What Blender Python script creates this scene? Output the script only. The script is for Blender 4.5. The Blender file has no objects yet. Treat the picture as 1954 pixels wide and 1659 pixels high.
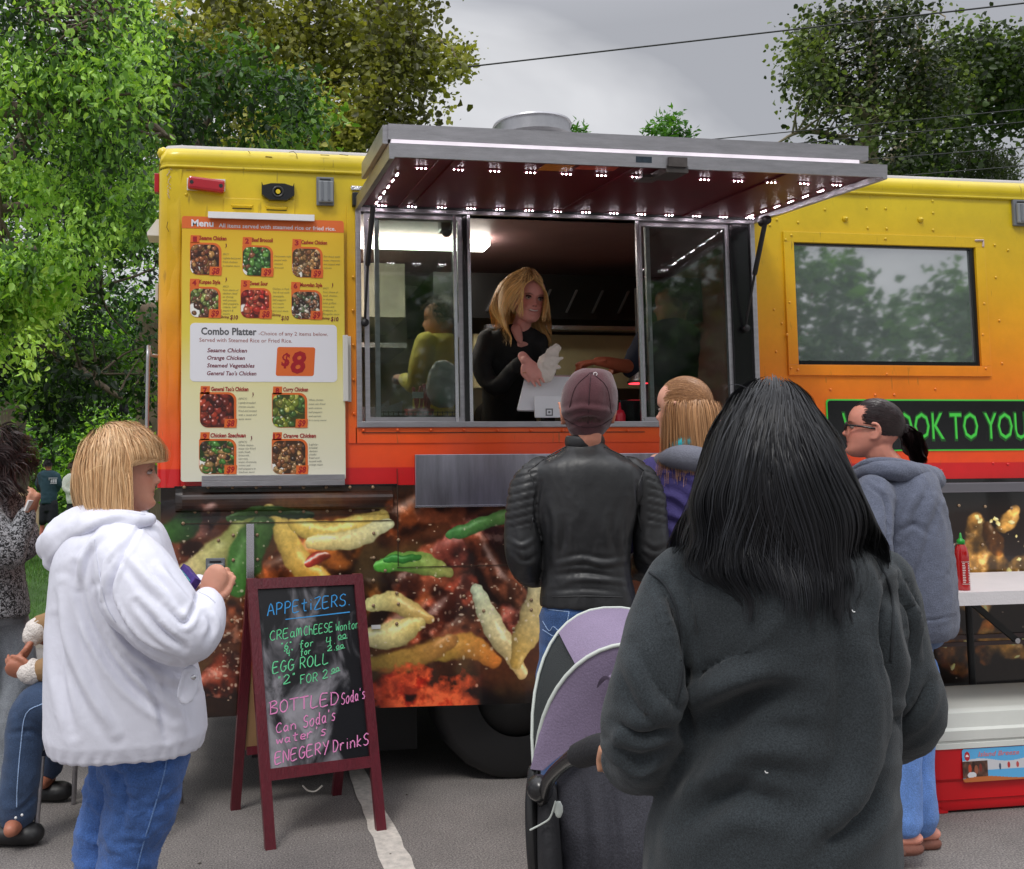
import bpy, bmesh, math, random
import numpy as np
from mathutils import Vector, Matrix, Euler
random.seed(7); rng = np.random.default_rng(7)
scn = bpy.context.scene
COL = scn.collection
# ------------------------------------------------------------------ camera
H, DIST = 1.42, 4.5
YAW, PITCH, ROLL = 9.05, 4.13, 0.62
F, CX, CY, PW, PH = 1870., 738., 785., 1954., 1659.
def _rx(a):
    c, s = math.cos(a), math.sin(a); return np.array([[1, 0, 0], [0, c, -s], [0, s, c]])
def _rz(a):
    c, s = math.cos(a), math.sin(a); return np.array([[c, -s, 0], [s, c, 0], [0, 0, 1.]])
RC = _rz(math.radians(-YAW)) @ _rx(math.radians(90 + PITCH)) @ _rz(math.radians(-ROLL))
CP = np.array([0, -DIST, H])
cam_d = bpy.data.cameras.new('camera'); cam = bpy.data.objects.new('camera', cam_d); COL.objects.link(cam)
cam.matrix_world = Matrix.Translation(Vector(CP)) @ Matrix(RC.tolist()).to_4x4()
cam_d.sensor_fit = 'HORIZONTAL'; cam_d.sensor_width = 36
cam_d.lens = 36 * F / PW
cam_d.shift_x = (PW / 2 - CX) / PW
cam_d.shift_y = -(PH / 2 - CY) / PW
cam_d.clip_start = 0.05; cam_d.clip_end = 2000
scn.camera = cam
# ------------------------------------------------------------------ light
scn.view_settings.view_transform = 'Standard'; scn.view_settings.look = 'None'
scn.view_settings.gamma = 1.0; scn.view_settings.use_curve_mapping = False
scn.view_settings.exposure = 0.0
SUN_EL, SUN_ROT = math.radians(58), math.radians(215)
world = bpy.data.worlds.new('World'); scn.world = world; world.use_nodes = True
def build_world():
    nt = world.node_tree; nt.nodes.clear(); N = nt.nodes.new; L = nt.links.new
    out = N('ShaderNodeOutputWorld'); bg = N('ShaderNodeBackground'); bg.inputs['Strength'].default_value = 0.1
    sky = N('ShaderNodeTexSky'); sky.sky_type = 'NISHITA'; sky.sun_disc = False
    sky.sun_elevation = SUN_EL; sky.sun_rotation = SUN_ROT; sky.dust_density = 3
    tc = N('ShaderNodeTexCoord'); sp = N('ShaderNodeSeparateXYZ'); L(tc.outputs['Generated'], sp.inputs[0])
    zc = N('ShaderNodeMath'); zc.operation = 'MAXIMUM'; zc.inputs[1].default_value = 0.0; L(sp.outputs['Z'], zc.inputs[0])
    za = N('ShaderNodeMath'); za.operation = 'ADD'; za.inputs[1].default_value = 0.22; L(zc.outputs[0], za.inputs[0])
    dv = N('ShaderNodeVectorMath'); dv.operation = 'DIVIDE'; L(tc.outputs['Generated'], dv.inputs[0])
    cb = N('ShaderNodeCombineXYZ'); [L(za.outputs[0], cb.inputs[i]) for i in range(3)]; L(cb.outputs[0], dv.inputs[1])
    mp = N('ShaderNodeMapping'); mp.inputs['Scale'].default_value = (0.55, 1.0, 0.6); mp.inputs['Location'].default_value = (3.1, 1.7, 0)
    L(dv.outputs[0], mp.inputs[0])
    n1 = N('ShaderNodeTexNoise'); n1.inputs['Scale'].default_value = 1.9; n1.inputs['Detail'].default_value = 5; n1.inputs['Roughness'].default_value = .5; n1.inputs['Distortion'].default_value = .35
    L(mp.outputs[0], n1.inputs['Vector'])
    cr = N('ShaderNodeValToRGB'); e = cr.color_ramp.elements
    e[0].position = .40; e[0].color = (4.3, 4.4, 4.75, 1); e[1].position = .60; e[1].color = (7.6, 7.65, 7.9, 1)
    L(n1.outputs['Fac'], cr.inputs[0])
    # overcast sky: brighter towards the zenith
    zm = N('ShaderNodeMapRange'); zm.inputs['From Min'].default_value = 0.42; zm.inputs['From Max'].default_value = 1.0
    zm.inputs['To Min'].default_value = 1.0; zm.inputs['To Max'].default_value = 3.6; L(zc.outputs[0], zm.inputs['Value'])
    hz = N('ShaderNodeMapRange'); hz.inputs['From Min'].default_value = 0.0; hz.inputs['From Max'].default_value = .3; hz.interpolation_type = 'SMOOTHSTEP'
    hz.inputs['To Min'].default_value = .6; hz.inputs['To Max'].default_value = 0; L(zc.outputs[0], hz.inputs['Value'])
    mh = N('ShaderNodeMix'); mh.data_type = 'RGBA'; L(hz.outputs[0], mh.inputs[0]); L(cr.outputs[0], mh.inputs[6]); mh.inputs[7].default_value = (7.9, 7.9, 8.05, 1)
    vm = N('ShaderNodeVectorMath'); vm.operation = 'SCALE'; L(mh.outputs[2], vm.inputs[0]); L(zm.outputs[0], vm.inputs['Scale'])
    mx = N('ShaderNodeMix'); mx.data_type = 'RGBA'; mx.inputs[0].default_value = .94
    L(sky.outputs[0], mx.inputs[6]); L(vm.outputs[0], mx.inputs[7])
    L(mx.outputs[2], bg.inputs[0]); L(bg.outputs[0], out.inputs[0])
build_world()
sd = bpy.data.lights.new('sun', 'SUN'); sd.energy = 1.4; sd.angle = math.radians(14); sd.color = (1, .97, .92)
so = bpy.data.objects.new('sun', sd); COL.objects.link(so)
so.rotation_euler = Euler((math.radians(35), 0, math.radians(-35)))
# ------------------------------------------------------------------ pixel helpers
def ray(u, v): return RC @ np.array([(u - CX) / F, -(v - CY) / F, -1.])
def on_y(u, v, y=0.0):
    d = ray(u, v); return CP + d * (y - CP[1]) / d[1]
def on_z(u, v, z=0.0):
    d = ray(u, v); return CP + d * (z - CP[2]) / d[2]
def W(u, v, d): return CP + ray(u, v) * d
def proj(p):
    q = (np.asarray(p, float) - CP) @ RC
    return CX + F * q[..., 0] / -q[..., 2], CY - F * q[..., 1] / -q[..., 2], -q[..., 2]
RH = np.array([math.cos(math.radians(YAW)), -math.sin(math.radians(YAW)), 0])
FH = np.array([math.sin(math.radians(YAW)), math.cos(math.radians(YAW)), 0])
UP = np.array([0, 0, 1.])
# ------------------------------------------------------------------ noise
def _h(ix, iy, iz, s=0):
    n = (ix * 374761393 + iy * 668265263 + iz * 2147483647 // 7 + s * 1274126177) & 0xffffffff
    n = ((n ^ (n >> 13)) * 1274126177) & 0xffffffff
    n = (n ^ (n >> 16)) & 0xffffff
    return n / float(0xffffff)
def vnoise(p, s=0):
    p = np.asarray(p, float); i = np.floor(p).astype(np.int64); f = p - i; f = f * f * (3 - 2 * f)
    r = 0
    for dx in (0, 1):
        wx = f[..., 0] if dx else 1 - f[..., 0]
        for dy in (0, 1):
            wy = f[..., 1] if dy else 1 - f[..., 1]
            for dz in (0, 1):
                wz = f[..., 2] if dz else 1 - f[..., 2]
                r = r + wx * wy * wz * _h(i[..., 0] + dx, i[..., 1] + dy, i[..., 2] + dz, s)
    return r
def fbm(p, o=4, s=0):
    a, t, r = .5, 0, 0
    p = np.asarray(p, float)
    for k in range(o):
        r = r + a * vnoise(p, s + k); t += a; a *= .5; p = p * 2.03 + 7.1
    return r / t
# ------------------------------------------------------------------ materials
def lin(c):
    c = np.array(c[:3], float) / 255.
    return tuple(np.where(c <= .04045, c / 12.92, ((c + .055) / 1.055) ** 2.4).tolist()) + (1.,)
MATS = {}
def mat(name, col=(.5, .5, .5, 1), rough=.6, metal=0, spec=.5, bump=0, bscale=40, var=0, vscale=6, coat=0, emit=None, estr=0, detail=4, attr=None, stretch=(1, 1, 1), sheen=0, grain=0, gscale=330):
    if name in MATS: return MATS[name]
    m = bpy.data.materials.new(name); m.use_nodes = True; nt = m.node_tree; N = nt.nodes.new; L = nt.links.new
    b = nt.nodes['Principled BSDF']; MATS[name] = m
    if len(col) == 3: col = tuple(col) + (1,)
    b.inputs['Base Color'].default_value = col; b.inputs['Roughness'].default_value = rough; b.inputs['Metallic'].default_value = metal
    b.inputs['Specular IOR Level'].default_value = spec; b.inputs['Coat Weight'].default_value = coat; b.inputs['Coat Roughness'].default_value = .08
    if sheen: b.inputs['Sheen Weight'].default_value = sheen
    if emit is not None: b.inputs['Emission Color'].default_value = emit; b.inputs['Emission Strength'].default_value = estr
    tc = N('ShaderNodeTexCoord'); mp = N('ShaderNodeMapping'); mp.inputs['Scale'].default_value = stretch; L(tc.outputs['Object'], mp.inputs[0])
    src = None
    if attr:
        a = N('ShaderNodeAttribute'); a.attribute_name = attr; src = a.outputs['Color']
    if var:
        n = N('ShaderNodeTexNoise'); n.inputs['Scale'].default_value = vscale; n.inputs['Detail'].default_value = 6; n.inputs['Roughness'].default_value = .65; L(mp.outputs[0], n.inputs['Vector'])
        r = N('ShaderNodeMapRange'); r.inputs['From Min'].default_value = .25; r.inputs['From Max'].default_value = .75
        r.inputs['To Min'].default_value = 1 - var; r.inputs['To Max'].default_value = 1 + var; L(n.outputs['Fac'], r.inputs[0])
        s = N('ShaderNodeVectorMath'); s.operation = 'SCALE'; L(r.outputs[0], s.inputs['Scale'])
        if src: L(src, s.inputs[0])
        else: s.inputs[0].default_value = col[:3]
        src = s.outputs[0]
    if grain:
        n = N('ShaderNodeTexNoise'); n.inputs['Scale'].default_value = gscale; n.inputs['Detail'].default_value = 2; L(tc.outputs['Object'], n.inputs['Vector'])
        r = N('ShaderNodeMapRange'); r.inputs['From Min'].default_value = .3; r.inputs['From Max'].default_value = .7; r.inputs['To Min'].default_value = 1 - grain; r.inputs['To Max'].default_value = 1 + grain; L(n.outputs['Fac'], r.inputs[0])
        s = N('ShaderNodeVectorMath'); s.operation = 'SCALE'; L(r.outputs[0], s.inputs['Scale'])
        if src: L(src, s.inputs[0])
        else: s.inputs[0].default_value = col[:3]
        src = s.outputs[0]
    if src: L(src, b.inputs['Base Color'])
    if bump:
        n = N('ShaderNodeTexNoise'); n.inputs['Scale'].default_value = bscale; n.inputs['Detail'].default_value = detail; L(mp.outputs[0], n.inputs['Vector'])
        bp = N('ShaderNodeBump'); bp.inputs['Strength'].default_value = bump; bp.inputs['Distance'].default_value = .01; L(n.outputs['Fac'], bp.inputs['Height']); L(bp.outputs[0], b.inputs['Normal'])
    return m
# ------------------------------------------------------------------ meshes
def mk(name, V, Fc, m=None, parent=None, smooth=False, cols=None, uv=None, kind=None, mi=None):
    V = np.asarray(V, float).reshape(-1, 3)
    me = bpy.data.meshes.new(name)
    if isinstance(Fc, np.ndarray):
        k = Fc.shape[1]; me.vertices.add(len(V)); me.vertices.foreach_set('co', V.astype(np.float32).ravel())
        me.loops.add(Fc.size); me.loops.foreach_set('vertex_index', Fc.astype(np.int32).ravel())
        me.polygons.add(len(Fc)); me.polygons.foreach_set('loop_start', np.arange(0, Fc.size, k, dtype=np.int32))
        me.polygons.foreach_set('loop_total', np.full(len(Fc), k, dtype=np.int32)); me.update(calc_edges=True)
    else:
        me.from_pydata(V.tolist(), [], [list(map(int, f)) for f in Fc]); me.update()
    if smooth: me.polygons.foreach_set('use_smooth', np.ones(len(me.polygons), dtype=bool))
    if m is not None:
        for x in (m if isinstance(m, (list, tuple)) else [m]): me.materials.append(x)
    if mi is not None: me.polygons.foreach_set('material_index', np.asarray(mi, dtype=np.int32))
    if cols is not None:
        a = me.color_attributes.new('Col', 'FLOAT_COLOR', 'POINT'); c = np.ones((len(V), 4), np.float32); c[:, :3] = cols; a.data.foreach_set('color', c.ravel())
    if uv is not None:
        ul = me.uv_layers.new(name='UVMap'); li = np.zeros(len(me.loops), dtype=np.int32); me.loops.foreach_get('vertex_index', li)
        ul.data.foreach_set('uv', np.asarray(uv, np.float32)[li].ravel())
    return link(name, me, parent, kind)
def link(name, me, parent=None, kind=None):
    o = bpy.data.objects.new(name, me); COL.objects.link(o)
    if parent is not None:
        o.parent = parent
        if parent.parent is None and parent.type == 'EMPTY': o.matrix_parent_inverse = Matrix.Translation(-parent.location)
    if kind: o['kind'] = kind
    return o
def thing(name, label, cat, loc=(0, 0, 0), group=None):
    o = bpy.data.objects.new(name, None); COL.objects.link(o); o.location = Vector([float(x) for x in loc]); o.empty_display_size = .1
    o['label'] = label; o['category'] = cat
    if group: o['group'] = group
    return o
def tag(o, label, cat, group=None):
    o['label'] = label; o['category'] = cat
    if group: o['group'] = group
    return o
class MB:
    def __init__(s): s.V = []; s.F = []; s.M = []; s.n = 0
    def add(s, V, Fc, mi=0):
        V = np.asarray(V, float); s.V.append(V)
        for f in Fc: s.F.append([int(i) + s.n for i in f]); s.M.append(mi)
        s.n += len(V); return s
    def box(s, a, b, mi=0, bev=0):
        x0, y0, z0 = np.minimum(a, b); x1, y1, z1 = np.maximum(a, b)
        if bev:
            bm = bmesh.new(); bmesh.ops.create_cube(bm, size=1)
            for v in bm.verts: v.co = Vector(((x0 + x1) / 2 + v.co.x * (x1 - x0), (y0 + y1) / 2 + v.co.y * (y1 - y0), (z0 + z1) / 2 + v.co.z * (z1 - z0)))
            bmesh.ops.bevel(bm, geom=bm.edges[:], offset=bev, segments=2, affect='EDGES', profile=.6)
            bm.verts.index_update(); s.add([v.co[:] for v in bm.verts], [[v.index for v in f.verts] for f in bm.faces], mi); bm.free(); return s
        V = [(x, y, z) for x in (x0, x1) for y in (y0, y1) for z in (z0, z1)]
        return s.add(V, [(0, 1, 3, 2), (4, 6, 7, 5), (0, 4, 5, 1), (2, 3, 7, 6), (0, 2, 6, 4), (1, 5, 7, 3)], mi)
    def bar(s, p, q, w, t, up=(0, 0, 1), mi=0):
        p, q = np.array(p, float), np.array(q, float); d = q - p; d /= np.linalg.norm(d)
        a = np.cross(d, up); a /= np.linalg.norm(a); b = np.cross(a, d)
        V = [c + a * sx * w / 2 + b * sy * t / 2 for c in (p, q) for sx, sy in ((-1, -1), (1, -1), (1, 1), (-1, 1))]
        return s.add(V, [(0, 3, 2, 1), (4, 5, 6, 7), (0, 1, 5, 4), (1, 2, 6, 5), (2, 3, 7, 6), (3, 0, 4, 7)], mi)
    def tube(s, P, R, seg=10, mi=0, sub=0):
        V, Fc = tube(P, R, seg, sub); return s.add(V, Fc, mi)
    def prism(s, pts, axis, a, b, mi=0):
        # pts 2D polygon in the two other axes; axis 1 -> (x,z) extruded along y
        n = len(pts); V = []
        for t in (a, b):
            for p in pts:
                V.append((t, p[0], p[1]) if axis == 0 else (p[0], t, p[1]) if axis == 1 else (p[0], p[1], t))
        return s.add(V, [list(range(n)), list(range(2 * n - 1, n - 1, -1))] + [(i, i + n, (i + 1) % n + n, (i + 1) % n) for i in range(n)], mi)
    def lathe(s, prof, c, seg=20, mi=0, ax=2):
        V = []; n = len(prof)
        for r, z in prof:
            for k in range(seg):
                a = 2 * math.pi * k / seg
                p = [r * math.cos(a), r * math.sin(a), z]
                if ax == 1: p = [p[0], p[2], p[1]]
                V.append(np.array(c) + p)
        Fc = [(i * seg + k, i * seg + (k + 1) % seg, (i + 1) * seg + (k + 1) % seg, (i + 1) * seg + k) for i in range(n - 1) for k in range(seg)]
        Fc += [list(range(seg))[::-1], list(range((n - 1) * seg, n * seg))]
        return s.add(V, Fc, mi)
    def build(s, name, m, parent=None, smooth=False, kind=None, auto=None):
        V = np.concatenate(s.V); o = mk(name, V, s.F, m, parent, smooth, kind=kind, mi=s.M if isinstance(m, (list, tuple)) else None)
        bm = bmesh.new(); bm.from_mesh(o.data); bmesh.ops.recalc_face_normals(bm, faces=bm.faces); bm.to_mesh(o.data); bm.free()
        if auto: o.data.set_sharp_from_angle(angle=math.radians(auto))
        return o
def catmull(P, sub):
    P = np.asarray(P, float)
    if sub <= 1 or len(P) < 3: 
        if sub <= 1: return P
    Q = np.vstack([2 * P[0] - P[1], P, 2 * P[-1] - P[-2]]); o = []
    for i in range(1, len(Q) - 2):
        for k in range(sub):
            t = k / sub; a, b, c, d = Q[i - 1], Q[i], Q[i + 1], Q[i + 2]
            o.append(.5 * (2 * b + (c - a) * t + (2 * a - 5 * b + 4 * c - d) * t * t + (3 * b - a - 3 * c + d) * t ** 3))
    o.append(P[-1]); return np.array(o)
def tube(P, R, seg=10, sub=0, flat=1., fax=None, caps=True):
    P = np.asarray(P, float); R = np.full(len(P), R) if np.isscalar(R) else np.asarray(R, float)
    if sub > 1:
        Q = catmull(np.hstack([P, R[:, None]]), sub); P, R = Q[:, :3], np.maximum(Q[:, 3], 1e-4)
    if caps:   # rounded ends
        def cap(p, q, r):
            d = (p - q); d /= np.linalg.norm(d) + 1e-9
            return [p + d * r * math.sin(a) for a in (1.5, 1.1, .6)], [r * math.cos(a) for a in (1.5, 1.1, .6)]
        a, ra = cap(P[0], P[1], R[0]); b, rb = cap(P[-1], P[-2], R[-1])
        P = np.vstack([a, P, b[::-1]]); R = np.concatenate([ra, R, rb[::-1]])
    T = np.gradient(P, axis=0); T /= np.linalg.norm(T, axis=1)[:, None] + 1e-12
    a = np.cross(T[0], (0, 0, 1.)) if fax is None else np.array(fax, float)
    if np.linalg.norm(a) < .1: a = np.array([1., 0, 0])
    V = []
    for i in range(len(P)):
        a = a - T[i] * (a @ T[i]); a /= np.linalg.norm(a); b = np.cross(T[i], a)
        for k in range(seg):
            t = 2 * math.pi * k / seg; V.append(P[i] + R[i] * (a * math.cos(t) + b * math.sin(t) * flat))
    n = len(P)
    Fc = [(i * seg + k, i * seg + (k + 1) % seg, (i + 1) * seg + (k + 1) % seg, (i + 1) * seg + k) for i in range(n - 1) for k in range(seg)]
    Fc += [list(range(seg))[::-1], list(range((n - 1) * seg, n * seg))]
    return np.array(V), Fc
def img(name, A):
    """A: HxWx3 array of sRGB 0..1, row 0 at the bottom"""
    h, w = A.shape[:2]; im = bpy.data.images.new(name, w, h); px = np.ones((h, w, 4), np.float32); px[..., :3] = np.clip(A, 0, 1)
    im.pixels.foreach_set(px.ravel()); im.update(); im.pack(); return im
def img_mat(name, im, rough=.4, spec=.5, coat=0, bump=0):
    m = bpy.data.materials.new(name); m.use_nodes = True; nt = m.node_tree; b = nt.nodes['Principled BSDF']
    t = nt.nodes.new('ShaderNodeTexImage'); t.image = im; t.extension = 'EXTEND'; u = nt.nodes.new('ShaderNodeUVMap'); u.uv_map = 'UVMap'
    nt.links.new(u.outputs[0], t.inputs[0]); nt.links.new(t.outputs[0], b.inputs['Base Color'])
    b.inputs['Roughness'].default_value = rough; b.inputs['Specular IOR Level'].default_value = spec; b.inputs['Coat Weight'].default_value = coat
    return m
def rrect(x0, z0, x1, z1, r, n=5, rs=None):
    rs = rs or (r, r, r, r); P = []
    for (cx, cz, a0), q in zip(((x1 - rs[0], z1 - rs[0], 0), (x0 + rs[1], z1 - rs[1], 90), (x0 + rs[2], z0 + rs[2], 180), (x1 - rs[3], z0 + rs[3], 270)), rs):
        for k in range(n + 1):
            a = math.radians(a0 + 90 * k / n); P.append((cx + q * math.cos(a), cz + q * math.sin(a)))
    return P
def text_mesh(s, bold=0.0, shear=0.0):
    cu = bpy.data.curves.new('t', 'FONT'); cu.body = s; cu.offset = bold; cu.shear = shear; cu.resolution_u = 2; cu.size = 1
    o = bpy.data.objects.new('t', cu); COL.objects.link(o)
    dg = bpy.context.evaluated_depsgraph_get(); me = bpy.data.meshes.new_from_object(o.evaluated_get(dg))
    V = np.array([v.co[:] for v in me.vertices]).reshape(-1, 3); Fc = [list(p.vertices) for p in me.polygons]
    bpy.data.objects.remove(o); bpy.data.meshes.remove(me); bpy.data.curves.remove(cu)
    return V, Fc
def text_xz(mb, s, x0, x1, z, cap, y, bold=.0, shear=0., mi=0):
    """flat lettering facing -y: fits width x0..x1, baseline z, capital height cap"""
    V, Fc = text_mesh(s, bold, shear)
    if len(V) == 0: return
    a, b = V[:, 0].min(), V[:, 0].max(); capn = .71
    x = x0 + (V[:, 0] - a) / (b - a) * (x1 - x0); zz = z + V[:, 1] / capn * cap
    mb.add(np.stack([x, np.full(len(V), y), zz], 1), Fc, mi)
# ------------------------------------------------------------------ organic meshes
def remesh(parts, voxel=.01, smooth=4, fac=.5):
    V = []; Fc = []; n = 0
    for v, f in parts:
        V.append(np.asarray(v)); Fc += [[i + n for i in q] for q in f]; n += len(v)
    me = bpy.data.meshes.new('tmp'); me.from_pydata(np.concatenate(V).tolist(), [], [list(map(int, f)) for f in Fc]); me.update()
    bm = bmesh.new(); bm.from_mesh(me); bmesh.ops.recalc_face_normals(bm, faces=bm.faces); bm.to_mesh(me); bm.free()
    o = bpy.data.objects.new('tmp', me); COL.objects.link(o)
    r = o.modifiers.new('r', 'REMESH'); r.mode = 'VOXEL'; r.voxel_size = voxel; r.use_smooth_shade = True
    if smooth: s = o.modifiers.new('s', 'SMOOTH'); s.factor = fac; s.iterations = smooth
    dg = bpy.context.evaluated_depsgraph_get(); m2 = bpy.data.meshes.new_from_object(o.evaluated_get(dg))
    bpy.data.objects.remove(o); bpy.data.meshes.remove(me)
    nv = len(m2.vertices); co = np.zeros(nv * 3, np.float32); m2.vertices.foreach_get('co', co)
    nf = len(m2.polygons); ls = np.zeros(len(m2.loops), np.int32); m2.loops.foreach_get('vertex_index', ls)
    bpy.data.meshes.remove(m2)
    return co.reshape(-1, 3).astype(float), ls.reshape(nf, 4)
def vnormals(V, Q):
    n = np.cross(V[Q[:, 2]] - V[Q[:, 0]], V[Q[:, 3]] - V[Q[:, 1]]); N = np.zeros_like(V)
    for k in range(4): np.add.at(N, Q[:, k], n)
    return N / (np.linalg.norm(N, axis=1)[:, None] + 1e-12)
def seg_dist(P, A):
    """distance of points P to polyline A and the running parameter along it"""
    best = np.full(len(P), 1e9); tt = np.zeros(len(P)); L = len(A) - 1
    for i in range(L):
        a, b = A[i], A[i + 1]; ab = b - a; t = np.clip((P - a) @ ab / (ab @ ab + 1e-12), 0, 1)
        d = np.linalg.norm(P - a - t[:, None] * ab, axis=1); m = d < best; best[m] = d[m]; tt[m] = (i + t[m]) / L
    return best, tt
def fold(V, N, folds):
    D = np.zeros(len(V))
    for pts, w, dep in folds:
        A = catmull(np.array(pts, float), 4); au, av, ad = proj(A); vu, vv, vd = proj(V); k = vd / F
        d, t = seg_dist(np.stack([vu, vv, vu * 0], 1), np.stack([au, av, au * 0], 1)); d = d * k; d[(N * (V - CP)).sum(1) > 0] = 9; d[np.abs(vd - ad.mean()) > .34] = 9
        env = np.sin(np.clip(t, .03, .97) * math.pi) ** .6
        x = d / w; D += dep * env * (np.exp(-x * x) - .55 * np.exp(-((x - 1.6) / .8) ** 2))
    return V + N * D[:, None]
def crumple(V, N, amp, sc, stretch=(1, 1, 1), s=0, ridged=True, mask=None, rot=0):
    x, y, z = V @ RH, V @ FH, V[:, 2]; c_, s_ = math.cos(math.radians(rot - 90)), math.sin(math.radians(rot - 90))
    if rot: x, z = x * c_ + z * s_, -x * s_ + z * c_   # after turning, z runs along the folds
    p = np.stack([x, y, z], 1) * np.array(stretch) * sc
    q = p + 1.4 * np.stack([fbm(p * .6 + 3, 2, s + 20), fbm(p * .6 + 9, 2, s + 21), fbm(p * .6 + 17, 2, s + 22)], 1)
    n = fbm(q, 3, s)
    h = (1 - (np.abs(n * 2 - 1) * 3) ** .8) if ridged else (n - .5) * 2
    h = h * amp
    if mask is not None: h = h * mask
    return V + N * h[:, None]
def ring_loft(rows, n=2.5, seg=36, sub=4):
    """rows: (centre3, half_right, half_fwd) -> closed surface"""
    A = np.array([[*r[0], r[1], r[2]] for r in rows], float)
    A = catmull(A, sub); V = []
    t = np.linspace(0, 2 * math.pi, seg, endpoint=False); c, s_ = np.cos(t), np.sin(t)
    cx = np.sign(c) * np.abs(c) ** (2 / n); sx = np.sign(s_) * np.abs(s_) ** (2 / n)
    for r in A:
        fd = (r[:3] - CP) * (1, 1, 0); fd /= np.linalg.norm(fd); rd = np.array([fd[1], -fd[0], 0])   # width square to the line of sight
        V.append(r[:3] + np.outer(cx * max(r[3], .003), rd) + np.outer(sx * max(r[4], .003), fd))
    V = np.concatenate(V); m = len(A)
    Fc = [(i * seg + k, i * seg + (k + 1) % seg, (i + 1) * seg + (k + 1) % seg, (i + 1) * seg + k) for i in range(m - 1) for k in range(seg)]
    Fc += [list(range(seg))[::-1], list(range((m - 1) * seg, m * seg))]
    return V, Fc
def rows_px(rows, d, **k):
    """rows: (v, uL, uR, halfdepth[, depth offset]) outlines at distance d"""
    o = []
    for r in rows:
        dd = d + (r[4] if len(r) > 4 else 0)
        uc = (r[1] + r[2]) / 2; o.append((W(uc, r[0], dd), (r[2] - r[1]) / 2 / F * dd * math.cos(math.atan((uc - CX) / F)), r[3]))
    return ring_loft(o, **k)
def tpx(pts, seg=16, sub=5, flat=1., fax=None):
    return tube([W(p[0], p[1], p[2]) for p in pts], [p[3] for p in pts], seg, sub, flat, fax)
def drape(o, pts, r, name, m, par, sub=4, kind=None):
    """a thin cord (seam, stitching) lying on the surface of o"""
    from mathutils.bvhtree import BVHTree
    t = BVHTree.FromPolygons([v.co[:] for v in o.data.vertices], [p.vertices[:] for p in o.data.polygons]); P = []
    for (u, v, _) in catmull(np.array([(a, b, 0) for a, b in pts], float), sub):
        d = ray(u, v); d = d / np.linalg.norm(d); h = t.ray_cast(Vector(CP), Vector(d))
        if h[0] is not None: P.append(np.array(h[0]) + np.array(h[1]) * r * .25)
    if len(P) > 1: V, Fc = tube(P, r, 6); return mk(name, V, Fc, m, par, True, kind=kind)
def ball(c, r, seg=16):
    c = np.array(c, float); r = np.array([r] * 3 if np.isscalar(r) else r, float); V = []; n = seg // 2 + 1
    for i in range(n):
        a = math.pi * i / (n - 1)
        for k in range(seg):
            t = 2 * math.pi * k / seg; V.append(c + r * (math.sin(max(a, .02) if i == 0 else min(a, math.pi - .02) if i == n - 1 else a) * math.cos(t), math.sin(max(a, .02) if i == 0 else min(a, math.pi - .02) if i == n - 1 else a) * math.sin(t), math.cos(a)))
    Fc = [(i * seg + k, i * seg + (k + 1) % seg, (i + 1) * seg + (k + 1) % seg, (i + 1) * seg + k) for i in range(n - 1) for k in range(seg)]
    Fc += [list(range(seg))[::-1], list(range((n - 1) * seg, n * seg))]
    return np.array(V), Fc
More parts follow.
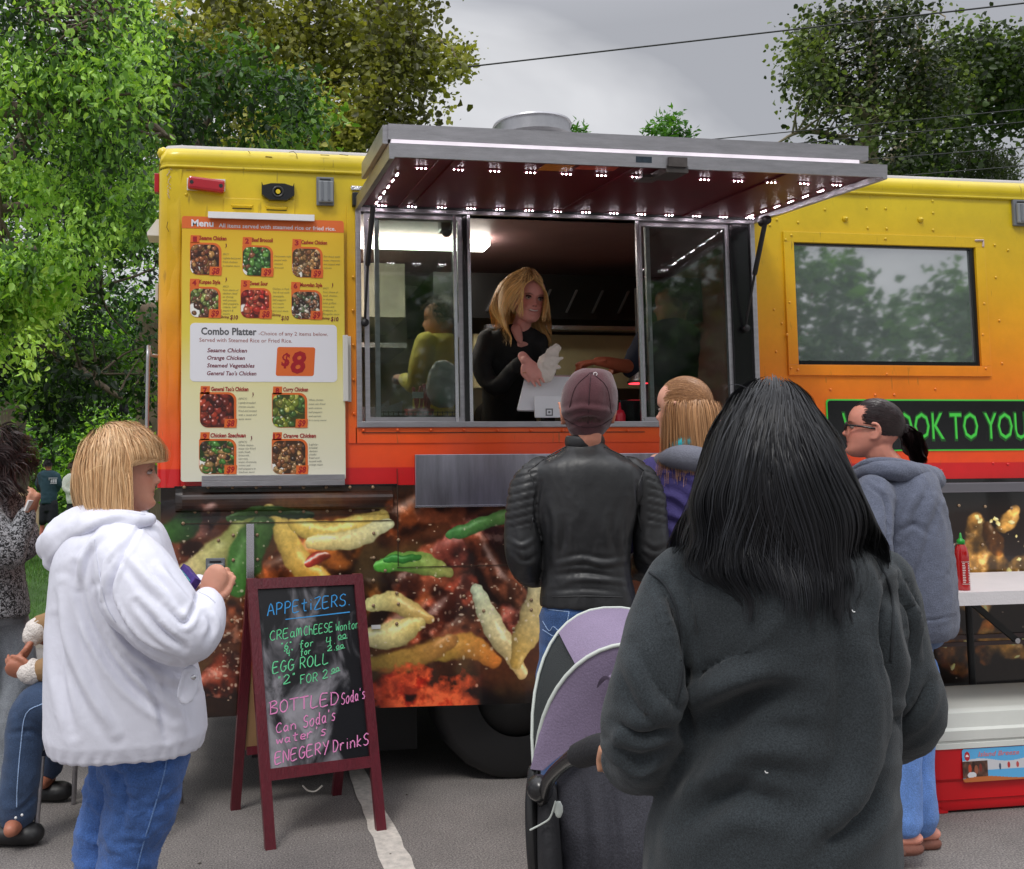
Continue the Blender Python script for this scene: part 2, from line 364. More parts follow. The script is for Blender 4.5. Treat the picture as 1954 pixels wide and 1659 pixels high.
# ------------------------------------------------------------------ prints painted as pixel arrays
def clamp(x): return np.clip(x, 0, 1)
def sst(a, b, x): t = clamp((x - a) / (b - a)); return t * t * (3 - 2 * t)
def paint_wrap(x0, x1, z0, z1, res):
    w, h = int((x1 - x0) * res), int((z1 - z0) * res)
    X, Z = np.meshgrid(x0 + (np.arange(w) + .5) / res, z0 + (np.arange(h) + .5) / res)
    U, Vv, _ = proj(np.stack([X, np.zeros_like(X), Z], -1))
    g = lambda s, o=4, k=0: fbm(np.stack([U / s, Vv / s, np.full_like(U, k * 3.3)], -1), o, k)
    n1, n2, n3 = g(60, 4, 1), g(18, 4, 2), g(140, 3, 3); n4 = g(30, 3, 4)
    wu, wv = U + (n1 - .5) * 26 + (n2 - .5) * 7, Vv + (g(55, 3, 5) - .5) * 26 + (g(16, 3, 6) - .5) * 7
    A = np.zeros((h, w, 3)); base = np.array([38, 24, 18]) / 255.; A[:] = base
    def mixc(m, c): nonlocal A; A = A * (1 - m[..., None]) + np.asarray(c) * m[..., None]
    mixc(sst(.42, .62, n3) * .8, np.array([104, 56, 32]) / 255.)
    mixc(sst(.5, .7, g(90, 3, 9)) * .5, np.array([120, 96, 52]) / 255.)
    def stroke(P, wd, c1, c2, soft=.25, gl=.30, tex=.10):
        P = catmull(np.array([[p[0], p[1], 0] for p in P], float), 4)[:, :2]; best = np.full(U.shape, 1e9); t = np.zeros(U.shape); sd = np.zeros(U.shape)
        bb = wd * 1.7; sel = (wu > P[:, 0].min() - bb) & (wu < P[:, 0].max() + bb) & (wv > P[:, 1].min() - bb) & (wv < P[:, 1].max() + bb)
        u, v = wu[sel], wv[sel]; bs = np.full(u.shape, 1e9); tt = np.zeros(u.shape); ss = np.zeros(u.shape); L = len(P) - 1
        for i in range(L):
            a, b = P[i], P[i + 1]; ab = b - a; q = np.clip(((u - a[0]) * ab[0] + (v - a[1]) * ab[1]) / (ab @ ab + 1e-9), 0, 1)
            dx, dy = u - a[0] - q * ab[0], v - a[1] - q * ab[1]; d = np.hypot(dx, dy); m = d < bs; bs[m] = d[m]; tt[m] = (i + q[m]) / L; ss[m] = (dy * ab[0] - dx * ab[1])[m] / (np.hypot(*ab) + 1e-9)
        best[sel] = bs; t[sel] = tt; sd[sel] = ss
        wl_ = wd * (.5 + .5 * np.sin(np.clip(t, .02, .98) * math.pi) ** .6) * (1 + .35 * (n4 - .5)); r = best / wl_; m = 1 - sst(1 - soft * .7, 1.02 + soft * .25, r)
        sh = clamp(1 - .32 * r ** 2 - .22 * sd / wd) * (1 + tex * (n2 - .5) * 2)
        col = (np.array(c1) * (1 - t[..., None]) + np.array(c2) * t[..., None]) / 255. * (.35 + .75 * sh[..., None])
        hl = np.exp(-((sd / wd + .35) / .22) ** 2) * sst(.45, .7, n1) * gl * .7
        if tex > .5: hl = hl + sst(.56, .72, n2) * sst(.42, .6, n1) * .18 * (r < .9); col = col * (.45 + .75 * sst(.3, .7, n4))[..., None]
        mixc(m, col + hl[..., None])
    OR, YE, PA, GR, BR = (172, 84, 40), (214, 188, 96), (206, 206, 160), (66, 118, 42), (140, 70, 46)
    # meat lumps
    for (u, v, r, c) in [(470, 1180, 60, (150, 72, 38)), (440, 1290, 55, (128, 52, 32)), (840, 1090, 70, BR), (905, 1030, 60, (120, 56, 44)), (560, 1070, 50, OR), (980, 1180, 50, (170, 80, 60)), (370, 1000, 45, (140, 88, 74)), (640, 1040, 60, (176, 96, 36)), (780, 980, 60, (128, 62, 30)), (890, 1190, 55, (150, 80, 50)), (740, 1330, 50, (150, 50, 30)), (870, 950, 60, (110, 56, 34)), (345, 1060, 40, (110, 60, 40)), (640, 1160, 70, (150, 90, 40)), (800, 1180, 60, (150, 74, 40)), (440, 1120, 50, (158, 92, 48))]:
        stroke([(u - r * .8, v + r * .4), (u, v), (u + r * .8, v - r * .4)], r * .8, c, tuple(np.array(c) * .8), .35, .5, .6)
    stroke([(900, 1020), (950, 1100), (990, 1150)], 30, (120, 58, 38), (160, 92, 62), .3, .5, .6)
    stroke([(790, 1210), (850, 1160), (890, 1110)], 34, (160, 72, 44), (150, 66, 46), .3, .6, .6)
    # onion strips, pepper, spring onion
    stroke([(515, 975), (570, 1070), (620, 1110)], 26, YE, (220, 160, 60), .25)
    stroke([(560, 1000), (640, 1020), (730, 985)], 24, (216, 184, 86), YE, .25)
    stroke([(600, 1040), (680, 1030), (740, 1000)], 20, (226, 200, 120), PA, .25)
    stroke([(700, 1150), (760, 1150), (820, 1180)], 20, (214, 210, 140), (190, 150, 80), .2)
    stroke([(690, 1215), (750, 1210), (800, 1190)], 28, (214, 206, 150), (214, 190, 110), .2)
    stroke([(905, 1125), (945, 1200), (1000, 1280)], 22, (196, 206, 170), (214, 176, 110), .15)
    stroke([(1020, 1110), (1010, 1190), (985, 1260)], 22, (200, 190, 146), (196, 156, 76), .2)
    stroke([(830, 1250), (890, 1230), (940, 1260)], 26, (170, 140, 60), (206, 120, 50), .3)
    stroke([(360, 1090), (420, 1060), (480, 1000)], 34, (206, 190, 130), (120, 130, 60), .3)
    stroke([(700, 1270), (790, 1260), (860, 1220)], 24, (146, 120, 50), (176, 120, 60), .4)
    stroke([(730, 1082), (780, 1072), (850, 1090)], 20, (84, 168, 60), (150, 150, 80), .15)
    stroke([(740, 1070), (800, 1065)], 8, (60, 140, 60), (60, 120, 50), .2)
    stroke([(860, 1020), (930, 1000), (990, 985)], 14, (70, 130, 66), (90, 120, 60), .25)
    stroke([(450, 1120), (475, 1050), (500, 1000)], 34, (64, 120, 44), (70, 100, 52), .25)
    stroke([(315, 1020), (345, 1005), (370, 990)], 30, (60, 104, 40), (46, 70, 40), .4)
    stroke([(440, 990), (520, 975), (600, 985)], 12, (70, 110, 50), (40, 60, 36), .4)
    stroke([(592, 1078), (610, 1070), (625, 1066)], 12, (180, 50, 34), (130, 50, 30), .35, 1.0)
    # right-hand picture: rice and glazed pieces
    R = sst(1330, 1400, U)
    if (U > 1330).any():
        mixc(R, base * .9)
        rnd = np.random.default_rng(5)
        for k in range(26):
            u, v = rnd.uniform(1380, 2000), rnd.uniform(985, 1280); a = rnd.uniform(0, 3.1); r = rnd.uniform(24, 52); c = [(176, 104, 34), (196, 138, 60), (120, 62, 30), (206, 150, 70)][k % 4]
            stroke([(u - r * math.cos(a), v - r * math.sin(a)), (u, v), (u + r * math.cos(a), v + r * math.sin(a))], r * .7, c, tuple(np.array(c) * .85), .35, .6, .7)
        for k in range(110):
            u, v = rnd.uniform(1400, 2000), rnd.uniform(990, 1270); a = rnd.uniform(-.4, 2.2); L = rnd.uniform(4, 9)
            stroke([(u, v), (u + L * math.cos(a), v + L * math.sin(a))], rnd.uniform(3, 6), (226, 206, 120), (236, 222, 160), .5, .2, .1)
    # sesame seeds and glints
    rnd = np.random.default_rng(11)
    dots = [(rnd.uniform(330, 1060), rnd.uniform(990, 1280), rnd.uniform(1.2, 2.8)) for _ in range(210)] + [(rnd.uniform(1400, 2000), rnd.uniform(1000, 1300), rnd.uniform(1.2, 3)) for _ in range(170)] + [(rnd.normal(440, 35), rnd.uniform(1120, 1340), rnd.uniform(1.5, 4)) for _ in range(90)] + [(rnd.normal(900, 60), rnd.normal(1150, 60), rnd.uniform(1.5, 4)) for _ in range(90)]
    du = U[0, 1] - U[0, 0]
    for (u, v, r) in dots:
        j = int(np.argmin(np.abs(U[h // 2] - u))); i = int(np.argmin(np.abs(Vv[:, j] - v))); R_ = int(r * 3 + 3)
        sl = (slice(max(0, i - R_), i + R_), slice(max(0, j - R_), j + R_)); e = rnd.uniform(.6, 1.5)
        d = np.hypot((U[sl] - u) * e, (Vv[sl] - v) / e); m = (1 - sst(r * .5, r * 1.2, d))[..., None] * rnd.uniform(.25, .8)
        A[sl] = A[sl] * (1 - m) + np.array([.93, .86, .76]) * m
    # flames along the bottom
    for (a, b) in ((700, 930), (1330, 2000)):
        env = sst(a, a + 70, U) * (1 - sst(b - 60, b, U)); y = 1345 - (Vv + (U - 1000) * 0)
        fl = g(26, 4, 7) * 1.3 - y / (75 if a == 700 else 45) * .55 - .2; rd = 1 - np.abs(g(20, 4, 8) * 2 - 1) * 2.4
        m = clamp(fl * 3) * env * sst(1230, 1280, Vv)
        if a == 1330: m = m * sst(.5, .62, g(90, 2, 12)) 
        mixc(m * .95, np.array([206, 44, 24]) / 255.); mixc(m * clamp(rd * 1.5) * .95, np.array([255, 110, 60]) / 255.)
    # dark edges
    bot = sst(1280, 1345, Vv) * (1 - sst(.25, .6, A[..., 0])) ; mixc(bot * .75, np.array([14, 11, 11]) / 255.)
    mixc((1 - sst(300, 420, U)) * (1 - sst(960, 1010, Vv)) * .9, np.array([12, 11, 12]) / 255.)
    mixc((1 - sst(935, 985, Vv)) * sst(1330, 1400, U) * .95, np.array([15, 14, 15]) / 255.)
    mixc((1 - sst(925, 960, Vv)) * (U < 1330) * .6, np.array([20, 18, 16]) / 255.)
    A *= (1 + (g(6, 2, 14) - .5) * .25)[..., None]
    g_ = A.mean(2, keepdims=True); A = g_ + (A - g_) * .92
    return clamp((A - .03) * 1.08)
def paint_dish(pal, seed, n=70, w=110, h=104, rice=True, rr=(6, 12)):
    rnd = np.random.default_rng(seed); X, Y = np.meshgrid(np.arange(w) + .5, np.arange(h) + .5); A = np.zeros((h, w, 3))
    A[:] = np.array(pal[0]) / 255. * .3
    if rice:
        m = 1 - sst(.9, 1.1, np.hypot((X - 12) / 26, (Y - 10) / 40)); A = A * (1 - m[..., None]) + np.array([.9, .9, .86]) * m[..., None]
    nz = fbm(np.stack([X / 7, Y / 7, X * 0 + seed], -1), 3, seed)
    for k in range(n):
        c = np.array(pal[rnd.integers(len(pal))]) / 255. * rnd.uniform(.6, 1.1); u, v = rnd.uniform(5, w - 2), rnd.uniform(2, h - 3); r = rnd.uniform(*rr); a = rnd.uniform(0, 3.14); e = rnd.uniform(.8, 1.7)
        dx, dy = X - u, Y - v; p, q = dx * math.cos(a) + dy * math.sin(a), -dx * math.sin(a) + dy * math.cos(a); d = np.hypot(p / e, q * e ** .5) / r + (nz - .5) * .5
        m = (1 - sst(.85, 1.05, d))[..., None]; sh = clamp(1.15 - .75 * d ** 2 + .35 * dy / r * .5)[..., None]
        hl = (np.exp(-((dx + r * .3) ** 2 + (dy - r * .35) ** 2) / (r * .22) ** 2) * rnd.uniform(.2, .9))[..., None]
        A = A * (1 - m) + (c * sh + hl) * m
    return clamp(A)
# ------------------------------------------------------------------ ground
def build_ground():
    m = bpy.data.materials.new('asphalt'); m.use_nodes = True; nt = m.node_tree; N = nt.nodes.new; L = nt.links.new; b = nt.nodes['Principled BSDF']; b.inputs['Roughness'].default_value = .85
    tc = N('ShaderNodeTexCoord')
    n1 = N('ShaderNodeTexNoise'); n1.inputs['Scale'].default_value = 150; n1.inputs['Detail'].default_value = 3; L(tc.outputs['Object'], n1.inputs['Vector'])
    r1 = N('ShaderNodeValToRGB'); e = r1.color_ramp.elements; e[0].position = .36; e[0].color = (.095, .088, .085, 1); e[1].position = .74; e[1].color = (.355, .32, .30, 1); L(n1.outputs['Fac'], r1.inputs[0])
    n2 = N('ShaderNodeTexNoise'); n2.inputs['Scale'].default_value = 1.4; n2.inputs['Detail'].default_value = 7; n2.inputs['Roughness'].default_value = .65; L(tc.outputs['Object'], n2.inputs['Vector'])
    r2 = N('ShaderNodeMapRange'); r2.inputs['From Min'].default_value = .3; r2.inputs['From Max'].default_value = .7; r2.inputs['To Min'].default_value = .72; r2.inputs['To Max'].default_value = 1.2; L(n2.outputs['Fac'], r2.inputs[0])
    v = N('ShaderNodeVectorMath'); v.operation = 'SCALE'; L(r1.outputs[0], v.inputs[0]); L(r2.outputs[0], v.inputs['Scale']); L(v.outputs[0], b.inputs['Base Color'])
    bp = N('ShaderNodeBump'); bp.inputs['Strength'].default_value = .4; bp.inputs['Distance'].default_value = .004; L(n1.outputs['Fac'], bp.inputs['Height']); L(bp.outputs[0], b.inputs['Normal'])
    mk('asphalt_ground', [(-30, -30, 0), (60, -30, 0), (60, 4.6, 0), (-30, 4.6, 0)], [(0, 1, 2, 3)], m, kind='structure')
    paint = mat('road_paint', lin((205, 198, 190)), .8, bump=.5, bscale=150, var=.3, vscale=30)
    p = [on_z(668, 1485, 0.004), on_z(704, 1485, 0.004), on_z(803, 1675, 0.004), on_z(738, 1675, 0.004)]
    d = (p[3] - p[0]); q = p[2] - p[1]
    V = [p[0] - d * 2.5, p[1] - q * 2.5, p[2] + q * 1.5, p[3] + d * 1.5]
    nseg = 60; vv = []
    for k in range(nseg + 1):
        t = k / nseg; a = V[0] * (1 - t) + V[3] * t; c = V[1] * (1 - t) + V[2] * t; j = rng.uniform(-.006, .006, 2)
        vv += [(a[0] + j[0], a[1], .004), (c[0] + j[1], c[1], .004)]
    mk('parking_line', vv, [(2 * k, 2 * k + 1, 2 * k + 3, 2 * k + 2) for k in range(nseg)], paint, kind='structure')
    n = 150; x, y = rng.uniform(-2, 5, n), rng.uniform(-3.2, 4.4, n); L = rng.uniform(.004, .014, n); a = rng.uniform(0, 6.28, n); V = []
    for k in range(n): c, s = math.cos(a[k]) * L[k], math.sin(a[k]) * L[k]; V += [(x[k] + c, y[k] + s, .003), (x[k] - s * .5, y[k] + c * .5, .007), (x[k] - c, y[k] - s, .003), (x[k] + s * .5, y[k] - c * .5, .006)]
    mk('ground_litter', V, np.arange(4 * n).reshape(-1, 4), mat('litter', lin((70, 58, 44)), .9, var=.6, vscale=2), kind='stuff')
    # kerb and grass
    MB().box((-30, 4.6, -.05), (60, 4.76, .12), bev=.015).build('kerb', mat('concrete', lin((168, 162, 152)), .9, bump=.4, bscale=60, var=.15), kind='structure')
    xs = np.linspace(-60, 70, 60); ys = np.concatenate([np.linspace(4.76, 30, 40), np.linspace(32, 110, 20)]); X, Y = np.meshgrid(xs, ys)
    Z = .09 + np.clip((Y - 6) / 15, 0, 1) * .05 + fbm(np.stack([X / 6, Y / 6, X * 0], -1), 3) * .12 + np.clip((Y - 40) / 60, 0, 1) * 3
    nx = len(xs); idx = np.arange(len(ys) * nx).reshape(len(ys), nx); Q = np.stack([idx[:-1, :-1], idx[:-1, 1:], idx[1:, 1:], idx[1:, :-1]], -1).reshape(-1, 4)
    gm = mat('lawn', lin((62, 96, 36)), .9, var=.4, vscale=1.2, bump=.8, bscale=60)
    mk('lawn', np.stack([X, Y, Z], -1).reshape(-1, 3), Q, gm, smooth=True, kind='structure')
    # grass blades
    n = 60000; x = rng.uniform(-5.5, .8, n); y = 4.8 + rng.random(n) ** 1.5 * 14; z = .09 + np.clip((y - 6) / 15, 0, 1) * .05 + .05
    hgt = rng.uniform(.03, .075, n); a = rng.uniform(0, 6.28, n); w = .004 + y * .0005; lean = rng.normal(0, .02, (n, 2))
    V = np.zeros((n, 3, 3)); V[:, 0] = np.stack([x - w * np.cos(a), y - w * np.sin(a), z - .05], 1); V[:, 1] = np.stack([x + w * np.cos(a), y + w * np.sin(a), z - .05], 1); V[:, 2] = np.stack([x + lean[:, 0], y + lean[:, 1], z + hgt], 1)
    c = np.array(lin((78, 120, 40))[:3]) * rng.uniform(.6, 1.35, (n, 1)) * np.array([1, 1, 1]); c[:, 0] *= rng.uniform(.8, 1.3, n); c = np.repeat(c, 3, 0)
    mk('grass', V.reshape(-1, 3), np.arange(n * 3).reshape(-1, 3), mat('grass_blade', rough=.7, attr='Col'), cols=c, kind='stuff')
# ------------------------------------------------------------------ trees
def leaf_mat(name, trans=.35):
    m = bpy.data.materials.new(name); m.use_nodes = True; nt = m.node_tree; N = nt.nodes.new; L = nt.links.new; b = nt.nodes['Principled BSDF']; out = nt.nodes['Material Output']
    a = N('ShaderNodeAttribute'); a.attribute_name = 'Col'; L(a.outputs['Color'], b.inputs['Base Color']); b.inputs['Roughness'].default_value = .42; b.inputs['Specular IOR Level'].default_value = .4
    t = N('ShaderNodeBsdfTranslucent'); s = N('ShaderNodeVectorMath'); s.operation = 'MULTIPLY'; L(a.outputs['Color'], s.inputs[0]); s.inputs[1].default_value = (1.5, 1.5, .5); L(s.outputs[0], t.inputs[0])
    mx = N('ShaderNodeMixShader'); mx.inputs[0].default_value = trans; L(b.outputs[0], mx.inputs[1]); L(t.outputs[0], mx.inputs[2]); L(mx.outputs[0], out.inputs[0]); return m
def leaves(name, C, size, cols, parent, m, droop=.5, aspect=.5, shape='pointed', csig=0.0, dirs=None):
    """one leaf per centre: folded blade hanging a little"""
    n = len(C); a = rng.uniform(0, 2 * math.pi, n); el = rng.normal(-droop, .45, n)
    if dirs is None: d = np.stack([np.cos(a) * np.cos(el), np.sin(a) * np.cos(el), np.sin(el)], 1)
    else: d = dirs
    r = rng.normal(0, 1, (n, 3)); s = np.cross(d, r); s /= np.linalg.norm(s, axis=1)[:, None]; nn = np.cross(s, d)
    L = size * rng.uniform(.4, 1.5, n)[:, None]; w = L * aspect * rng.uniform(.8, 1.2, (n, 1))
    up = nn * w * .25
    if shape == 'pointed':
        V = np.stack([C, C + d * L * .35 + s * w * .5 + up, C + d * L, C + d * L * .35 - s * w * .5 + up], 1); Fq = np.array([[0, 1, 2], [0, 2, 3]]); k = 4
    else:
        V = np.stack([C, C + d * L * .25 + s * w * .48 + up, C + d * L * .65 + s * w * .42 + up, C + d * L, C + d * L * .65 - s * w * .42 + up, C + d * L * .25 - s * w * .48 + up], 1)
        Fq = np.array([[0, 1, 2, 3], [0, 3, 4, 5]]); k = 6
    Fc = (Fq[None] + (np.arange(n) * k)[:, None, None]).reshape(-1, Fq.shape[1])
    return mk(name, V.reshape(-1, 3), Fc, m, parent, cols=np.repeat(cols, k, 0), kind=None)
def poly_sample(poly, n):
    P = np.array(poly, float); lo, hi = P.min(0), P.max(0); out = np.zeros((0, 2))
    while len(out) < n:
        q = rng.uniform(lo, hi, (n * 2, 2)); ins = np.zeros(len(q), bool); j = len(P) - 1
        for i in range(len(P)):
            c = ((P[i, 1] > q[:, 1]) != (P[j, 1] > q[:, 1])) & (q[:, 0] < (P[j, 0] - P[i, 0]) * (q[:, 1] - P[i, 1]) / (P[j, 1] - P[i, 1] + 1e-9) + P[i, 0]); ins ^= c; j = i
        out = np.vstack([out, q[ins]])
    return out[:n]
def Wn(u, v, d):
    r = np.stack([(u - CX) / F, -(v - CY) / F, -np.ones_like(u)], -1) @ RC.T; return CP + r * d[..., None]
def crown_pts(poly, n, d0, d1, csz, per, gap=.45, gs=90, seed=0, droopy=0.):
    """cluster centres filling the outline poly over depths d0..d1, thinned by noise so gaps stay open, then leaves about each"""
    q = poly_sample(poly, n); d = rng.uniform(d0, d1, n); P = Wn(q[:, 0], q[:, 1], d)
    k = fbm(P / gs, 2, seed) > gap; P = P[k]
    C = np.repeat(P, per, 0); r = rng.normal(0, 1, (len(C), 3)) * csz; r[:, 2] -= np.abs(rng.normal(0, 1, len(C))) * csz * droopy
    tone = np.repeat(fbm(P / (gs * .7), 2, seed + 5), per) + rng.normal(0, .06, len(C))
    return C + r, P, tone
def ramp(t, cs):
    t = np.clip((t - .3) / .4, 0, .999) * (len(cs) - 1); i = t.astype(int); f = (t - i)[:, None]; cs = np.array([lin(c)[:3] for c in cs]); return (cs[i] * (1 - f) + cs[i + 1] * f) * 1.45
bark = mat('bark', lin((96, 84, 70)), .9, bump=1.0, bscale=14, var=.35, vscale=5, stretch=(4, 4, .7))
bark2 = mat('bark_pale', lin((132, 122, 100)), .9, bump=.8, bscale=10, var=.3, vscale=4, stretch=(4, 4, .8))
def limbs(parent, lst, m, name='limb', seg=8):
    for (pts, r0, r1) in lst:
        P = np.array([W(*p) for p in pts]); R = np.linspace(r0, r1, len(P)); V, Fc = tube(P, R, seg, 6)
        n = fbm(V * 6 / max(.3, r0 * 6), 2) - .5; V = V + (n * r0 * .5)[:, None]
        mk(name, V, Fc, m, parent, smooth=True)
def twigs(parent, P, targets, m, r=.012, n=150, name='twig'):
    mb = MB(); 
    for k in rng.choice(len(P), min(n, len(P)), replace=False):
        a = P[k]; j = np.argmin(np.linalg.norm(targets - a, axis=1)); b = targets[j]; mid = (a + b) / 2 + rng.normal(0, .12, 3) * np.linalg.norm(a - b)
        mb.tube([b, mid, a], [r * 1.6, r, r * .4], 4, sub=3)
    mb.build(name, m, parent, smooth=True, kind='stuff')
def limb_pts(lst): return np.concatenate([catmull(np.array([W(*p) for p in pts]), 6) for (pts, a, b) in lst])
def build_trees():
    LM = leaf_mat('leaf_green', .35); LO = leaf_mat('leaf_olive', .3)
    # near drooping tree on the left: trunk outside the frame, boughs reaching in
    t = thing('maple_tree', 'nearest tree on the left with bright green drooping leaves', 'tree', (-6.2, 3.6, .1))
    L1 = [([(-420, 1500, 9.5), (-430, 900, 9.5), (-380, 300, 9.3), (-300, -300, 9.)], .3, .14), ([(-390, 420, 9.3), (-180, 250, 8.8), (20, 210, 8.2), (240, 230, 7.8), (330, 262, 7.6)], .12, .02), ([(-360, 100, 9.2), (-100, -20, 8.6), (120, 20, 8), (240, 60, 7.6)], .1, .02),
          ([(-400, 640, 9.4), (-200, 470, 8.8), (0, 400, 8.2), (90, 392, 8)], .09, .015), ([(-400, 700, 9.4), (-200, 520, 8.4), (-20, 470, 7.6), (110, 480, 7.)], .08, .01), ([(-330, -100, 9), (0, -150, 8), (260, -120, 7.6), (480, -60, 7.8)], .09, .02)]
    limbs(t, L1, bark, 'bough'); tp = limb_pts(L1)
    polys = [([(-60, -60), (290, -60), (300, 30), (280, 120), (235, 170), (270, 230), (215, 300), (130, 330), (60, 300), (-60, 330)], 260, .1), ([(60, 60), (240, 30), (285, 120), (255, 260), (225, 300), (190, 200), (110, 130)], 90, .12), ([(-60, 300), (60, 290), (130, 330), (150, 380), (60, 400), (-60, 420)], 60, .09),
             ([(-60, 470), (40, 480), (110, 445), (190, 470), (195, 505), (130, 520), (80, 600), (75, 660), (30, 690), (-60, 660)], 150, .07), ([(150, 330), (300, 320), (300, 430), (220, 440), (150, 400)], 70, .08)]
    Cs = []; Ts = []
    for i, (pl, n, cs) in enumerate(polys):
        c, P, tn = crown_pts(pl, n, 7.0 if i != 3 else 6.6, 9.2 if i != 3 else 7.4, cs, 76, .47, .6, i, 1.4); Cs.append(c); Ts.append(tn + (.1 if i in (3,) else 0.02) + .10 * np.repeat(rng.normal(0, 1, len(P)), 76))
        if i == 0: tw = P
    C = np.vstack(Cs); T = np.concatenate(Ts)
    leaves('crown', C, .054, ramp(T, [(30, 50, 24), (60, 92, 36), (98, 138, 54), (150, 184, 90)]), t, LM, .75, .48, 'ovate'); twigs(t, tw, tp, bark)
    # second green tree, mid depth behind the corner of the truck
    t = thing('box_elder_tree', 'dense dark green tree with drooping boughs behind the corner of the truck', 'tree', (-2.6, 9.0, .12))
    L2 = [([(-60, 960, 15), (-70, 700, 15), (-40, 450, 14.5), (60, 250, 14), (160, 60, 14), (240, -60, 14)], .3, .08), ([(-40, 430, 14.5), (120, 350, 13), (260, 330, 12.4), (420, 300, 12.2)], .12, .03), ([(-20, 560, 15), (110, 560, 13.5), (190, 553, 12.8)], .1, .05),
          ([(-60, 640, 15), (60, 655, 13.5), (130, 690, 12.6), (200, 740, 12), (230, 760, 12)], .08, .03), ([(60, 250, 14), (260, 190, 13.2), (450, 130, 12.8), (520, 105, 12.6)], .09, .015), ([(360, 330, 12.3), (410, 190, 12.5), (440, 130, 12.5)], .05, .012)]
    limbs(t, L2, bark, 'bough'); tp = limb_pts(L2); Cs = []; Ts = []
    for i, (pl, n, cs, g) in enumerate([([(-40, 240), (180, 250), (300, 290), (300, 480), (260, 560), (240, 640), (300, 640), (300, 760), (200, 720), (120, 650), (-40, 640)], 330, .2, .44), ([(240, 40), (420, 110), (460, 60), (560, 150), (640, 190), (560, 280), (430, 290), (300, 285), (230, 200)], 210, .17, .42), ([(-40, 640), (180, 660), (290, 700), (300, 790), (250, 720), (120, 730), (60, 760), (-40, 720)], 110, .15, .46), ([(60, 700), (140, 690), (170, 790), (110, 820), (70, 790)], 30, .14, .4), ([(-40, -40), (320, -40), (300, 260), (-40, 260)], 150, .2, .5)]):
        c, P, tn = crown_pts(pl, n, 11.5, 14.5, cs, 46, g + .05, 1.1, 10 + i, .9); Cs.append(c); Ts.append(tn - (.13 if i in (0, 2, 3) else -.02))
        if i == 0: tw = P
    C = np.vstack(Cs); T = np.concatenate(Ts)
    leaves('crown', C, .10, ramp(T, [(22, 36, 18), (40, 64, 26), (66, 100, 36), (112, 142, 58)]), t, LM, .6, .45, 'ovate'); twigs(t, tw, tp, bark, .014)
    # olive tree standing behind the truck
    t = thing('cottonwood_tree', 'tall olive green tree with thin crown rising behind the left end of the truck', 'tree', (3.0, 20, .2))
    L3 = [([(520, 900, 26), (530, 560, 26), (545, 330, 25.5), (560, 140, 25), (590, -60, 25)], .42, .14), ([(545, 380, 25.5), (480, 250, 25), (380, 100, 24.5), (450, 10, 24), (470, -60, 24)], .2, .06), ([(548, 330, 25.5), (610, 190, 25), (700, 60, 24.5), (740, -50, 24)], .2, .05), ([(560, 300, 25.5), (650, 240, 24.5), (740, 150, 24.2), (840, 80, 24), (880, 125, 24)], .15, .015), ([(555, 350, 25.5), (640, 300, 24.6), (740, 265, 24), (800, 215, 24)], .12, .02), ([(350, 95, 24.6), (420, 40, 24.3), (455, -20, 24)], .1, .04)]
    limbs(t, L3, bark2, 'bough'); tp = limb_pts(L3); Cs = []; Ts = []
    for i, (pl, n, cs, g) in enumerate([([(560, 120), (690, 40), (780, -20), (805, 60), (805, 130), (825, 200), (805, 290), (700, 330), (560, 330), (500, 240)], 360, .33, .43), ([(280, -60), (520, -60), (600, 30), (560, 110), (420, 160), (290, 160)], 230, .42, .46), ([(540, -60), (760, -60), (825, 0), (760, 60), (640, 110), (560, 60)], 150, .36, .49), ([(820, 60), (905, 90), (890, 130), (830, 150)], 16, .2, .3), ([(280, 150), (480, 170), (500, 300), (280, 300)], 90, .4, .45)]):
        c, P, tn = crown_pts(pl, n, 21.5, 26.5, cs, 46, g + .07, 2.0, 30 + i, .4); Cs.append(c); Ts.append(tn)
        if i == 0: tw = P
    C = np.vstack(Cs); T = np.concatenate(Ts)
    leaves('crown', C, .14, ramp(T, [(60, 62, 28), (92, 96, 42), (124, 126, 58), (160, 158, 84)]), t, LO, .3, .8, 'ovate'); twigs(t, tw, tp, bark2, .02, 260)
    # tree on the right
    t = thing('poplar_tree', 'large dark green tree rising above the right end of the truck roof', 'tree', (22, 28, .4))
    L4 = [([(1640, 900, 34), (1650, 500, 34), (1655, 330, 33.6), (1660, 230, 33.4), (1665, 150, 33.2), (1660, 40, 33)], .5, .12), ([(1657, 250, 33.4), (1720, 190, 33), (1760, 100, 33)], .2, .05), ([(1652, 290, 33.6), (1600, 262, 33), (1530, 252, 32.6), (1480, 275, 32.4)], .14, .03), ([(1656, 230, 33.4), (1590, 150, 33), (1560, 90, 32.8)], .18, .05)]
    limbs(t, L4, bark2, 'bough'); tp = limb_pts(L4); Cs = []; Ts = []
    for i, (pl, n, cs, g) in enumerate([([(1545, 45), (1580, 18), (1640, 15), (1700, 2), (1760, 20), (1800, 50), (1815, 120), (1830, 170), (1800, 240), (1740, 270), (1680, 255), (1620, 235), (1590, 200), (1530, 190), (1515, 150), (1520, 80)], 420, .42, .36), ([(1440, 262), (1500, 255), (1580, 255), (1650, 270), (1720, 280), (1730, 335), (1640, 335), (1560, 285), (1450, 285)], 90, .25, .4), ([(1520, 60), (1550, 60), (1540, 180), (1515, 150)], 14, .3, .3)]):
        c, P, tn = crown_pts(pl, n, 30.5, 35, cs, 40, g + .15, 1.3, 50 + i, .3); Cs.append(c); Ts.append(tn - .06)
        if i == 0: tw = P
    C = np.vstack(Cs); T = np.concatenate(Ts)
    leaves('crown', C, .155, ramp(T, [(30, 38, 24), (46, 58, 32), (70, 84, 44), (98, 112, 62)]), t, LO, .3, .85, 'ovate'); twigs(t, tw, tp, bark2, .025, 200)
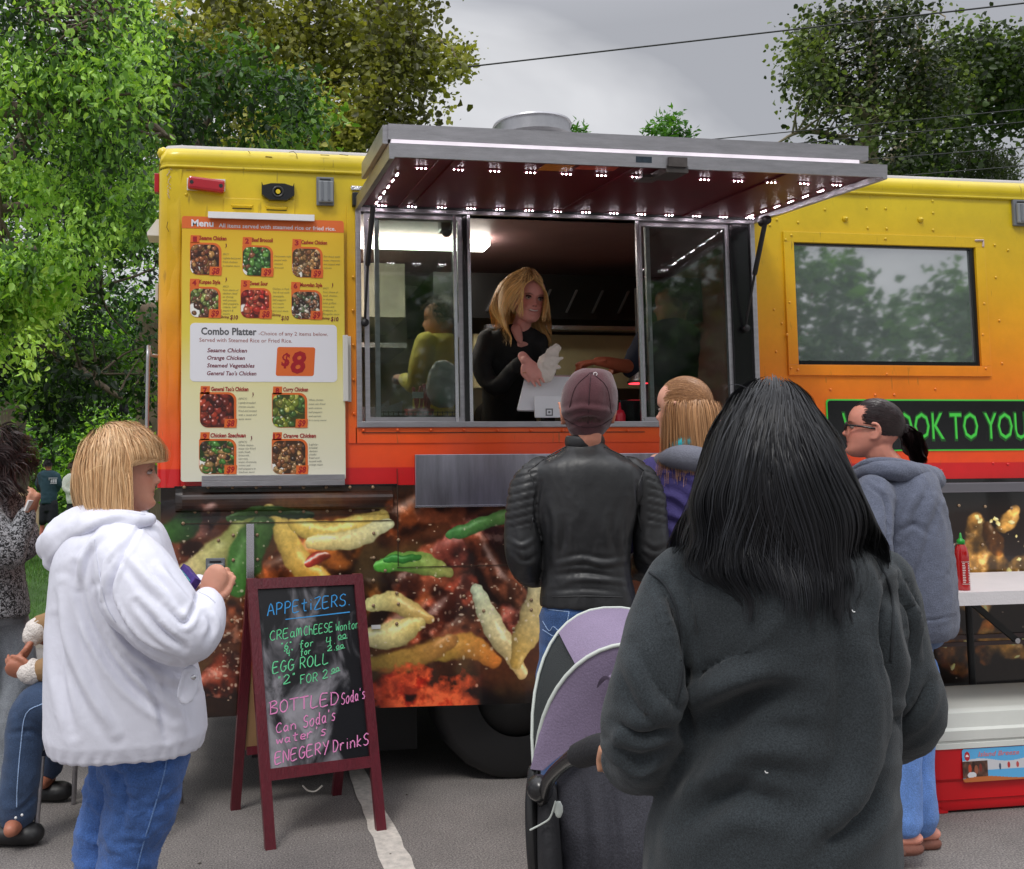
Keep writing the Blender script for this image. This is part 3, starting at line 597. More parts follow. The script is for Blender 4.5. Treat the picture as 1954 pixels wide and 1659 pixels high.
    t = thing('poplar_tree', 'leaning tree at the far right edge with a bare slanting limb below its crown', 'tree', (27, 30, .4))
    L5 = [([(1500, 900, 37), (1600, 480, 37), (1700, 310, 37), (1760, 265, 36.6), (1830, 215, 36.4), (1880, 140, 36), (1900, 80, 36)], .42, .1), ([(1830, 215, 36.4), (1900, 190, 36), (1960, 180, 36)], .16, .06)]
    limbs(t, L5, bark2, 'bough'); Cs = []; Ts = []
    for i, (pl, n, cs, g) in enumerate([([(1800, 120), (1850, 70), (1880, 60), (1910, 85), (1990, 70), (1990, 240), (1920, 240), (1880, 275), (1820, 270), (1790, 215), (1800, 170)], 260, .45, .38), ([(1740, 200), (1830, 200), (1850, 290), (1790, 280), (1740, 240)], 50, .35, .48), ([(1720, 290), (1790, 285), (1780, 335), (1725, 335)], 40, .35, .4)]):
        c, P, tn = crown_pts(pl, n, 34, 38, cs, 44, g + .03, 2.4, 60 + i, .3); Cs.append(c); Ts.append(tn - .05)
    C = np.vstack(Cs); T = np.concatenate(Ts)
    leaves('crown', C, .2, ramp(T, [(30, 40, 24), (46, 60, 32), (68, 88, 42), (96, 114, 58)]), t, LO, .3, .85, 'ovate')
    t = thing('juniper_tree', 'low dark conifer top behind the right end of the truck roof', 'tree', (26, 31, .4))
    limbs(t, [([(1860, 900, 40), (1855, 500, 40), (1850, 290, 40)], .25, .05)], bark, 'trunk')
    c, P, tn = crown_pts([(1760, 340), (1820, 300), (1850, 280), (1880, 300), (1930, 310), (1935, 360), (1760, 360)], 90, 38.5, 41, .3, 80, .2, 2, 70, 0)
    leaves('crown', c, .2, ramp(tn, [(26, 34, 22), (44, 54, 34), (66, 76, 46)]), t, LO, -.6, .3)
    for (nm, lab, pl, dd, g) in [('young_maple_tree', 'small green treetop peeping over the awning beside the roof fan', [(1245, 245), (1262, 225), (1290, 232), (1315, 240), (1318, 290), (1240, 290)], 30, .2), ('young_maple_tree', 'tiny green treetop just right of the round roof fan', [(1085, 245), (1100, 235), (1115, 255), (1115, 290), (1085, 290)], 31, .1)]:
        a = W((pl[0][0] + pl[2][0]) / 2, 900, dd); t = thing(nm, lab, 'tree', a)
        limbs(t, [([((pl[0][0] + pl[2][0]) / 2, 950, dd), ((pl[0][0] + pl[2][0]) / 2, 270, dd)], .1, .03)], bark, 'trunk')
        c, P, tn = crown_pts(pl, 16 if dd == 30 else 8, dd - .8, dd + .8, .14, 50, g, 1.5, 80, 0)
        leaves('crown', c, .2, ramp(tn + .1, [(34, 60, 26), (56, 96, 34), (84, 128, 50)]), t, LM, -.2, .4)
    # trunks and background greenery on the left
    t = thing('cottonwood_tree', 'broad dark trunk with a pale scar, left of the far people', 'tree', on_z(25, 985, .15))
    d = 22.
    for nm, pts, r0, r1, mm in [('trunk', [(27, 990, d), (27, 900, d), (26, 800, d), (24, 690, d), (20, 560, d)], .3, .25, bark)]:
        limbs(t, [(pts, r0, r1)], mm, nm, 14)
    V, Fc = tube([W(20, 905, d - .27), W(19, 860, d - .27), (W(17, 815, d - .27))], [.05, .07, .03], 10, 4, .3); mk('scar', V, Fc, mat('bare_wood', lin((190, 160, 132)), .8, var=.15), t, True)
    c, P, tn = crown_pts([(-60, 540), (110, 560), (100, 700), (-60, 720)], 60, 20, 23, .35, 50, .4, 1.5, 85, .3)
    leaves('crown', c, .16, ramp(tn - .08, [(20, 40, 16), (36, 70, 24), (60, 100, 32)]), t, LM)
    t = thing('cottonwood_tree', 'thick grey-brown trunk behind the blonde woman, cut off by the truck corner', 'tree', on_z(280, 1003, .15))
    limbs(t, [([(283, 1003, 29), (284, 960, 29), (286, 860, 29), (285, 760, 29), (284, 600, 29)], .46, .38)], mat('bark_grey', lin((112, 98, 82)), .95, bump=1, bscale=9, var=.3, vscale=3, stretch=(4, 4, .6)), 'trunk', 16)
    c, P, tn = crown_pts([(180, 560), (320, 560), (320, 700), (200, 700)], 60, 27, 30, .45, 50, .4, 1.5, 86, .3)
    leaves('crown', c, .2, ramp(tn - .08, [(20, 40, 16), (36, 70, 24), (60, 100, 32)]), t, LM)
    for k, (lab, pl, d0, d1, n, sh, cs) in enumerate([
        ('bright green bush behind the man in the teal shirt', [(30, 800), (90, 770), (160, 790), (200, 850), (190, 960), (30, 960)], 33, 36, 150, .1, .42),  # sunlight on the bush is put into its lighter leaf tone
        ('dark green shrub right of the man in the teal shirt', [(120, 800), (200, 790), (255, 820), (260, 955), (110, 955)], 28, 31, 150, -.08, .38),
        ('thicket tinted a sunlit yellow-green far behind at the left edge', [(-80, 690), (60, 640), (140, 700), (150, 900), (-80, 940)], 42, 48, 170, .16, .65),  # leaf tone raised so the thicket looks sunlit
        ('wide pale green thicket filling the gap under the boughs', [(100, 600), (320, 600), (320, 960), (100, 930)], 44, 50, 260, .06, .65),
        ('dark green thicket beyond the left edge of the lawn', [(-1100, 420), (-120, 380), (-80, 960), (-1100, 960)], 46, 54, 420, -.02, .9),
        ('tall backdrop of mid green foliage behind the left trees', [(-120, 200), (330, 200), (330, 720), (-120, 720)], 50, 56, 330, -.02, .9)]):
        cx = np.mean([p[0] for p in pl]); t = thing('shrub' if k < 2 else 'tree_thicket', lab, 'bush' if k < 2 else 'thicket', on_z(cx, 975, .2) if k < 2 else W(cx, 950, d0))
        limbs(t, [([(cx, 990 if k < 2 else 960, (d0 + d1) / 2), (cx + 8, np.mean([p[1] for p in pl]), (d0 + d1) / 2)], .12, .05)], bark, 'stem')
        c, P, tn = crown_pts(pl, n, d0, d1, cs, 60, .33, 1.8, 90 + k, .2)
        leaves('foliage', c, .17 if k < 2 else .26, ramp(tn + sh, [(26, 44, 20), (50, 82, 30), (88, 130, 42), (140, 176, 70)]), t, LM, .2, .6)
    # trees across the street behind the camera, seen mirrored in the truck windows
    for k, (x, y, hh, r) in enumerate([(9.5, -17, 6.2, 2.6), (14, -19, 7.2, 3.2), (19.5, -18, 6.4, 3.0), (4, -21, 7.8, 3.2), (-3, -20, 8.4, 3.4), (25.5, -20, 8.5, 3.6)]):
        t = thing('street_tree', ['low round tree', 'broad mid-height tree', 'small bushy tree', 'tall slim-trunked tree', 'tall wide tree', 'tallest dense tree'][k] + ' across the street, mirrored in the truck windows', 'tree', (x, y, 0), group='trees across the street')
        V, Fc = tube([(x, y, 0), (x + .1, y, hh * .4), (x, y, hh * .75)], [.25, .18, .08], 10, 4); mk('trunk', V, Fc, bark, t, True)
        q = rng.normal(0, 1, (260, 3)); q /= np.linalg.norm(q, axis=1)[:, None]; q *= (rng.random((260, 1)) ** .4) * r * np.array([1, 1, .85]); P = q + (x, y, hh * .68)
        C = np.repeat(P, 16, 0) + rng.normal(0, .3, (260 * 16, 3)); tn = np.repeat(fbm(P, 2), 16)
        leaves('crown', C, .3, ramp(tn, [(22, 44, 20), (40, 74, 28), (66, 104, 38)]), t, LM, .2, .7)
def build_wires():
    wm = mat('wire', (.02, .02, .022, 1), .6)
    for k, (a, b, d0, d1, r, lab) in enumerate([((410, 36), (565, 12), 34, 33, .022, 'thin wire crossing the olive treetop near the top of the picture'), ((760, 143), (1975, 4), 24, 22, .019, 'long dark wire slanting across the open sky'), ((1330, 269), (1975, 207), 26, 25, .014, 'upper thin cable passing behind the right tree trunk'), ((1480, 278), (1975, 231), 26, 25, .014, 'second thin cable crossing the slanting limb'),
                                              ((1640, 306), (1975, 280), 26, 25, .014, 'third thin cable above the conifer top'), ((1780, 331), (1975, 315), 26, 25, .014, 'lowest thin cable just over the right end of the roof')]):
        A, B = W(*a, d0), W(*b, d1); D = B - A; A2, B2 = A - D * (.6 if k != 1 else .25), B + D * .5; P = [A2 * (1 - t) + B2 * t - UP * .25 * 4 * t * (1 - t) * (0 if k else 1) for t in np.linspace(0, 1, 12)]
        V, Fc = tube(P, r, 6, caps=False); o = mk('power_line', V, Fc, wm); tag(o, lab, 'wire', 'overhead wires')
# ------------------------------------------------------------------ food truck
XL, XR, YB, ZB, ZT = -.33, 6.4, 2.35, .39, 2.88
def ramp_mat(name, stops, z0, z1, rough=.32, coat=.25, wear=True):
    m = bpy.data.materials.new(name); m.use_nodes = True; nt = m.node_tree; N = nt.nodes.new; L = nt.links.new; b = nt.nodes['Principled BSDF']
    tc = N('ShaderNodeTexCoord'); g = N('ShaderNodeNewGeometry'); sp = N('ShaderNodeSeparateXYZ'); L(g.outputs['Position'], sp.inputs[0])
    mr = N('ShaderNodeMapRange'); mr.inputs['From Min'].default_value = z0; mr.inputs['From Max'].default_value = z1; L(sp.outputs['Z'], mr.inputs[0])
    cr = N('ShaderNodeValToRGB'); els = cr.color_ramp.elements
    while len(els) < len(stops): els.new(.5)
    for e, (p, c) in zip(els, stops): e.position = p; e.color = lin(c)
    L(mr.outputs[0], cr.inputs[0]); src = cr.outputs[0]
    if wear:
        n = N('ShaderNodeTexNoise'); n.inputs['Scale'].default_value = 1.6; n.inputs['Detail'].default_value = 8; n.inputs['Roughness'].default_value = .7; L(g.outputs['Position'], n.inputs['Vector'])
        r = N('ShaderNodeMapRange'); r.inputs['From Min'].default_value = .35; r.inputs['From Max'].default_value = .7; r.inputs['To Min'].default_value = .78; r.inputs['To Max'].default_value = 1.05; L(n.outputs['Fac'], r.inputs[0])
        v = N('ShaderNodeVectorMath'); v.operation = 'SCALE'; L(src, v.inputs[0]); L(r.outputs[0], v.inputs['Scale'])
        # dirt speckles and streaks
        mp = N('ShaderNodeMapping'); mp.inputs['Scale'].default_value = (30, 30, 5); L(g.outputs['Position'], mp.inputs[0])
        n2 = N('ShaderNodeTexNoise'); n2.inputs['Scale'].default_value = 1.3; n2.inputs['Detail'].default_value = 5; L(mp.outputs[0], n2.inputs['Vector'])
        r2 = N('ShaderNodeMapRange'); r2.inputs['From Min'].default_value = .66; r2.inputs['From Max'].default_value = .74; r2.inputs['To Max'].default_value = .55; L(n2.outputs['Fac'], r2.inputs[0])
        mx = N('ShaderNodeMix'); mx.data_type = 'RGBA'; L(r2.outputs[0], mx.inputs[0]); L(v.outputs[0], mx.inputs[6]); mx.inputs[7].default_value = lin((120, 92, 40)); src = mx.outputs[2]
        n3 = N('ShaderNodeTexNoise'); n3.inputs['Scale'].default_value = 5; L(g.outputs['Position'], n3.inputs['Vector']); bp = N('ShaderNodeBump'); bp.inputs['Strength'].default_value = .12; bp.inputs['Distance'].default_value = .02; L(n3.outputs['Fac'], bp.inputs['Height']); L(bp.outputs[0], b.inputs['Normal'])
    L(src, b.inputs['Base Color']); b.inputs['Roughness'].default_value = rough; b.inputs['Coat Weight'].default_value = coat; b.inputs['Coat Roughness'].default_value = .15
    return m
alu = mat('aluminium', lin((176, 174, 178)), .38, 1.0, bump=.15, bscale=120, var=.18, vscale=8, stretch=(1, 1, 6))
alu_br = mat('bright_aluminium', lin((205, 205, 210)), .25, .9, var=.1)
steel = mat('stainless', lin((176, 176, 188)), .3, 1.0, bump=.06, bscale=14, stretch=(1, 1, .12), var=.4, vscale=14)
blk = mat('black_rubber', (.012, .012, .013, 1), .5)
blkg = mat('black_gloss', (.01, .01, .011, 1), .2)
white_m = mat('white_paint', lin((226, 226, 226)), .4, var=.06)
grey_pl = mat('grey_plastic', lin((112, 116, 122)), .45, bump=.2, bscale=30, var=.08)
red_pl = mat('red_lens', lin((178, 16, 34)), .2, coat=.6, var=.1)
paint = ramp_mat('truck_paint', [(0, (214, 26, 30)), (.055, (214, 26, 30)), (.0555, (246, 76, 28)), (.13, (248, 84, 26)), (.27, (246, 120, 24)), (.46, (240, 152, 26)), (.70, (230, 178, 26)), (1, (230, 204, 26))], 1.405, 2.86)
def glass_mat(name, tint=(.8, .86, .84, 1), refl=.1, dirt=.05):
    m = bpy.data.materials.new(name); m.use_nodes = True; nt = m.node_tree; N = nt.nodes.new; L = nt.links.new; nt.nodes.remove(nt.nodes['Principled BSDF']); out = nt.nodes['Material Output']
    t = N('ShaderNodeBsdfTransparent'); t.inputs[0].default_value = tint; g = N('ShaderNodeBsdfGlossy'); g.inputs['Roughness'].default_value = .03
    fr = N('ShaderNodeFresnel'); fr.inputs[0].default_value = 1.5; a = N('ShaderNodeMath'); a.operation = 'ADD'; a.inputs[1].default_value = refl; L(fr.outputs[0], a.inputs[0])
    mx = N('ShaderNodeMixShader'); L(a.outputs[0], mx.inputs[0]); L(t.outputs[0], mx.inputs[1]); L(g.outputs[0], mx.inputs[2])
    d = N('ShaderNodeBsdfDiffuse'); d.inputs[0].default_value = (.35, .36, .33, 1); tc = N('ShaderNodeTexCoord'); n = N('ShaderNodeTexNoise'); n.inputs['Scale'].default_value = 6; n.inputs['Detail'].default_value = 6; L(tc.outputs['Object'], n.inputs['Vector'])
    r = N('ShaderNodeMapRange'); r.inputs['From Min'].default_value = .35; r.inputs['From Max'].default_value = .75; r.inputs['To Min'].default_value = 0; r.inputs['To Max'].default_value = dirt; L(n.outputs['Fac'], r.inputs[0])
    m2 = N('ShaderNodeMixShader'); L(r.outputs[0], m2.inputs[0]); L(mx.outputs[0], m2.inputs[1]); L(d.outputs[0], m2.inputs[2]); L(m2.outputs[0], out.inputs[0]); return m
glass = glass_mat('window_glass', (.82, .86, .84, 1), .02, .1)
def build_truck():
    T = thing('food_truck', 'yellow to orange food truck with its serving hatch propped open', 'food truck', (XL, 0, 0))
    hole = [(.60, 1.70, 2.555, 2.69), (2.805, 1.985, 3.83, 2.605)]
    # side panel with two openings
    mb = MB(); th = .045
    cols = [XL + .04, .60, 2.555, 2.805, 3.83, XR]
    for i in range(5):
        a, b = cols[i], cols[i + 1]
        if i == 1: mb.box((a, 0, 1.405), (b, th, 1.70)); mb.box((a, 0, 2.69), (b, th, ZT))
        elif i == 3: mb.box((a, 0, 1.405), (b, th, 1.985)); mb.box((a, 0, 2.605), (b, th, ZT))
        else: mb.box((a, 0, 1.405), (b, th, ZT))
    mb.build('side_panel', paint, T)
    # rounded corner post with dents
    P = [(math.cos(a) * -.055 + XL + .055, .055 - math.sin(a) * .055) for a in np.linspace(0, math.pi / 2, 7)]
    zz = np.linspace(1.405, 2.86, 60); V = []
    prof = [(XL, .12)] + P + [(XL + .085, -.004), (XL + .1, -.004), (XL + .104, -.0005)]
    for z in zz:
        for (x, y) in prof:
            w = vnoise(np.array([x * 20, y * 10, z * 9])) - .5; top = max(0, (z - 2.66) / .2)
            V.append((x + w * .006 * (1 + 2 * top), y - w * .01 * (1 + 3 * top), z))
    n = len(prof); mk('corner_post', V, [(i * n + k, i * n + k + 1, (i + 1) * n + k + 1, (i + 1) * n + k) for i in range(len(zz) - 1) for k in range(n - 1)], paint, T, True)
    MB().box((XL, .12, 1.405), (XL + .045, YB, 2.88)).build('rear_wall', paint, T)
    MB().box((XL + .02, .0, ZB), (XL + .06, YB, 1.404)).box((XL + .06, YB - .05, ZB), (XR, YB, 2.88)).box((XR, .0, ZB), (XR + .04, YB, 2.88)).box((XL + .06, .01, ZB + .01), (XR, .05, 1.404)).build('lower_body', blk, T)
    MB().box((XL + .06, .051, .80), (XR, YB - .051, .84)).build('floor_pan', mat('floor_plate', (.06, .06, .06, 1), .5), T)
    # top moulding: painted half round, then white roof
    prof = [(.0, 2.868), (-.012, 2.868), (-.014, 2.876), (-.006, 2.884), (-.016, 2.895), (-.016, 2.93), (-.002, 2.957), (.03, 2.972)]
    V = []; xs = [XL, XL + .012, XL + .04] + list(np.linspace(XL + .1, XR, 90)); 
    for i, x in enumerate(xs):
        for (y, z) in prof:
            k = (.045, .018, .002)[i] if i < 3 else 0
            w = (vnoise(np.array([x * 5, y * 30, z * 8])) - .5) * .008
            V.append((x, y + k * 1.3 - w, z - (k * 1.4 if z > 2.9 else 0)))
    n = len(prof); m1 = mk('roof_moulding', V, [(i * n + k, (i + 1) * n + k, (i + 1) * n + k + 1, i * n + k + 1) for i in range(len(xs) - 1) for k in range(n - 1)], paint, T, True)
    V = []; prof = [(.028, 2.97), (.03, 2.985), (.06, 2.996), (.3, 3.015), (YB / 2, 3.04), (YB, 2.99)]
    for i, x in enumerate(xs):
        k = (.05, .02, .004)[i] if i < 3 else 0
        for (y, z) in prof: V.append((x + .0, y + k * .5, z - k * 1.2))
    n = len(prof); mk('roof', V, [(i * n + k, (i + 1) * n + k, (i + 1) * n + k + 1, i * n + k + 1) for i in range(len(xs) - 1) for k in range(n - 1)], mat('roof_white', lin((196, 192, 190)), .5, var=.15, vscale=3), T, True)
    mb = MB(); mb.tube([(XL + .02, .05, 2.95), (XL + .02, .3, 2.985), (XL + .02, YB, 2.985)], [.03, .03, .03], 8); mb.build('roof_end_cap', paint, T, True)
    # printed wrap on the lower body
    x0, x1, z0, z1 = XL + .02, 4.75, ZB, 1.404; A = paint_wrap(x0, x1, z0, z1, 400); wm = img_mat('food_print', img('food_print', A), .28, .5, .35)
    def uvs(V): V = np.asarray(V); return np.stack([(V[:, 0] - x0) / (x1 - x0), (V[:, 2] - z0) / (z1 - z0)], 1)
    nx = 60; V = []
    for x in np.linspace(x0, x1, nx):
        for z in np.linspace(z0, z1, 12):
            V.append((x, -.006 - .003 * (vnoise(np.array([x * 4, 0, z * 4])) - .5), z + (.006 * math.sin(x * 3) if z < z0 + .01 else 0)))
    mk('printed_wrap', V, [(i * 12 + k, (i + 1) * 12 + k, (i + 1) * 12 + k + 1, i * 12 + k + 1) for i in range(nx - 1) for k in range(11)], wm, T, True, uv=uvs(V))
    MB().box((x1, -.006, z0), (XR, .01, z1)).build('plain_skirt', blkg, T)
    # half round rub rails carrying the print
    def rail(xa, xb, za, zb, depth, name='rub_rail'):
        prof = [(0, zb), (-.006, zb), (-.008, zb - .018), (-.010, zb - .02)] + [(-.010 - depth * math.sin(a) ** .7, (za + zb) / 2 + math.cos(a) * (zb - za - .045) / 2) for a in np.linspace(.15, math.pi - .15, 9)] + [(-.010, za + .02), (-.008, za + .018), (-.006, za), (0, za)]
        V = []; xs = [xa] + list(np.linspace(xa + .03, xb, 20))
        for i, x in enumerate(xs):
            for (y, z) in prof: V.append((x, y * (.35 if i == 0 else 1) - .0062, z))
        n = len(prof); Fc = [(i * n + k, (i + 1) * n + k, (i + 1) * n + k + 1, i * n + k + 1) for i in range(len(xs) - 1) for k in range(n - 1)] + [[(len(xs) - 1) * n + k for k in range(n)]]
        mk(name, V, Fc, wm, T, False, uv=uvs(V))
    rail(-.245, .735, 1.275, 1.40, .028)
    MB().box((-.25, -.012, 1.405), (.76, -.0, 1.411)).build('trim_line', blkg, T)
    mr = MB(); mr.box((2.9, -.03, 1.335), (XR, -.008, 1.385), bev=.006); mr.build('grey_rub_rail', mat('rail_grey', lin((120, 118, 124)), .35, .6), T)
    mr = MB(); mr.box((2.62, -.018, .60), (XR, -.007, .62)).box((2.62, -.014, .565), (XR, -.007, .585)); mr.build('skirt_trim', mat('trim_dark', lin((92, 78, 78)), .35, .5), T)
    # panel seams
    se = mat('seam', (.04, .02, .01, 1), .7); mb = MB()
    for (a, b) in [((757, 895), (757, 1080)), ((757, 1083), (1010, 1083)), ((690, 826), (757, 824)), ((757, 826), (1230, 868)), ((345, 1000), (750, 985))]:
        p, q = on_y(*a), on_y(*b)
        if abs(p[0] - q[0]) < .02: mb.box((p[0] - .0015, -.011, q[2]), (p[0] + .0015, -.0085 if p[2] < 1.5 else -.002, p[2]))
        else: mb.box((p[0], -.0105, p[2] - .0015), (q[0], -.0085 if p[2] < 1.4 else 0, p[2] + .0015))
    mb.build('panel_seam', se, T)
    # louvre cover under the lamps
    mb = MB()
    for a, b in (((427, 378), (562, 383)),): p, q = on_y(*a), on_y(*b); mb.box((p[0], -.006, p[2] - .075), (q[0], 0, p[2]), bev=.003)
    mb.build('vent_cover', paint, T)
    for (a, b) in (((440, 396), (484, 400)), ((505, 399), (550, 403))):
        p, q = on_y(*a), on_y(*b); x0_, x1_ = p[0], q[0]; z = p[2] + .012
        mb = MB(); mb.add([(x0_, -.006, z), (x1_, -.006, z), (x1_ - .01, -.022, z - .008), (x0_ + .01, -.022, z - .008), (x1_ - .01, -.006, z - .016), (x0_ + .01, -.006, z - .016)], [(0, 1, 2, 3), (3, 2, 4, 5), (0, 3, 5), (1, 4, 2)]); mb.build('vent_louvre', paint, T)
        MB().box((x0_ + .008, -.0075, z - .020), (x1_ - .008, -.0062, z - .016)).build('vent_slot', blk, T)
    # rivets
    c1 = lambda L: [(290 + x / 4.146, 260 + y / 4.146) for x, y in L]; c2 = lambda L: [(290 + x / 4.146, 600 + y / 4.146) for x, y in L]; c8 = lambda L: [(1300 + x / 2.988, y / 2.988) for x, y in L]
    c6 = lambda L: [(1180 + x / 2.5245, 520 + y / 2.5245) for x, y in L]; c5 = lambda L: [(670 + x / 3.369, 520 + y / 3.369) for x, y in L]; cb = lambda L: [(290 + x / 3.19, 880 + y / 3.19) for x, y in L]
    up = c1([(280, 210), (467, 217), (653, 225), (838, 233), (1022, 241), (1201, 249), (1380, 258), (1560, 264), (270, 463), (575, 510), (709, 505), (852, 510), (1115, 535), (1578, 578), (1585, 851), (1587, 1122), (1593, 1385)]) + c2([(1597, 245), (1597, 522), (1593, 790), (1675, 920)]) \
        + c8([(1049, 1083), (1168, 1085), (1276, 1088), (1385, 1091), (1490, 1095), (1596, 1098), (1702, 1104), (1779, 1106), (1806, 1108), (1911, 1110), (819, 1196), (1056, 1187), (1165, 1190), (1433, 1147), (545, 1254), (506, 1286), (666, 1269), (1063, 1301), (1171, 1305), (1436, 1313), (1436, 1215), (1787, 1398), (1863, 1428)]) \
        + c6([(652, 62), (750, 180), (658, 216), (788, 247), (666, 370), (760, 383), (670, 525), (1022, 565), (1237, 591), (1329, 590), (1527, 563), (1818, 25), (1835, 233), (1848, 439), (1805, 920), (1876, 925), (1556, 953), (80, 785)]) \
        + c5([(308, 1050), (515, 1047), (740, 1050), (1000, 1050), (1230, 1054), (1635, 1046), (1827, 1048)])
    trimr = c8([(628, 1342), (595, 1368), (1164, 1363)]) + c6([(825, 145), (1762, 151), (1770, 463), (1293, 491), (832, 462), (865, 470), (812, 300), (1755, 300)]) + c5([(300, 1013), (515, 1013), (728, 1013), (940, 1014), (1157, 1015), (1362, 1017), (1580, 1016), (1780, 1017), (80, 1016), (12, 245), (14, 467), (15, 690), (17, 908), (12, 30)])
    lowr = cb([(197, 160), (343, 160), (490, 160), (635, 160), (780, 160), (923, 160), (1060, 160), (1205, 160), (1345, 160), (262, 310), (343, 311), (490, 311), (635, 310), (780, 307), (923, 307), (1067, 305), (1207, 300), (1347, 298)])
    low = cb([(190, 380), (405, 483), (495, 452), (640, 450), (495, 603), (643, 600), (500, 745), (486, 970), (1350, 440), (1500, 480), (1350, 590), (1420, 668), (1490, 728), (1490, 805), (1348, 728), (1500, 870), (1348, 880), (1490, 990)]) + [(885, 1138), (923, 1166), (1014, 1145), (1014, 1164), (980, 1200), (880, 1160), (1830, 965), (1880, 967), (1930, 970), (1875, 1040), (1880, 1140)]
    V, Fc = ball((0, 0, 0), (.0075, .0055, .0075), 8); rv = bpy.data.meshes.new('rivet'); rv.from_pydata(V.tolist(), [], Fc); rv.materials.append(paint); rv.polygons.foreach_set('use_smooth', [True] * len(rv.polygons))
    rl = bpy.data.meshes.new('rivet'); rl.from_pydata((V * 1.1).tolist(), [], Fc); rl.materials.append(mat('rivet_brown', lin((150, 124, 96)), .35)); rl.polygons.foreach_set('use_smooth', [True] * len(rl.polygons))
    for L_, y, me in ((up, -.001, rv), (trimr, -.013, rv), (lowr, -.016, rl), (low, -.009, rl)):
        for (u, v) in L_:
            p = on_y(u, v, y); o = link('rivet', me, T); o.location = Vector(p)
    for (u, v) in c8([(933, 1250), (1362, 1255)]) :
        p = on_y(u, v); MB().lathe([(.016, 0), (.014, -.008), (.007, -.014), (.004, -.02)], (p[0], 0, p[2]), 12, ax=1).build('marker_stud', paint, T, True)
    sc = mat('scuff', lin((110, 84, 30)), .8); pk = mat('bare_patch', lin((196, 176, 170)), .7); mb = MB(); m2 = MB()
    for L_ in (((552, 291), (560, 289), (566, 295), (567, 302)), ((474, 289), (477, 293)), ((507, 299), (519, 300)), ((612, 296), (628, 297)), ((648, 295), (664, 297)), ((320, 424), (318, 434), (322, 442)), ((356, 325), (372, 325))): mb.tube([on_y(u, v, -.017) for u, v in L_], .0016, 5)
    for k in range(16): v = 322 + k * 3.6; u = 322 + rng.uniform(-3, 3); m2.tube([on_y(u, v, -.005), on_y(u + rng.uniform(-3, 3), v + 2.5, -.005)], .0015, 5)
    for L_ in (((1862, 459), (1876, 459), (1876, 470)), ((398, 898), (401, 903))): m2.tube([on_y(u, v, -.014) for u, v in L_], .006, 6)
    mb.build('scuff_mark', sc, T, kind='stuff'); m2.build('bare_metal_patch', pk, T, kind='stuff')
    # roof details
    p = on_y(1015, 250, 1.0); MB().lathe([(.205, 2.98), (.205, 3.43), (.238, 3.44), (.238, 3.46), (.225, 3.465), (.225, 3.515), (.235, 3.52), (.23, 3.532), (.19, 3.535), (.001, 3.53)], (p[0], 1.0, 0), 48).build('exhaust_fan', mat('fan_steel', lin((168, 168, 172)), .4, .9, var=.2, vscale=6, stretch=(1, 1, .2)), T, True, auto=40)
    c0 = on_y(1180, 262, .9); c1_ = on_y(1320, 268, .9); MB().box((c0[0] - .2, 1.2, 2.98), (c1_[0], 1.8, 3.575), bev=.05).build('roof_vent_unit', white_m, T)
    # service window: frames, mullions and sliding panes
    mb = MB(); y0, y1 = -.018, .05
    mb.box((.575, y0, 1.672), (2.59, y1, 1.70), bev=.003).box((.575, y0, 1.70), (.60, y1, 2.69), bev=.003).box((2.565, y0, 1.70), (2.59, y1, 2.69), bev=.003).box((.575, y0, 2.69), (2.59, y1, 2.71), bev=.003); mb.build('window_frame', alu, T); MB().box((.56, -.035, 2.7105), (2.61, -.0005, 2.775), bev=.004).build('hatch_hinge', mat('hinge_dark', (.03, .03, .032, 1), .35, .6), T)
    MB().box((.57, -.006, 1.60), (2.60, -.0005, 1.6715)).box((.535, -.006, 1.60), (.5745, -.0005, 2.72)).box((2.5905, -.006, 1.60), (2.65, -.0005, 2.72)).build('frame_flange', paint, T)
    def sash(u0, u1, y, name='sliding_sash', mid=True):
        xa, xb = on_y(u0, 600, y)[0], on_y(u1, 600, y)[0]; mb = MB(); w = .022
        mb.box((xa, y, 1.70), (xa + w, y + .02, 2.69)).box((xb - w, y, 1.70), (xb, y + .02, 2.69)).box((xa + w, y, 1.70), (xb - w, y + .02, 1.722)).box((xa + w, y, 2.668), (xb - w, y + .02, 2.69))
        s = mb.build(name, alu, T); MB().box((xa + w, y + .008, 1.722), (xb - w, y + .012, 2.668)).build('pane', glass, s)
        MB().box((xb - .03 if u0 < 1000 else xa + .004, y - .012, 2.1), (xb - .018 if u0 < 1000 else xa + .016, y, 2.17)).build('latch', alu, s)
    sash(696, 884, .008); sash(1220, 1396, .008); sash(716, 894, .03); sash(1236, 1402, .03)
    for u0, u1 in ((866, 872), (893, 899), (1217, 1223)):
        xa, xb = on_y(u0, 600)[0], on_y(u1, 600)[0]; MB().box((xa, -.01, 1.70), (xb, .006, 2.69)).build('mullion', alu_br, T)
    xa = on_y(1398, 600)[0]; MB().box((xa, -.004, 1.70), (2.565, .02, 2.69)).build('black_jamb', blkg, T); MB().box((on_y(885, 600)[0], 0, 1.70), (on_y(893, 600)[0], .05, 2.69)).build('black_jamb', blkg, T)
    # gas struts
    mb = MB(); mb.tube([(.615, -.02, 2.17), (.62, -.10, 2.42)], [.006, .006], 8).tube([(.62, -.10, 2.42), (.632, -.20, 2.655)], [.012, .012], 10); mb.lathe([(.018, -.035), (.018, -.015)], (.615, 0, 2.16), 12, ax=1); mb.build('gas_strut', blk, T, True)
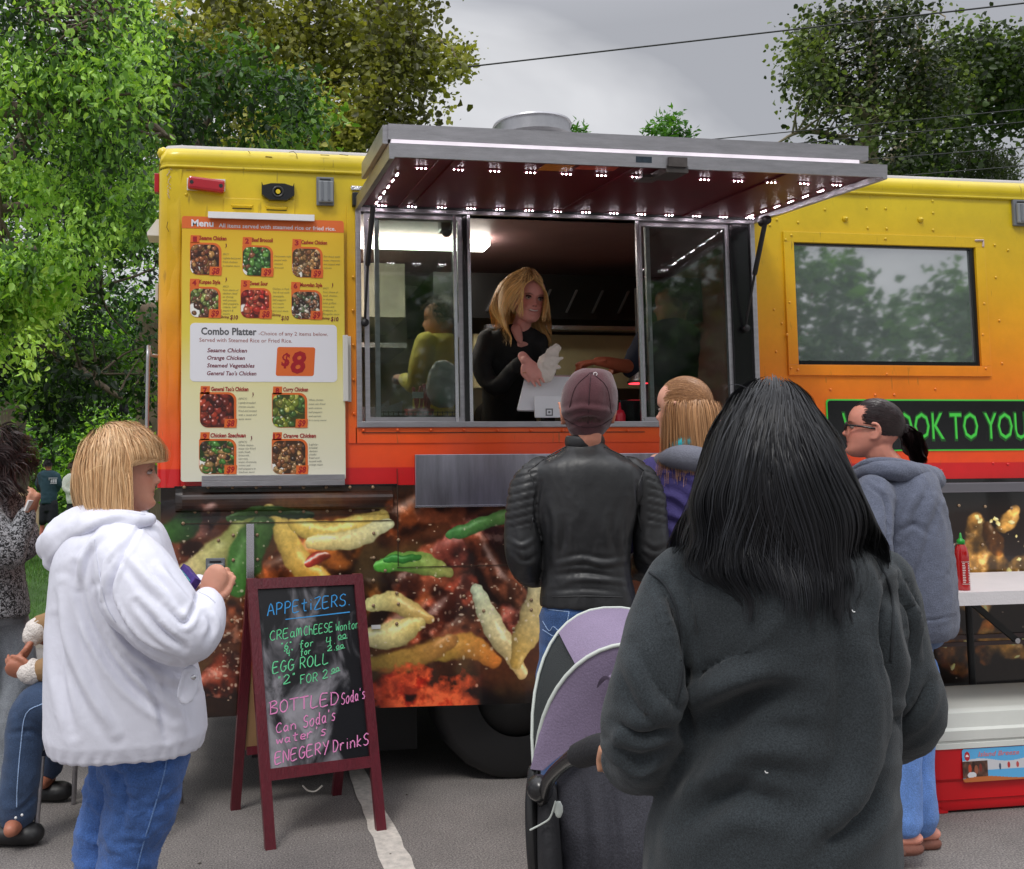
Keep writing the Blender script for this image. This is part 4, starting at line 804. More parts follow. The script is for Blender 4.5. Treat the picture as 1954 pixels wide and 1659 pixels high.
    mb = MB(); mb.tube([(2.52, -.02, 2.17), (2.535, -.10, 2.42)], [.006, .006], 8).tube([(2.535, -.10, 2.42), (2.56, -.17, 2.66)], [.012, .012], 10); mb.lathe([(.018, -.035), (.018, -.015)], (2.52, 0, 2.16), 12, ax=1); mb.lathe([(.022, -.19), (.024, -.14)], (2.56, 0, 2.665), 10, ax=1); mb.build('gas_strut', blk, T, True)
    # hatch (awning)
    AW = bpy.data.objects.new('awning', None); COL.objects.link(AW); AW.parent = T; AW.matrix_parent_inverse = Matrix.Translation(-T.location)
    ya, za, yo, zo = -.02, 2.705, -1.01, 2.622; ax0, ax1 = .575, 2.60
    dirv = np.array([0, yo - ya, zo - za]); dirv /= np.linalg.norm(dirv); nrm = np.array([0, -dirv[2], dirv[1]]) * -1 
    if nrm[2] < 0: nrm = -nrm
    def aw(x, s, h): return np.array([x, ya, za]) + dirv * s + nrm * h
    LA = math.hypot(yo - ya, zo - za)
    def slab(mb, x0, x1, s0, s1, h0, h1, mi=0):
        V = [aw(x, s, h) for x in (x0, x1) for s in (s0, s1) for h in (h0, h1)]; mb.add(V, [(0, 1, 3, 2), (4, 6, 7, 5), (0, 4, 5, 1), (2, 3, 7, 6), (0, 2, 6, 4), (1, 5, 7, 3)], mi)
    redm = mat('dark_red_gloss', lin((88, 6, 24)), .45, spec=.35, bump=.08, bscale=5, var=.2, vscale=3)
    mb = MB(); slab(mb, ax0 + .02, ax1 - .02, .0, LA - .015, .012, .02); mb.build('hatch_lining', redm, AW)
    mb = MB(); slab(mb, ax0 + .02, ax1 - .02, 0, LA - .01, .0205, .045); mb.build('hatch_skin', alu, AW)
    mb = MB(); slab(mb, ax0, ax0 + .02, -.01, LA, -.012, .046); slab(mb, ax1 - .02, ax1, -.01, LA, -.012, .046); slab(mb, ax0 + .02, ax1 - .02, LA - .012, LA, -.005, .046); mb.build('hatch_frame', alu, AW)
    for q in (.2, .26, .98, 1.62): mb = MB(); slab(mb, ax0 + q, ax0 + q + .027, .02, LA - .03, .004, .0115); mb.build('stiffener', redm, AW)
    # upper tray with led line
    mb = MB(); slab(mb, ax0 - .0, ax1 - .07, LA - .62, LA - .03, .064, .105); slab(mb, ax0 - .02, ax0, LA - .62, LA - .03, .05, .118); slab(mb, ax0 - .0, ax1 - .07, LA - .03, LA - .02, .064, .122); mb.build('rain_tray', alu, AW)
    mb = MB(); slab(mb, ax0 + .01, ax1 - .12, LA - .035, LA - .006, .047, .061); mb.build('led_line', mat('led_line', (.9, .85, .9, 1), .3, emit=(1, .88, 1, 1), estr=.35, var=.25, vscale=9), AW)
    # name plate, latch, warning stickers
    mb = MB(); s0 = LA + .0006; V = [aw(x, s0, h) for x, h in ((1.535, .012), (1.60, .012), (1.60, .036), (1.535, .036))]; mb.add(V, [(0, 1, 2, 3)]); mb.build('maker_plate', mat('plate_navy', lin((40, 54, 66)), .4, var=.5, vscale=90), AW)
    mb = MB(); slab(mb, 1.665, 1.74, LA - .001, LA + .012, .0, .036); slab(mb, 1.66, 1.75, LA - .14, LA - .0, -.02, .006); slab(mb, 1.62, 1.70, LA - .22, LA - .13, -.012, .0); mb.build('hatch_latch', mat('worn_steel', lin((104, 98, 96)), .4, .8, var=.3, vscale=20), AW)
    mb = MB(); slab(mb, 1.20, 1.32, LA - .18, LA - .03, .0105, .0118, 0); slab(mb, 1.34, 1.50, LA - .14, LA - .03, .0105, .0118, 1); mb.build('warning_sticker', [mat('sticker_amber', lin((186, 110, 20)), .5, var=.3, vscale=60), mat('sticker_red', lin((180, 70, 50)), .5, var=.4, vscale=60)], AW)
    # led modules
    V, Fc, M = [], [], []
    mm = MB(); mm.box((-.028, -.006, -.006), (.028, .006, 0)); 
    for q in (-.017, 0, .017): mm.lathe([(.0024, -.006), (.0024, -.0085), (.0012, -.0095)], (q, 0, 0), 6, mi=1)
    me = mm.build('led_module', [mat('led_housing', lin((150, 84, 96)), .4), mat('led_dot', (1, .95, .97, 1), .3, emit=(1, .90, .98, 1), estr=70)], None).data
    bpy.data.objects.remove([o for o in bpy.data.objects if o.data == me][0])
    tilt = math.atan2(dirv[2], dirv[1])
    def led(x, s, turn=0):
        o = link('led_module', me, AW); M4 = Matrix([[1, 0, 0, 0], [0, -dirv[1], nrm[1], 0], [0, -dirv[2], nrm[2], 0], [0, 0, 0, 1]]); o.matrix_basis = Matrix.Translation(Vector(aw(x, s, .0115))) @ M4 @ Matrix.Rotation(turn, 4, 'Z')
    for k in range(13): led(ax0 + .16 + k * .148, LA - .20)
    for k in range(14): led(ax0 + .12 + k * .142, .045)
    for k in range(6): led(ax0 + .085, .10 + k * .115, math.pi / 2); led(ax1 - .085, .10 + k * .115, math.pi / 2)
    # fixed side window
    mb = MB(); (xa, za_, xb, zb_) = hole[1]; fl = .055; y = -.012
    for (a, b) in (((xa - fl, y, za_ - fl), (xb + fl, -.0005, za_ - .001)), ((xa - fl, y, zb_ + .001), (xb + fl, -.0005, zb_ + fl)), ((xa - fl, y - .001, za_ - .001), (xa - .001, -.0005, zb_ + .001)), ((xb + .001, y - .001, za_ - .001), (xb + fl, -.0005, zb_ + .001))): mb.box(a, b, bev=.002)
    wf = mb.build('side_window', paint, T)
    MB().box((xa, .0, za_), (xb, .03, za_ + .02)).box((xb - .022, .0, za_ + .02), (xb, .03, zb_)).box((xa, .0, zb_ - .01), (xb - .022, .03, zb_)).box((xa, 0, za_ + .02), (xa + .006, .03, zb_ - .01)).build('seal', blkg, wf)
    gm = bpy.data.materials.new('tinted_pane'); gm.use_nodes = True; nt = gm.node_tree; b = nt.nodes['Principled BSDF']; b.inputs['Base Color'].default_value = (.19, .225, .22, 1); b.inputs['Roughness'].default_value = .03; b.inputs['Specular IOR Level'].default_value = 1.0; b.inputs['IOR'].default_value = 3.2
    n = nt.nodes.new('ShaderNodeTexNoise'); n.inputs['Scale'].default_value = 2.5; n.inputs['Detail'].default_value = 1; bp = nt.nodes.new('ShaderNodeBump'); bp.inputs['Strength'].default_value = .012; bp.inputs['Distance'].default_value = .03; tc = nt.nodes.new('ShaderNodeTexCoord'); nt.links.new(tc.outputs['Object'], n.inputs['Vector']); nt.links.new(n.outputs['Fac'], bp.inputs['Height']); nt.links.new(bp.outputs[0], b.inputs['Normal'])
    MB().box((xa + .006, .012, za_ + .02), (xb - .022, .02, zb_ - .01)).build('pane', gm, wf)
    # black slogan panel
    p0, p1 = on_y(1575, 762), on_y(1575, 862); grn = mat('print_green', lin((70, 205, 70)), .45); grd = mat('print_green_dark', lin((22, 84, 26)), .45)
    zt, zb2, xs0 = p0[2], p1[2], p0[0]
    MB().prism(rrect(xs0, zb2, XR - .2, zt, .018), 1, -.004, -.0005).build('slogan_border', grn, T)
    MB().prism(rrect(xs0 + .008, zb2 + .008, XR - .208, zt - .008, .014), 1, -.006, -.0042).build('slogan_panel', blkg, T)
    xw, xe = on_y(1606, 812)[0], on_y(1982, 812)[0]; zt_, zc = on_y(1830, 838)[2], on_y(1830, 838)[2]; cap = on_y(1830, 787)[2] - zc
    for bold, m_, y in ((.035, grd, -.0068), (.0, grn, -.0076)):
        mb = MB(); text_xz(mb, 'WE COOK TO YOUR', xw - bold * .1, xe + bold * .1, zc - bold * .15, cap + bold * .2, y, bold); mb.build('slogan_lettering', m_, T)
    # marker lamps, brackets, sockets
    q0, q1 = on_y(360, 338), on_y(430, 374)
    def rot_box(c, hx, hz, y0, y1, ang, bev=.006):
        mb = MB(); mb.box((-hx, y0, -hz), (hx, y1, hz), bev=bev); V = mb.V[0]; ca, sa = math.cos(ang), math.sin(ang); V2 = np.stack([c[0] + V[:, 0] * ca - V[:, 2] * sa, V[:, 1], c[2] + V[:, 0] * sa + V[:, 2] * ca], 1); mb.V = [V2]; return mb
    c = on_y(394, 356); mb = rot_box(c, .083, .03, -.04, -.004, -.10, .012); lamp = mb.build('marker_lamp', red_pl, T)
    mb = MB(); [mb.lathe([(.009, -.0415), (.009, -.039)], (c[0] + s_ * .066 * .995, 0, c[2] - s_ * .0066), 10, ax=1) for s_ in (-1, 1)]; mb.build('screw_hole', blk, lamp)
    MB().box((c[0] - .088, -.008, c[2] - .022), (c[0] + .085, -.0005, c[2] + .034)).build('lamp_backing', white_m, T)
    c = on_y(530, 369); hx, hz = .075, .038
    mb = MB(); pts = [(-hx, .6 * hz), (-hx, 1.15 * hz), (-hx + .006, .7 * hz), (-.03, hz), (.03, hz), (hx - .006, .7 * hz), (hx, 1.15 * hz), (hx, -.4 * hz), (.04, -1.05 * hz), (-.04, -1.05 * hz), (-hx, -.4 * hz)]
    mb.prism([(c[0] + a, c[2] + b) for a, b in pts], 1, -.03, -.004); br = mb.build('lamp_bracket', blkg, T)
    MB().lathe([(.028, -.031), (.026, -.034), (.02, -.034), (.018, -.031)], (c[0], 0, c[2] - .002), 20, ax=1).build('ring', mat('black_satin', (.03, .03, .03, 1), .3), br, True); MB().lathe([(.011, -.0345), (.011, -.0325)], (c[0], 0, c[2] - .002), 14, ax=1).build('hub', paint, br)
    def socket(u, v, w, h):
        c = on_y(u, v); mb = MB(); mb.box((c[0] - w / 2, -.018, c[2] - h / 2), (c[0] + w / 2, -.0005, c[2] + h / 2), bev=.004); s = mb.build('socket_box', grey_pl, T)
        MB().box((c[0] - w * .40, -.034, c[2] - h * .42), (c[0] + w * .44, -.0185, c[2] + h * .34), bev=.006).build('socket_cover', mat('cover_grey', lin((134, 138, 142)), .35), s)
        MB().box((c[0] - w * .25, -.038, c[2] - h * .36), (c[0] - w * .12, -.0345, c[2] + h * .3), bev=.001).box((c[0] + w * .12, -.038, c[2] - h * .36), (c[0] + w * .25, -.0345, c[2] + h * .3), bev=.001).build('cover_rib', grey_pl, s); MB().box((c[0] - w * .3, -.024, c[2] + h * .37), (c[0] + w * .3, -.019, c[2] + h * .42)).build('hinge_pin', blk, s)
    socket(620, 367, .082, .135); socket(1946, 408, .10, .14)
    c = on_y(411, 1096, -.01); socket(411, 1096, .085, .145)
    # diamond plate scrap, menu rails, post
    a, b = on_y(669, 356), on_y(722, 366); MB().box((a[0], -.012, b[2]), (.64, -.0055, a[2]), bev=.003).build('tread_plate', mat('tread', lin((206, 206, 210)), .25, .9, bump=1, bscale=60), T)
    a, b = on_y(397, 405, -.05), on_y(600, 421, -.05); MB().box((a[0], -.055, b[2] - .004), (b[0], -.045, a[2] + .002), bev=.001).box((a[0], -.0445, a[2] - .01), (b[0], -.0005, a[2] + .0)).build('menu_rail', white_m, T)
    a, b = on_y(654, 640, -.04), on_y(672, 766, -.04); MB().box((a[0], -.046, b[2]), (a[0] + .024, -.034, a[2]), bev=.002).box((a[0] + .0245, -.012, b[2]), (b[0], -.0065, a[2]), bev=.001).build('menu_side_rail', mat('rail_white', lin((214, 212, 206)), .45, .2), T)
    a, b = on_y(385, 908, -.045), on_y(658, 926, -.045); MB().box((a[0], -.05, (a[2] + b[2]) / 2), (b[0], -.034, a[2]), bev=.001).box((a[0], -.05, b[2]), (b[0], -.0415, (a[2] + b[2]) / 2 - .001), bev=.001).build('menu_bottom_rail', alu, T)
    a, b = on_y(470, 1000, -.02), on_y(485, 1120, -.02); MB().box((a[0], -.028, b[2]), (b[0], -.008, a[2]), bev=.001).build('vertical_bar', alu_br, T)
    a = on_y(713, 1195); MB().box((a[0] - .012, -.014, a[2] - .012), (a[0] + .03, -.0095, a[2] + .006)).build('small_plate', white_m, T)
    # stainless shelf front
    a = on_y(790, 873); MB().box((a[0], -.03, 1.308), (2.5, -.0115, 1.545), bev=.002).build('steel_shelf', steel, T)
    MB().box((a[0] - .004, -.034, 1.300), (2.5, -.006, 1.3075)).build('shelf_lip', alu_br, T)
    # left side fittings: grab handle, small lamp, mirror wedge
    mb = MB(); mb.tube([(XL + .0, .10, 2.01), (XL - .035, .08, 2.01), (XL - .045, .07, 1.99), (XL - .045, .07, 1.2), (XL, .08, 1.18)], [.009] * 5, 10, sub=3); mb.build('grab_handle', mat('handle_grey', lin((170, 170, 172)), .35, .7), T, True)
    MB().box((XL - .022, .06, 2.77), (XL + .0, .10, 2.86), bev=.004).build('side_lamp', red_pl, T)
    a = on_y(280, 440, .2); MB().prism([(XL, 2.68), (XL, 2.60), (XL - .065, 2.60), (XL - .065, 2.615), (XL - .02, 2.68)], 1, .2, .34).build('rear_spoiler', white_m, T)
    MB().box((XL - .014, .05, 2.26), (XL, .09, 2.34), bev=.003).build('side_reflector', mat('pale_plastic', lin((190, 186, 178)), .4), T)
    # wheels and underside
    for (x, y) in ((1.35, .10), (1.35, YB - .40), (5.3, .10), (5.3, YB - .40)):
        if y < 1: cx = x
        w = MB(); prof = [(.20, 0), (.36, .01), (.405, .04), (.41, .08), (.41, .20), (.405, .24), (.36, .28), (.20, .29)]
        V = []; seg = 40
        for r, q in prof:
            for k in range(seg): a_ = 2 * math.pi * k / seg; rr = r * (1 - .012 * (k % 2) * (r > .4)); V.append((x + rr * math.cos(a_), y + q, .405 + rr * math.sin(a_)))
        Fc = [(i * seg + k, i * seg + (k + 1) % seg, (i + 1) * seg + (k + 1) % seg, (i + 1) * seg + k) for i in range(len(prof) - 1) for k in range(seg)]
        wh = mk('wheel', V, Fc, blk, T, True); MB().lathe([(.2, .02), (.18, .05), (.08, .06), (.05, .02), (.001, .02)], (x, y, .405), 24, ax=1).build('rim', mat('rim_steel', (.08, .08, .08, 1), .5, .5), wh, True)
    MB().box((XL + .25, 1.2, .13), (XR - .2, 1.9, .44)).build('underbody_light_block', blk, T); MB().box((.1, .42, .09), (.92, 1.1, .44)).build('underbody_light_block', blk, T); MB().box((1.8, .42, .09), (4.8, 1.1, .44)).build('underbody_light_block', blk, T); MB().box((XL + .3, .5, .42), (XR - .3, .62, .55)).box((XL + .3, YB - .62, .42), (XR - .3, YB - .5, .55)).box((1.28, .2, .34), (1.42, YB - .2, .46)).box((2.2, .25, .30), (3.2, .8, .5)).build('chassis', blk, T)  # underbody boxes are added to block light and darken the ground beneath
    # cabin interior
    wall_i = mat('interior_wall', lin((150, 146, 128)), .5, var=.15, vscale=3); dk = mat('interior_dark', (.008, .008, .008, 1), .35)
    MB().box((XL + .05, YB - .12, .85), (3.0, YB - .06, 2.80)).box((XL + .06, .06, .85), (XL + .1, YB - .12, 2.80)).build('interior_wall', wall_i, T)
    MB().box((2.98, .06, .85), (3.02, YB - .12, 2.80)).build('partition', mat('orange_curtain', lin((176, 96, 88)), .7, var=.1), T)
    MB().box((XL + .06, .06, 2.80), (3.0, YB - .06, 2.84)).build('ceiling', mat('ceiling_lit_pink', lin((168, 132, 132)), .5, var=.1), T)  # pink base colour stands for reddish light on the ceiling
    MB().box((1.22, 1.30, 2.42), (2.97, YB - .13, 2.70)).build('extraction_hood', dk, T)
    for k in range(8):
        x = 1.62 + k * .17; mb = MB(); mb.bar((x, 1.285, 2.60), (x - .07, 1.29, 2.46), .035, .01); mb.build('hood_filter', mat('filter_steel', lin((130, 130, 132)), .3, .8), T)
    MB().box((1.55, 1.30, 2.355), (2.97, 1.40, 2.38)).build('warming_shelf', alu_br, T); MB().box((1.5, 1.42, 2.0), (2.97, 1.46, 2.34)).build('splash_back', mat('beige_steel', lin((190, 180, 140)), .4, .1, var=.12), T)
    MB().box((XL + .15, 1.5, 2.45), (1.08, YB - .13, 2.79)).build('wall_cupboard', mat('cupboard_cream', lin((196, 190, 170)), .5), T); MB().box((XL + .15, 1.45, 2.25), (1.08, YB - .13, 2.28)).build('wall_shelf', alu, T)
    MB().box((XL + .15, .80, 2.745), (on_y(935, 455, .8)[0], .95, 2.785), bev=.006).build('ceiling_light', mat('lit_tube', (1, 1, .95, 1), .4, emit=(1, .97, .86, 1), estr=15), T)
    MB().box((.62, .055, 1.60), (2.55, .42, 1.655), bev=.003).build('counter', mat('counter_dark', (.03, .03, .03, 1), .3), T)
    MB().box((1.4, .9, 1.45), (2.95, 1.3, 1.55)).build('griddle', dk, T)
    MB().box((XL + .2, 1.5, .85), (1.2, 2.2, 1.5)).build('work_bench', steel, T)
    return T
# ------------------------------------------------------------------ menu board
def build_menu():
    y = -.030; P = lambda u, v: on_y(u, v, y)
    M1 = lambda x, yy: P(290 + x / 4.146, 260 + yy / 4.146); M2 = lambda x, yy: P(290 + x / 4.146, 600 + yy / 4.146)
    tl, br = M1(237, 632), M2(1533, 1312); x0, x1, z1, z0 = tl[0], br[0], tl[2], br[2]
    T = thing('menu_board', 'tall printed menu of twelve numbered dishes fixed beside the serving hatch', 'menu board', (x0, y, z0))
    pm = ramp_mat('menu_print', [(0, (226, 224, 206)), (.35, (226, 220, 168)), (.55, (222, 204, 80)), (1, (224, 178, 26))], z0, z1, .35, .2, False)
    MB().prism(rrect(x0, z0, x1, z1, .012), 1, y, y + .008).build('panel', pm, T)
    OR = mat('menu_orange', lin((218, 104, 40)), .45); RD = mat('menu_red', lin((160, 12, 28)), .45); WH = mat('menu_white', lin((226, 226, 232)), .45); GR = mat('menu_grey', lin((88, 88, 92)), .45); MA = mat('menu_maroon', lin((112, 12, 44)), .45); BR = mat('menu_brown', lin((150, 70, 60)), .45); DG = mat('menu_small_print', lin((128, 120, 74)), .5); DG2 = mat('menu_small_print_low', lin((120, 120, 112)), .5)
    zb = M1(237, 728)[2]; MB().prism(rrect(x0, zb, x1, z1, .012, rs=(.012, .012, .001, .001)), 1, y - .001, y - .0002).build('header_band', OR, T)
    L1, L2, L3 = y - .0012, y - .0018, y - .0024
    def tx(name, items, m, Mf=M1, yy=L2, bold=0, shear=0):
        for (s, xa, xb, base, cap) in items:
            mb = MB(); a, b = Mf(xa, base), Mf(xb, base); text_xz(mb, s, a[0], b[0], a[2], abs(Mf(xa, base - cap)[2] - a[2]), yy, bold, shear); mb.build(name, m, T)
    tx('heading', [('Menu', 312, 487, 712, 52)], WH, bold=.03); tx('heading', [('All items served with steamed rice or fried rice.', 528, 1452, 722, 32)], WH, bold=.012)
    rnd = np.random.default_rng(3)
    def dish(Mf, num, name, price, tagx, tagy, title, fr, desc, pal, seed, n, rr, chili=None, spicy=None):
        # frame
        a, b = Mf(fr[0], fr[3]), Mf(fr[2], fr[1]); fx0, fz0, fx1, fz1 = a[0], a[2], b[0], b[2]
        MB().prism(rrect(fx0, fz0, fx1, fz1, .016, rs=(.036, .006, .036, .004)), 1, L1, y - .0003).build('dish_frame', OR, T)
        px0, pz0, px1, pz1 = fx0 + .002, fz0 + .002, fx1 - .011, fz1 - .009; A = paint_dish(pal, seed, n, rr=rr); pt = rrect(px0, pz0, px1, pz1, .030)
        V = [(p[0], L2, p[1]) for p in pt]; mk('dish_photo', V, [list(range(len(V)))[::-1]], img_mat('dish_photo', img('dish_photo', A ** .8), .4), T, uv=[((p[0] - px0) / (px1 - px0), (p[1] - pz0) / (pz1 - pz0)) for p in pt])
        c = Mf(tagx, tagy); w, h = .040, .036; mb = MB(); mb.prism([(c[0] - w / 2 - .001, c[2] - h / 2), (c[0] + w / 2, c[2] - h / 2), (c[0] + w / 2 + .002, c[2] + h / 2), (c[0] - w / 2 + .001, c[2] + h / 2)], 1, L1, y - .0003); mb.build('number_tag', OR, T)
        mb = MB(); text_xz(mb, num, c[0] - .009 * len(num), c[0] + .009 * len(num), c[2] - .0115, .023, L2, .04); mb.build('lettering', RD, T); mb = MB(); 
        pc = (fx1 - .026, fz0 + .019); mb2 = MB(); w, h = .054, .040; mb2.prism([(pc[0] - w / 2 - .002, pc[1] - h / 2), (pc[0] + w / 2 - .001, pc[1] - h / 2), (pc[0] + w / 2 + .002, pc[1] + h / 2), (pc[0] - w / 2 + .001, pc[1] + h / 2)], 1, L3, L2 - .0001); mb2.build('price_tag', OR, T)
        text_xz(mb, price, pc[0] - .018, pc[0] + .018, pc[1] - .013, .028, L3 - .0005, .03, .2); mb.build('lettering', RD, T); mb = MB(); a, b = Mf(title[0], title[2]), Mf(title[1], title[2]); text_xz(mb, name, a[0], b[0], a[2] - .001, .0185, L2, .03, .1)
        mb.build('lettering', RD, T)
        mb = MB()
        for k, s in enumerate(desc[2]):
            wd = min(desc[3] * 2.4, .0048 * len(s) + .004); p = Mf(desc[0], desc[1] + k * desc[4]); text_xz(mb, s, p[0], p[0] + wd, p[2] - .004, .0088, L2, 0, .15)
        mb.build('small_print', DG if Mf is M1 else DG2, T, kind='stuff')
        if chili:
            p = Mf(*chili); mb = MB(); mb.prism([(p[0], p[2] + .012), (p[0] + .004, p[2] + .012), (p[0] + .005, p[2]), (p[0] - .003, p[2] - .012), (p[0] + .001, p[2] - .002)], 1, L2, L2 + .0004); mb.build('chilli_mark', MA, T)
    br_ = [(110, 52, 30), (150, 78, 40), (90, 40, 26), (176, 120, 60)]; gr_ = [(60, 120, 40), (90, 150, 50), (110, 60, 36), (50, 96, 34)]; ca_ = [(190, 130, 66), (130, 74, 36), (214, 170, 110), (80, 44, 30)]
    ku_ = [(130, 80, 46), (140, 160, 70), (96, 120, 50), (190, 150, 100), (90, 50, 36)]; ss_ = [(190, 36, 24), (214, 60, 36), (160, 26, 22), (200, 80, 50)]; mo_ = [(120, 74, 50), (200, 190, 170), (80, 100, 60), (150, 100, 70), (60, 40, 34)]
    ge_ = [(120, 30, 20), (160, 44, 26), (90, 22, 18)]; cu_ = [(150, 160, 40), (120, 140, 36), (180, 180, 70), (70, 110, 40)]; sz_ = [(80, 140, 44), (170, 110, 60), (60, 40, 30), (200, 150, 80), (60, 120, 40)]; og_ = [(150, 90, 44), (120, 66, 36), (190, 140, 80), (60, 40, 30)]
    D = .034
    dish(M1, '1', 'Sesame Chicken', '$8', 340, 815, (375, 590, 818), (300, 847, 550, 1097), (560, 935, ['SPICY', 'Lightly-battered', 'fried chicken', 'in sesame sauce'], D, 30), br_, 1, 80, (7, 12), (583, 872))
    dish(M1, '2', 'Beef Broccoli', '$9', 752, 830, (790, 957, 834), (715, 868, 958, 1107), (968, 950, ['Cantonese style', 'tossed with', 'steamed', 'broccoli'], D, 30), gr_, 2, 60, (8, 15))
    dish(M1, '3', 'Cashew Chicken', '$9', 1145, 845, (1180, 1385, 852), (1108, 880, 1350, 1117), (1357, 953, ['Stir-fried with', 'water chestnuts', 'and topped with', 'cashews'], D, 30), ca_, 3, 90, (6, 10))
    dish(M1, '4', 'Kunpao Style', '$9', 335, 1160, (372, 540, 1166), (298, 1195, 545, 1435), (560, 1190, ['SPICY', 'Your choice of', 'chicken, beef', 'or shrimp', 'with peanuts', 'chili peppers,', 'celery, bell', 'peppers &', 'onions'], D, 27), ku_, 4, 80, (7, 12), (583, 1140))
    dish(M1, '5', 'Sweet Sour', '$8', 738, 1170, (775, 917, 1178), (700, 1205, 945, 1440), (955, 1208, ['Chicken or Pork', 'Stir-fried with', 'pineapple,', 'bell peppers', 'and onions', 'in a sweet', 'and sour sauce'], D, 29), ss_, 5, 50, (10, 16))
    dish(M1, '6', 'Mongolian Style', '$9', 1135, 1185, (1172, 1347, 1190), (1103, 1220, 1345, 1448), (1352, 1205, ['SPICY', 'Your choice of', 'beef, chicken', 'or shrimp', 'with grilled', 'onions and', 'scallions in', 'Mongolian sauce'], D, 29), mo_, 6, 90, (5, 11), (1425, 1185))
    tx('lettering', [('Shrimp', 540, 610, 1440, 20), ('Shrimp', 950, 1020, 1424, 20), ('Shrimp', 1340, 1405, 1450, 20)], MA, bold=.02, shear=.2)
    tx('lettering', [('$10', 618, 680, 1450, 34), ('$10', 1022, 1082, 1456, 34), ('$10', 1414, 1475, 1464, 34)], MA, bold=.02, shear=.15)
    a, b = M2(300, 532), M2(1462, 85); MB().prism(rrect(a[0], a[2], b[0], b[2], .02), 1, L1, y - .0003).build('combo_panel', WH, T)
    tx('heading', [('Combo Platter', 388, 828, 160, 56)], GR, M2, bold=.03); tx('lettering', [('-Choice of any 2 items below.', 843, 1392, 166, 30), ('Served with Steamed Rice or Fried Rice.', 375, 1108, 218, 32)], BR, M2)
    tx('lettering', [('Sesame Chicken', 437, 752, 300, 32), ('Orange Chicken', 437, 735, 359, 32), ('Steamed Vegetables', 435, 812, 420, 32), ("General Tao's Chicken", 435, 826, 482, 32)], MA, M2, bold=.02, shear=.2)
    a, b = M2(980, 488), M2(1280, 262); MB().prism([(a[0] - .001 + (p[0] - a[0]) + (p[1] - a[2]) * .06, p[1]) for p in rrect(a[0], a[2], b[0], b[2], .010)], 1, L2, L1 - .0001).build('price_tag', OR, T)
    tx('lettering', [('$', 1022, 1092, 408, 100), ('8', 1095, 1222, 462, 168)], RD, M2, L3, .03, .15)
    dish(M2, '7', "General Tao's Chicken", '$8', 420, 600, (467, 763, 605), (378, 617, 668, 897), (685, 668, ['(SPICY)', 'Lightly-breaded', 'chicken chunks', 'fried and tossed', 'with a sweet and', 'spicy sauce'], .042, 32), ge_, 7, 50, (9, 15), (795, 640))
    dish(M2, '8', 'Curry Chicken', '$9', 992, 603, (1037, 1235, 608), (950, 622, 1228, 897), (1240, 678, ['White chicken', 'meat stir-fried', 'with onions,', 'bell peppers', 'and carrots', 'in a curry sauce'], .040, 32), cu_, 8, 60, (9, 14))
    dish(M2, '9', 'Chicken Szechuan', '$9', 418, 965, (462, 742, 972), (372, 985, 668, 1266), (685, 1010, ['(SPICY)', 'White chicken', 'meat stir-fried', 'with fresh', 'broccoli,', 'carrots,', 'water chestnuts,', 'onions and', 'bell peppers in', 'Szechuan sauce'], .036, 26.5), sz_, 9, 80, (7, 13), (783, 985))
    dish(M2, '12', 'Orange Chicken', '$8', 990, 965, (1038, 1297, 975), (948, 985, 1232, 1266), (1243, 1030, ['Lightly-', 'breaded', 'chicken', 'chunks', 'fried and', 'tossed with', 'orange sauce'], .028, 26.5), og_, 10, 90, (6, 11))
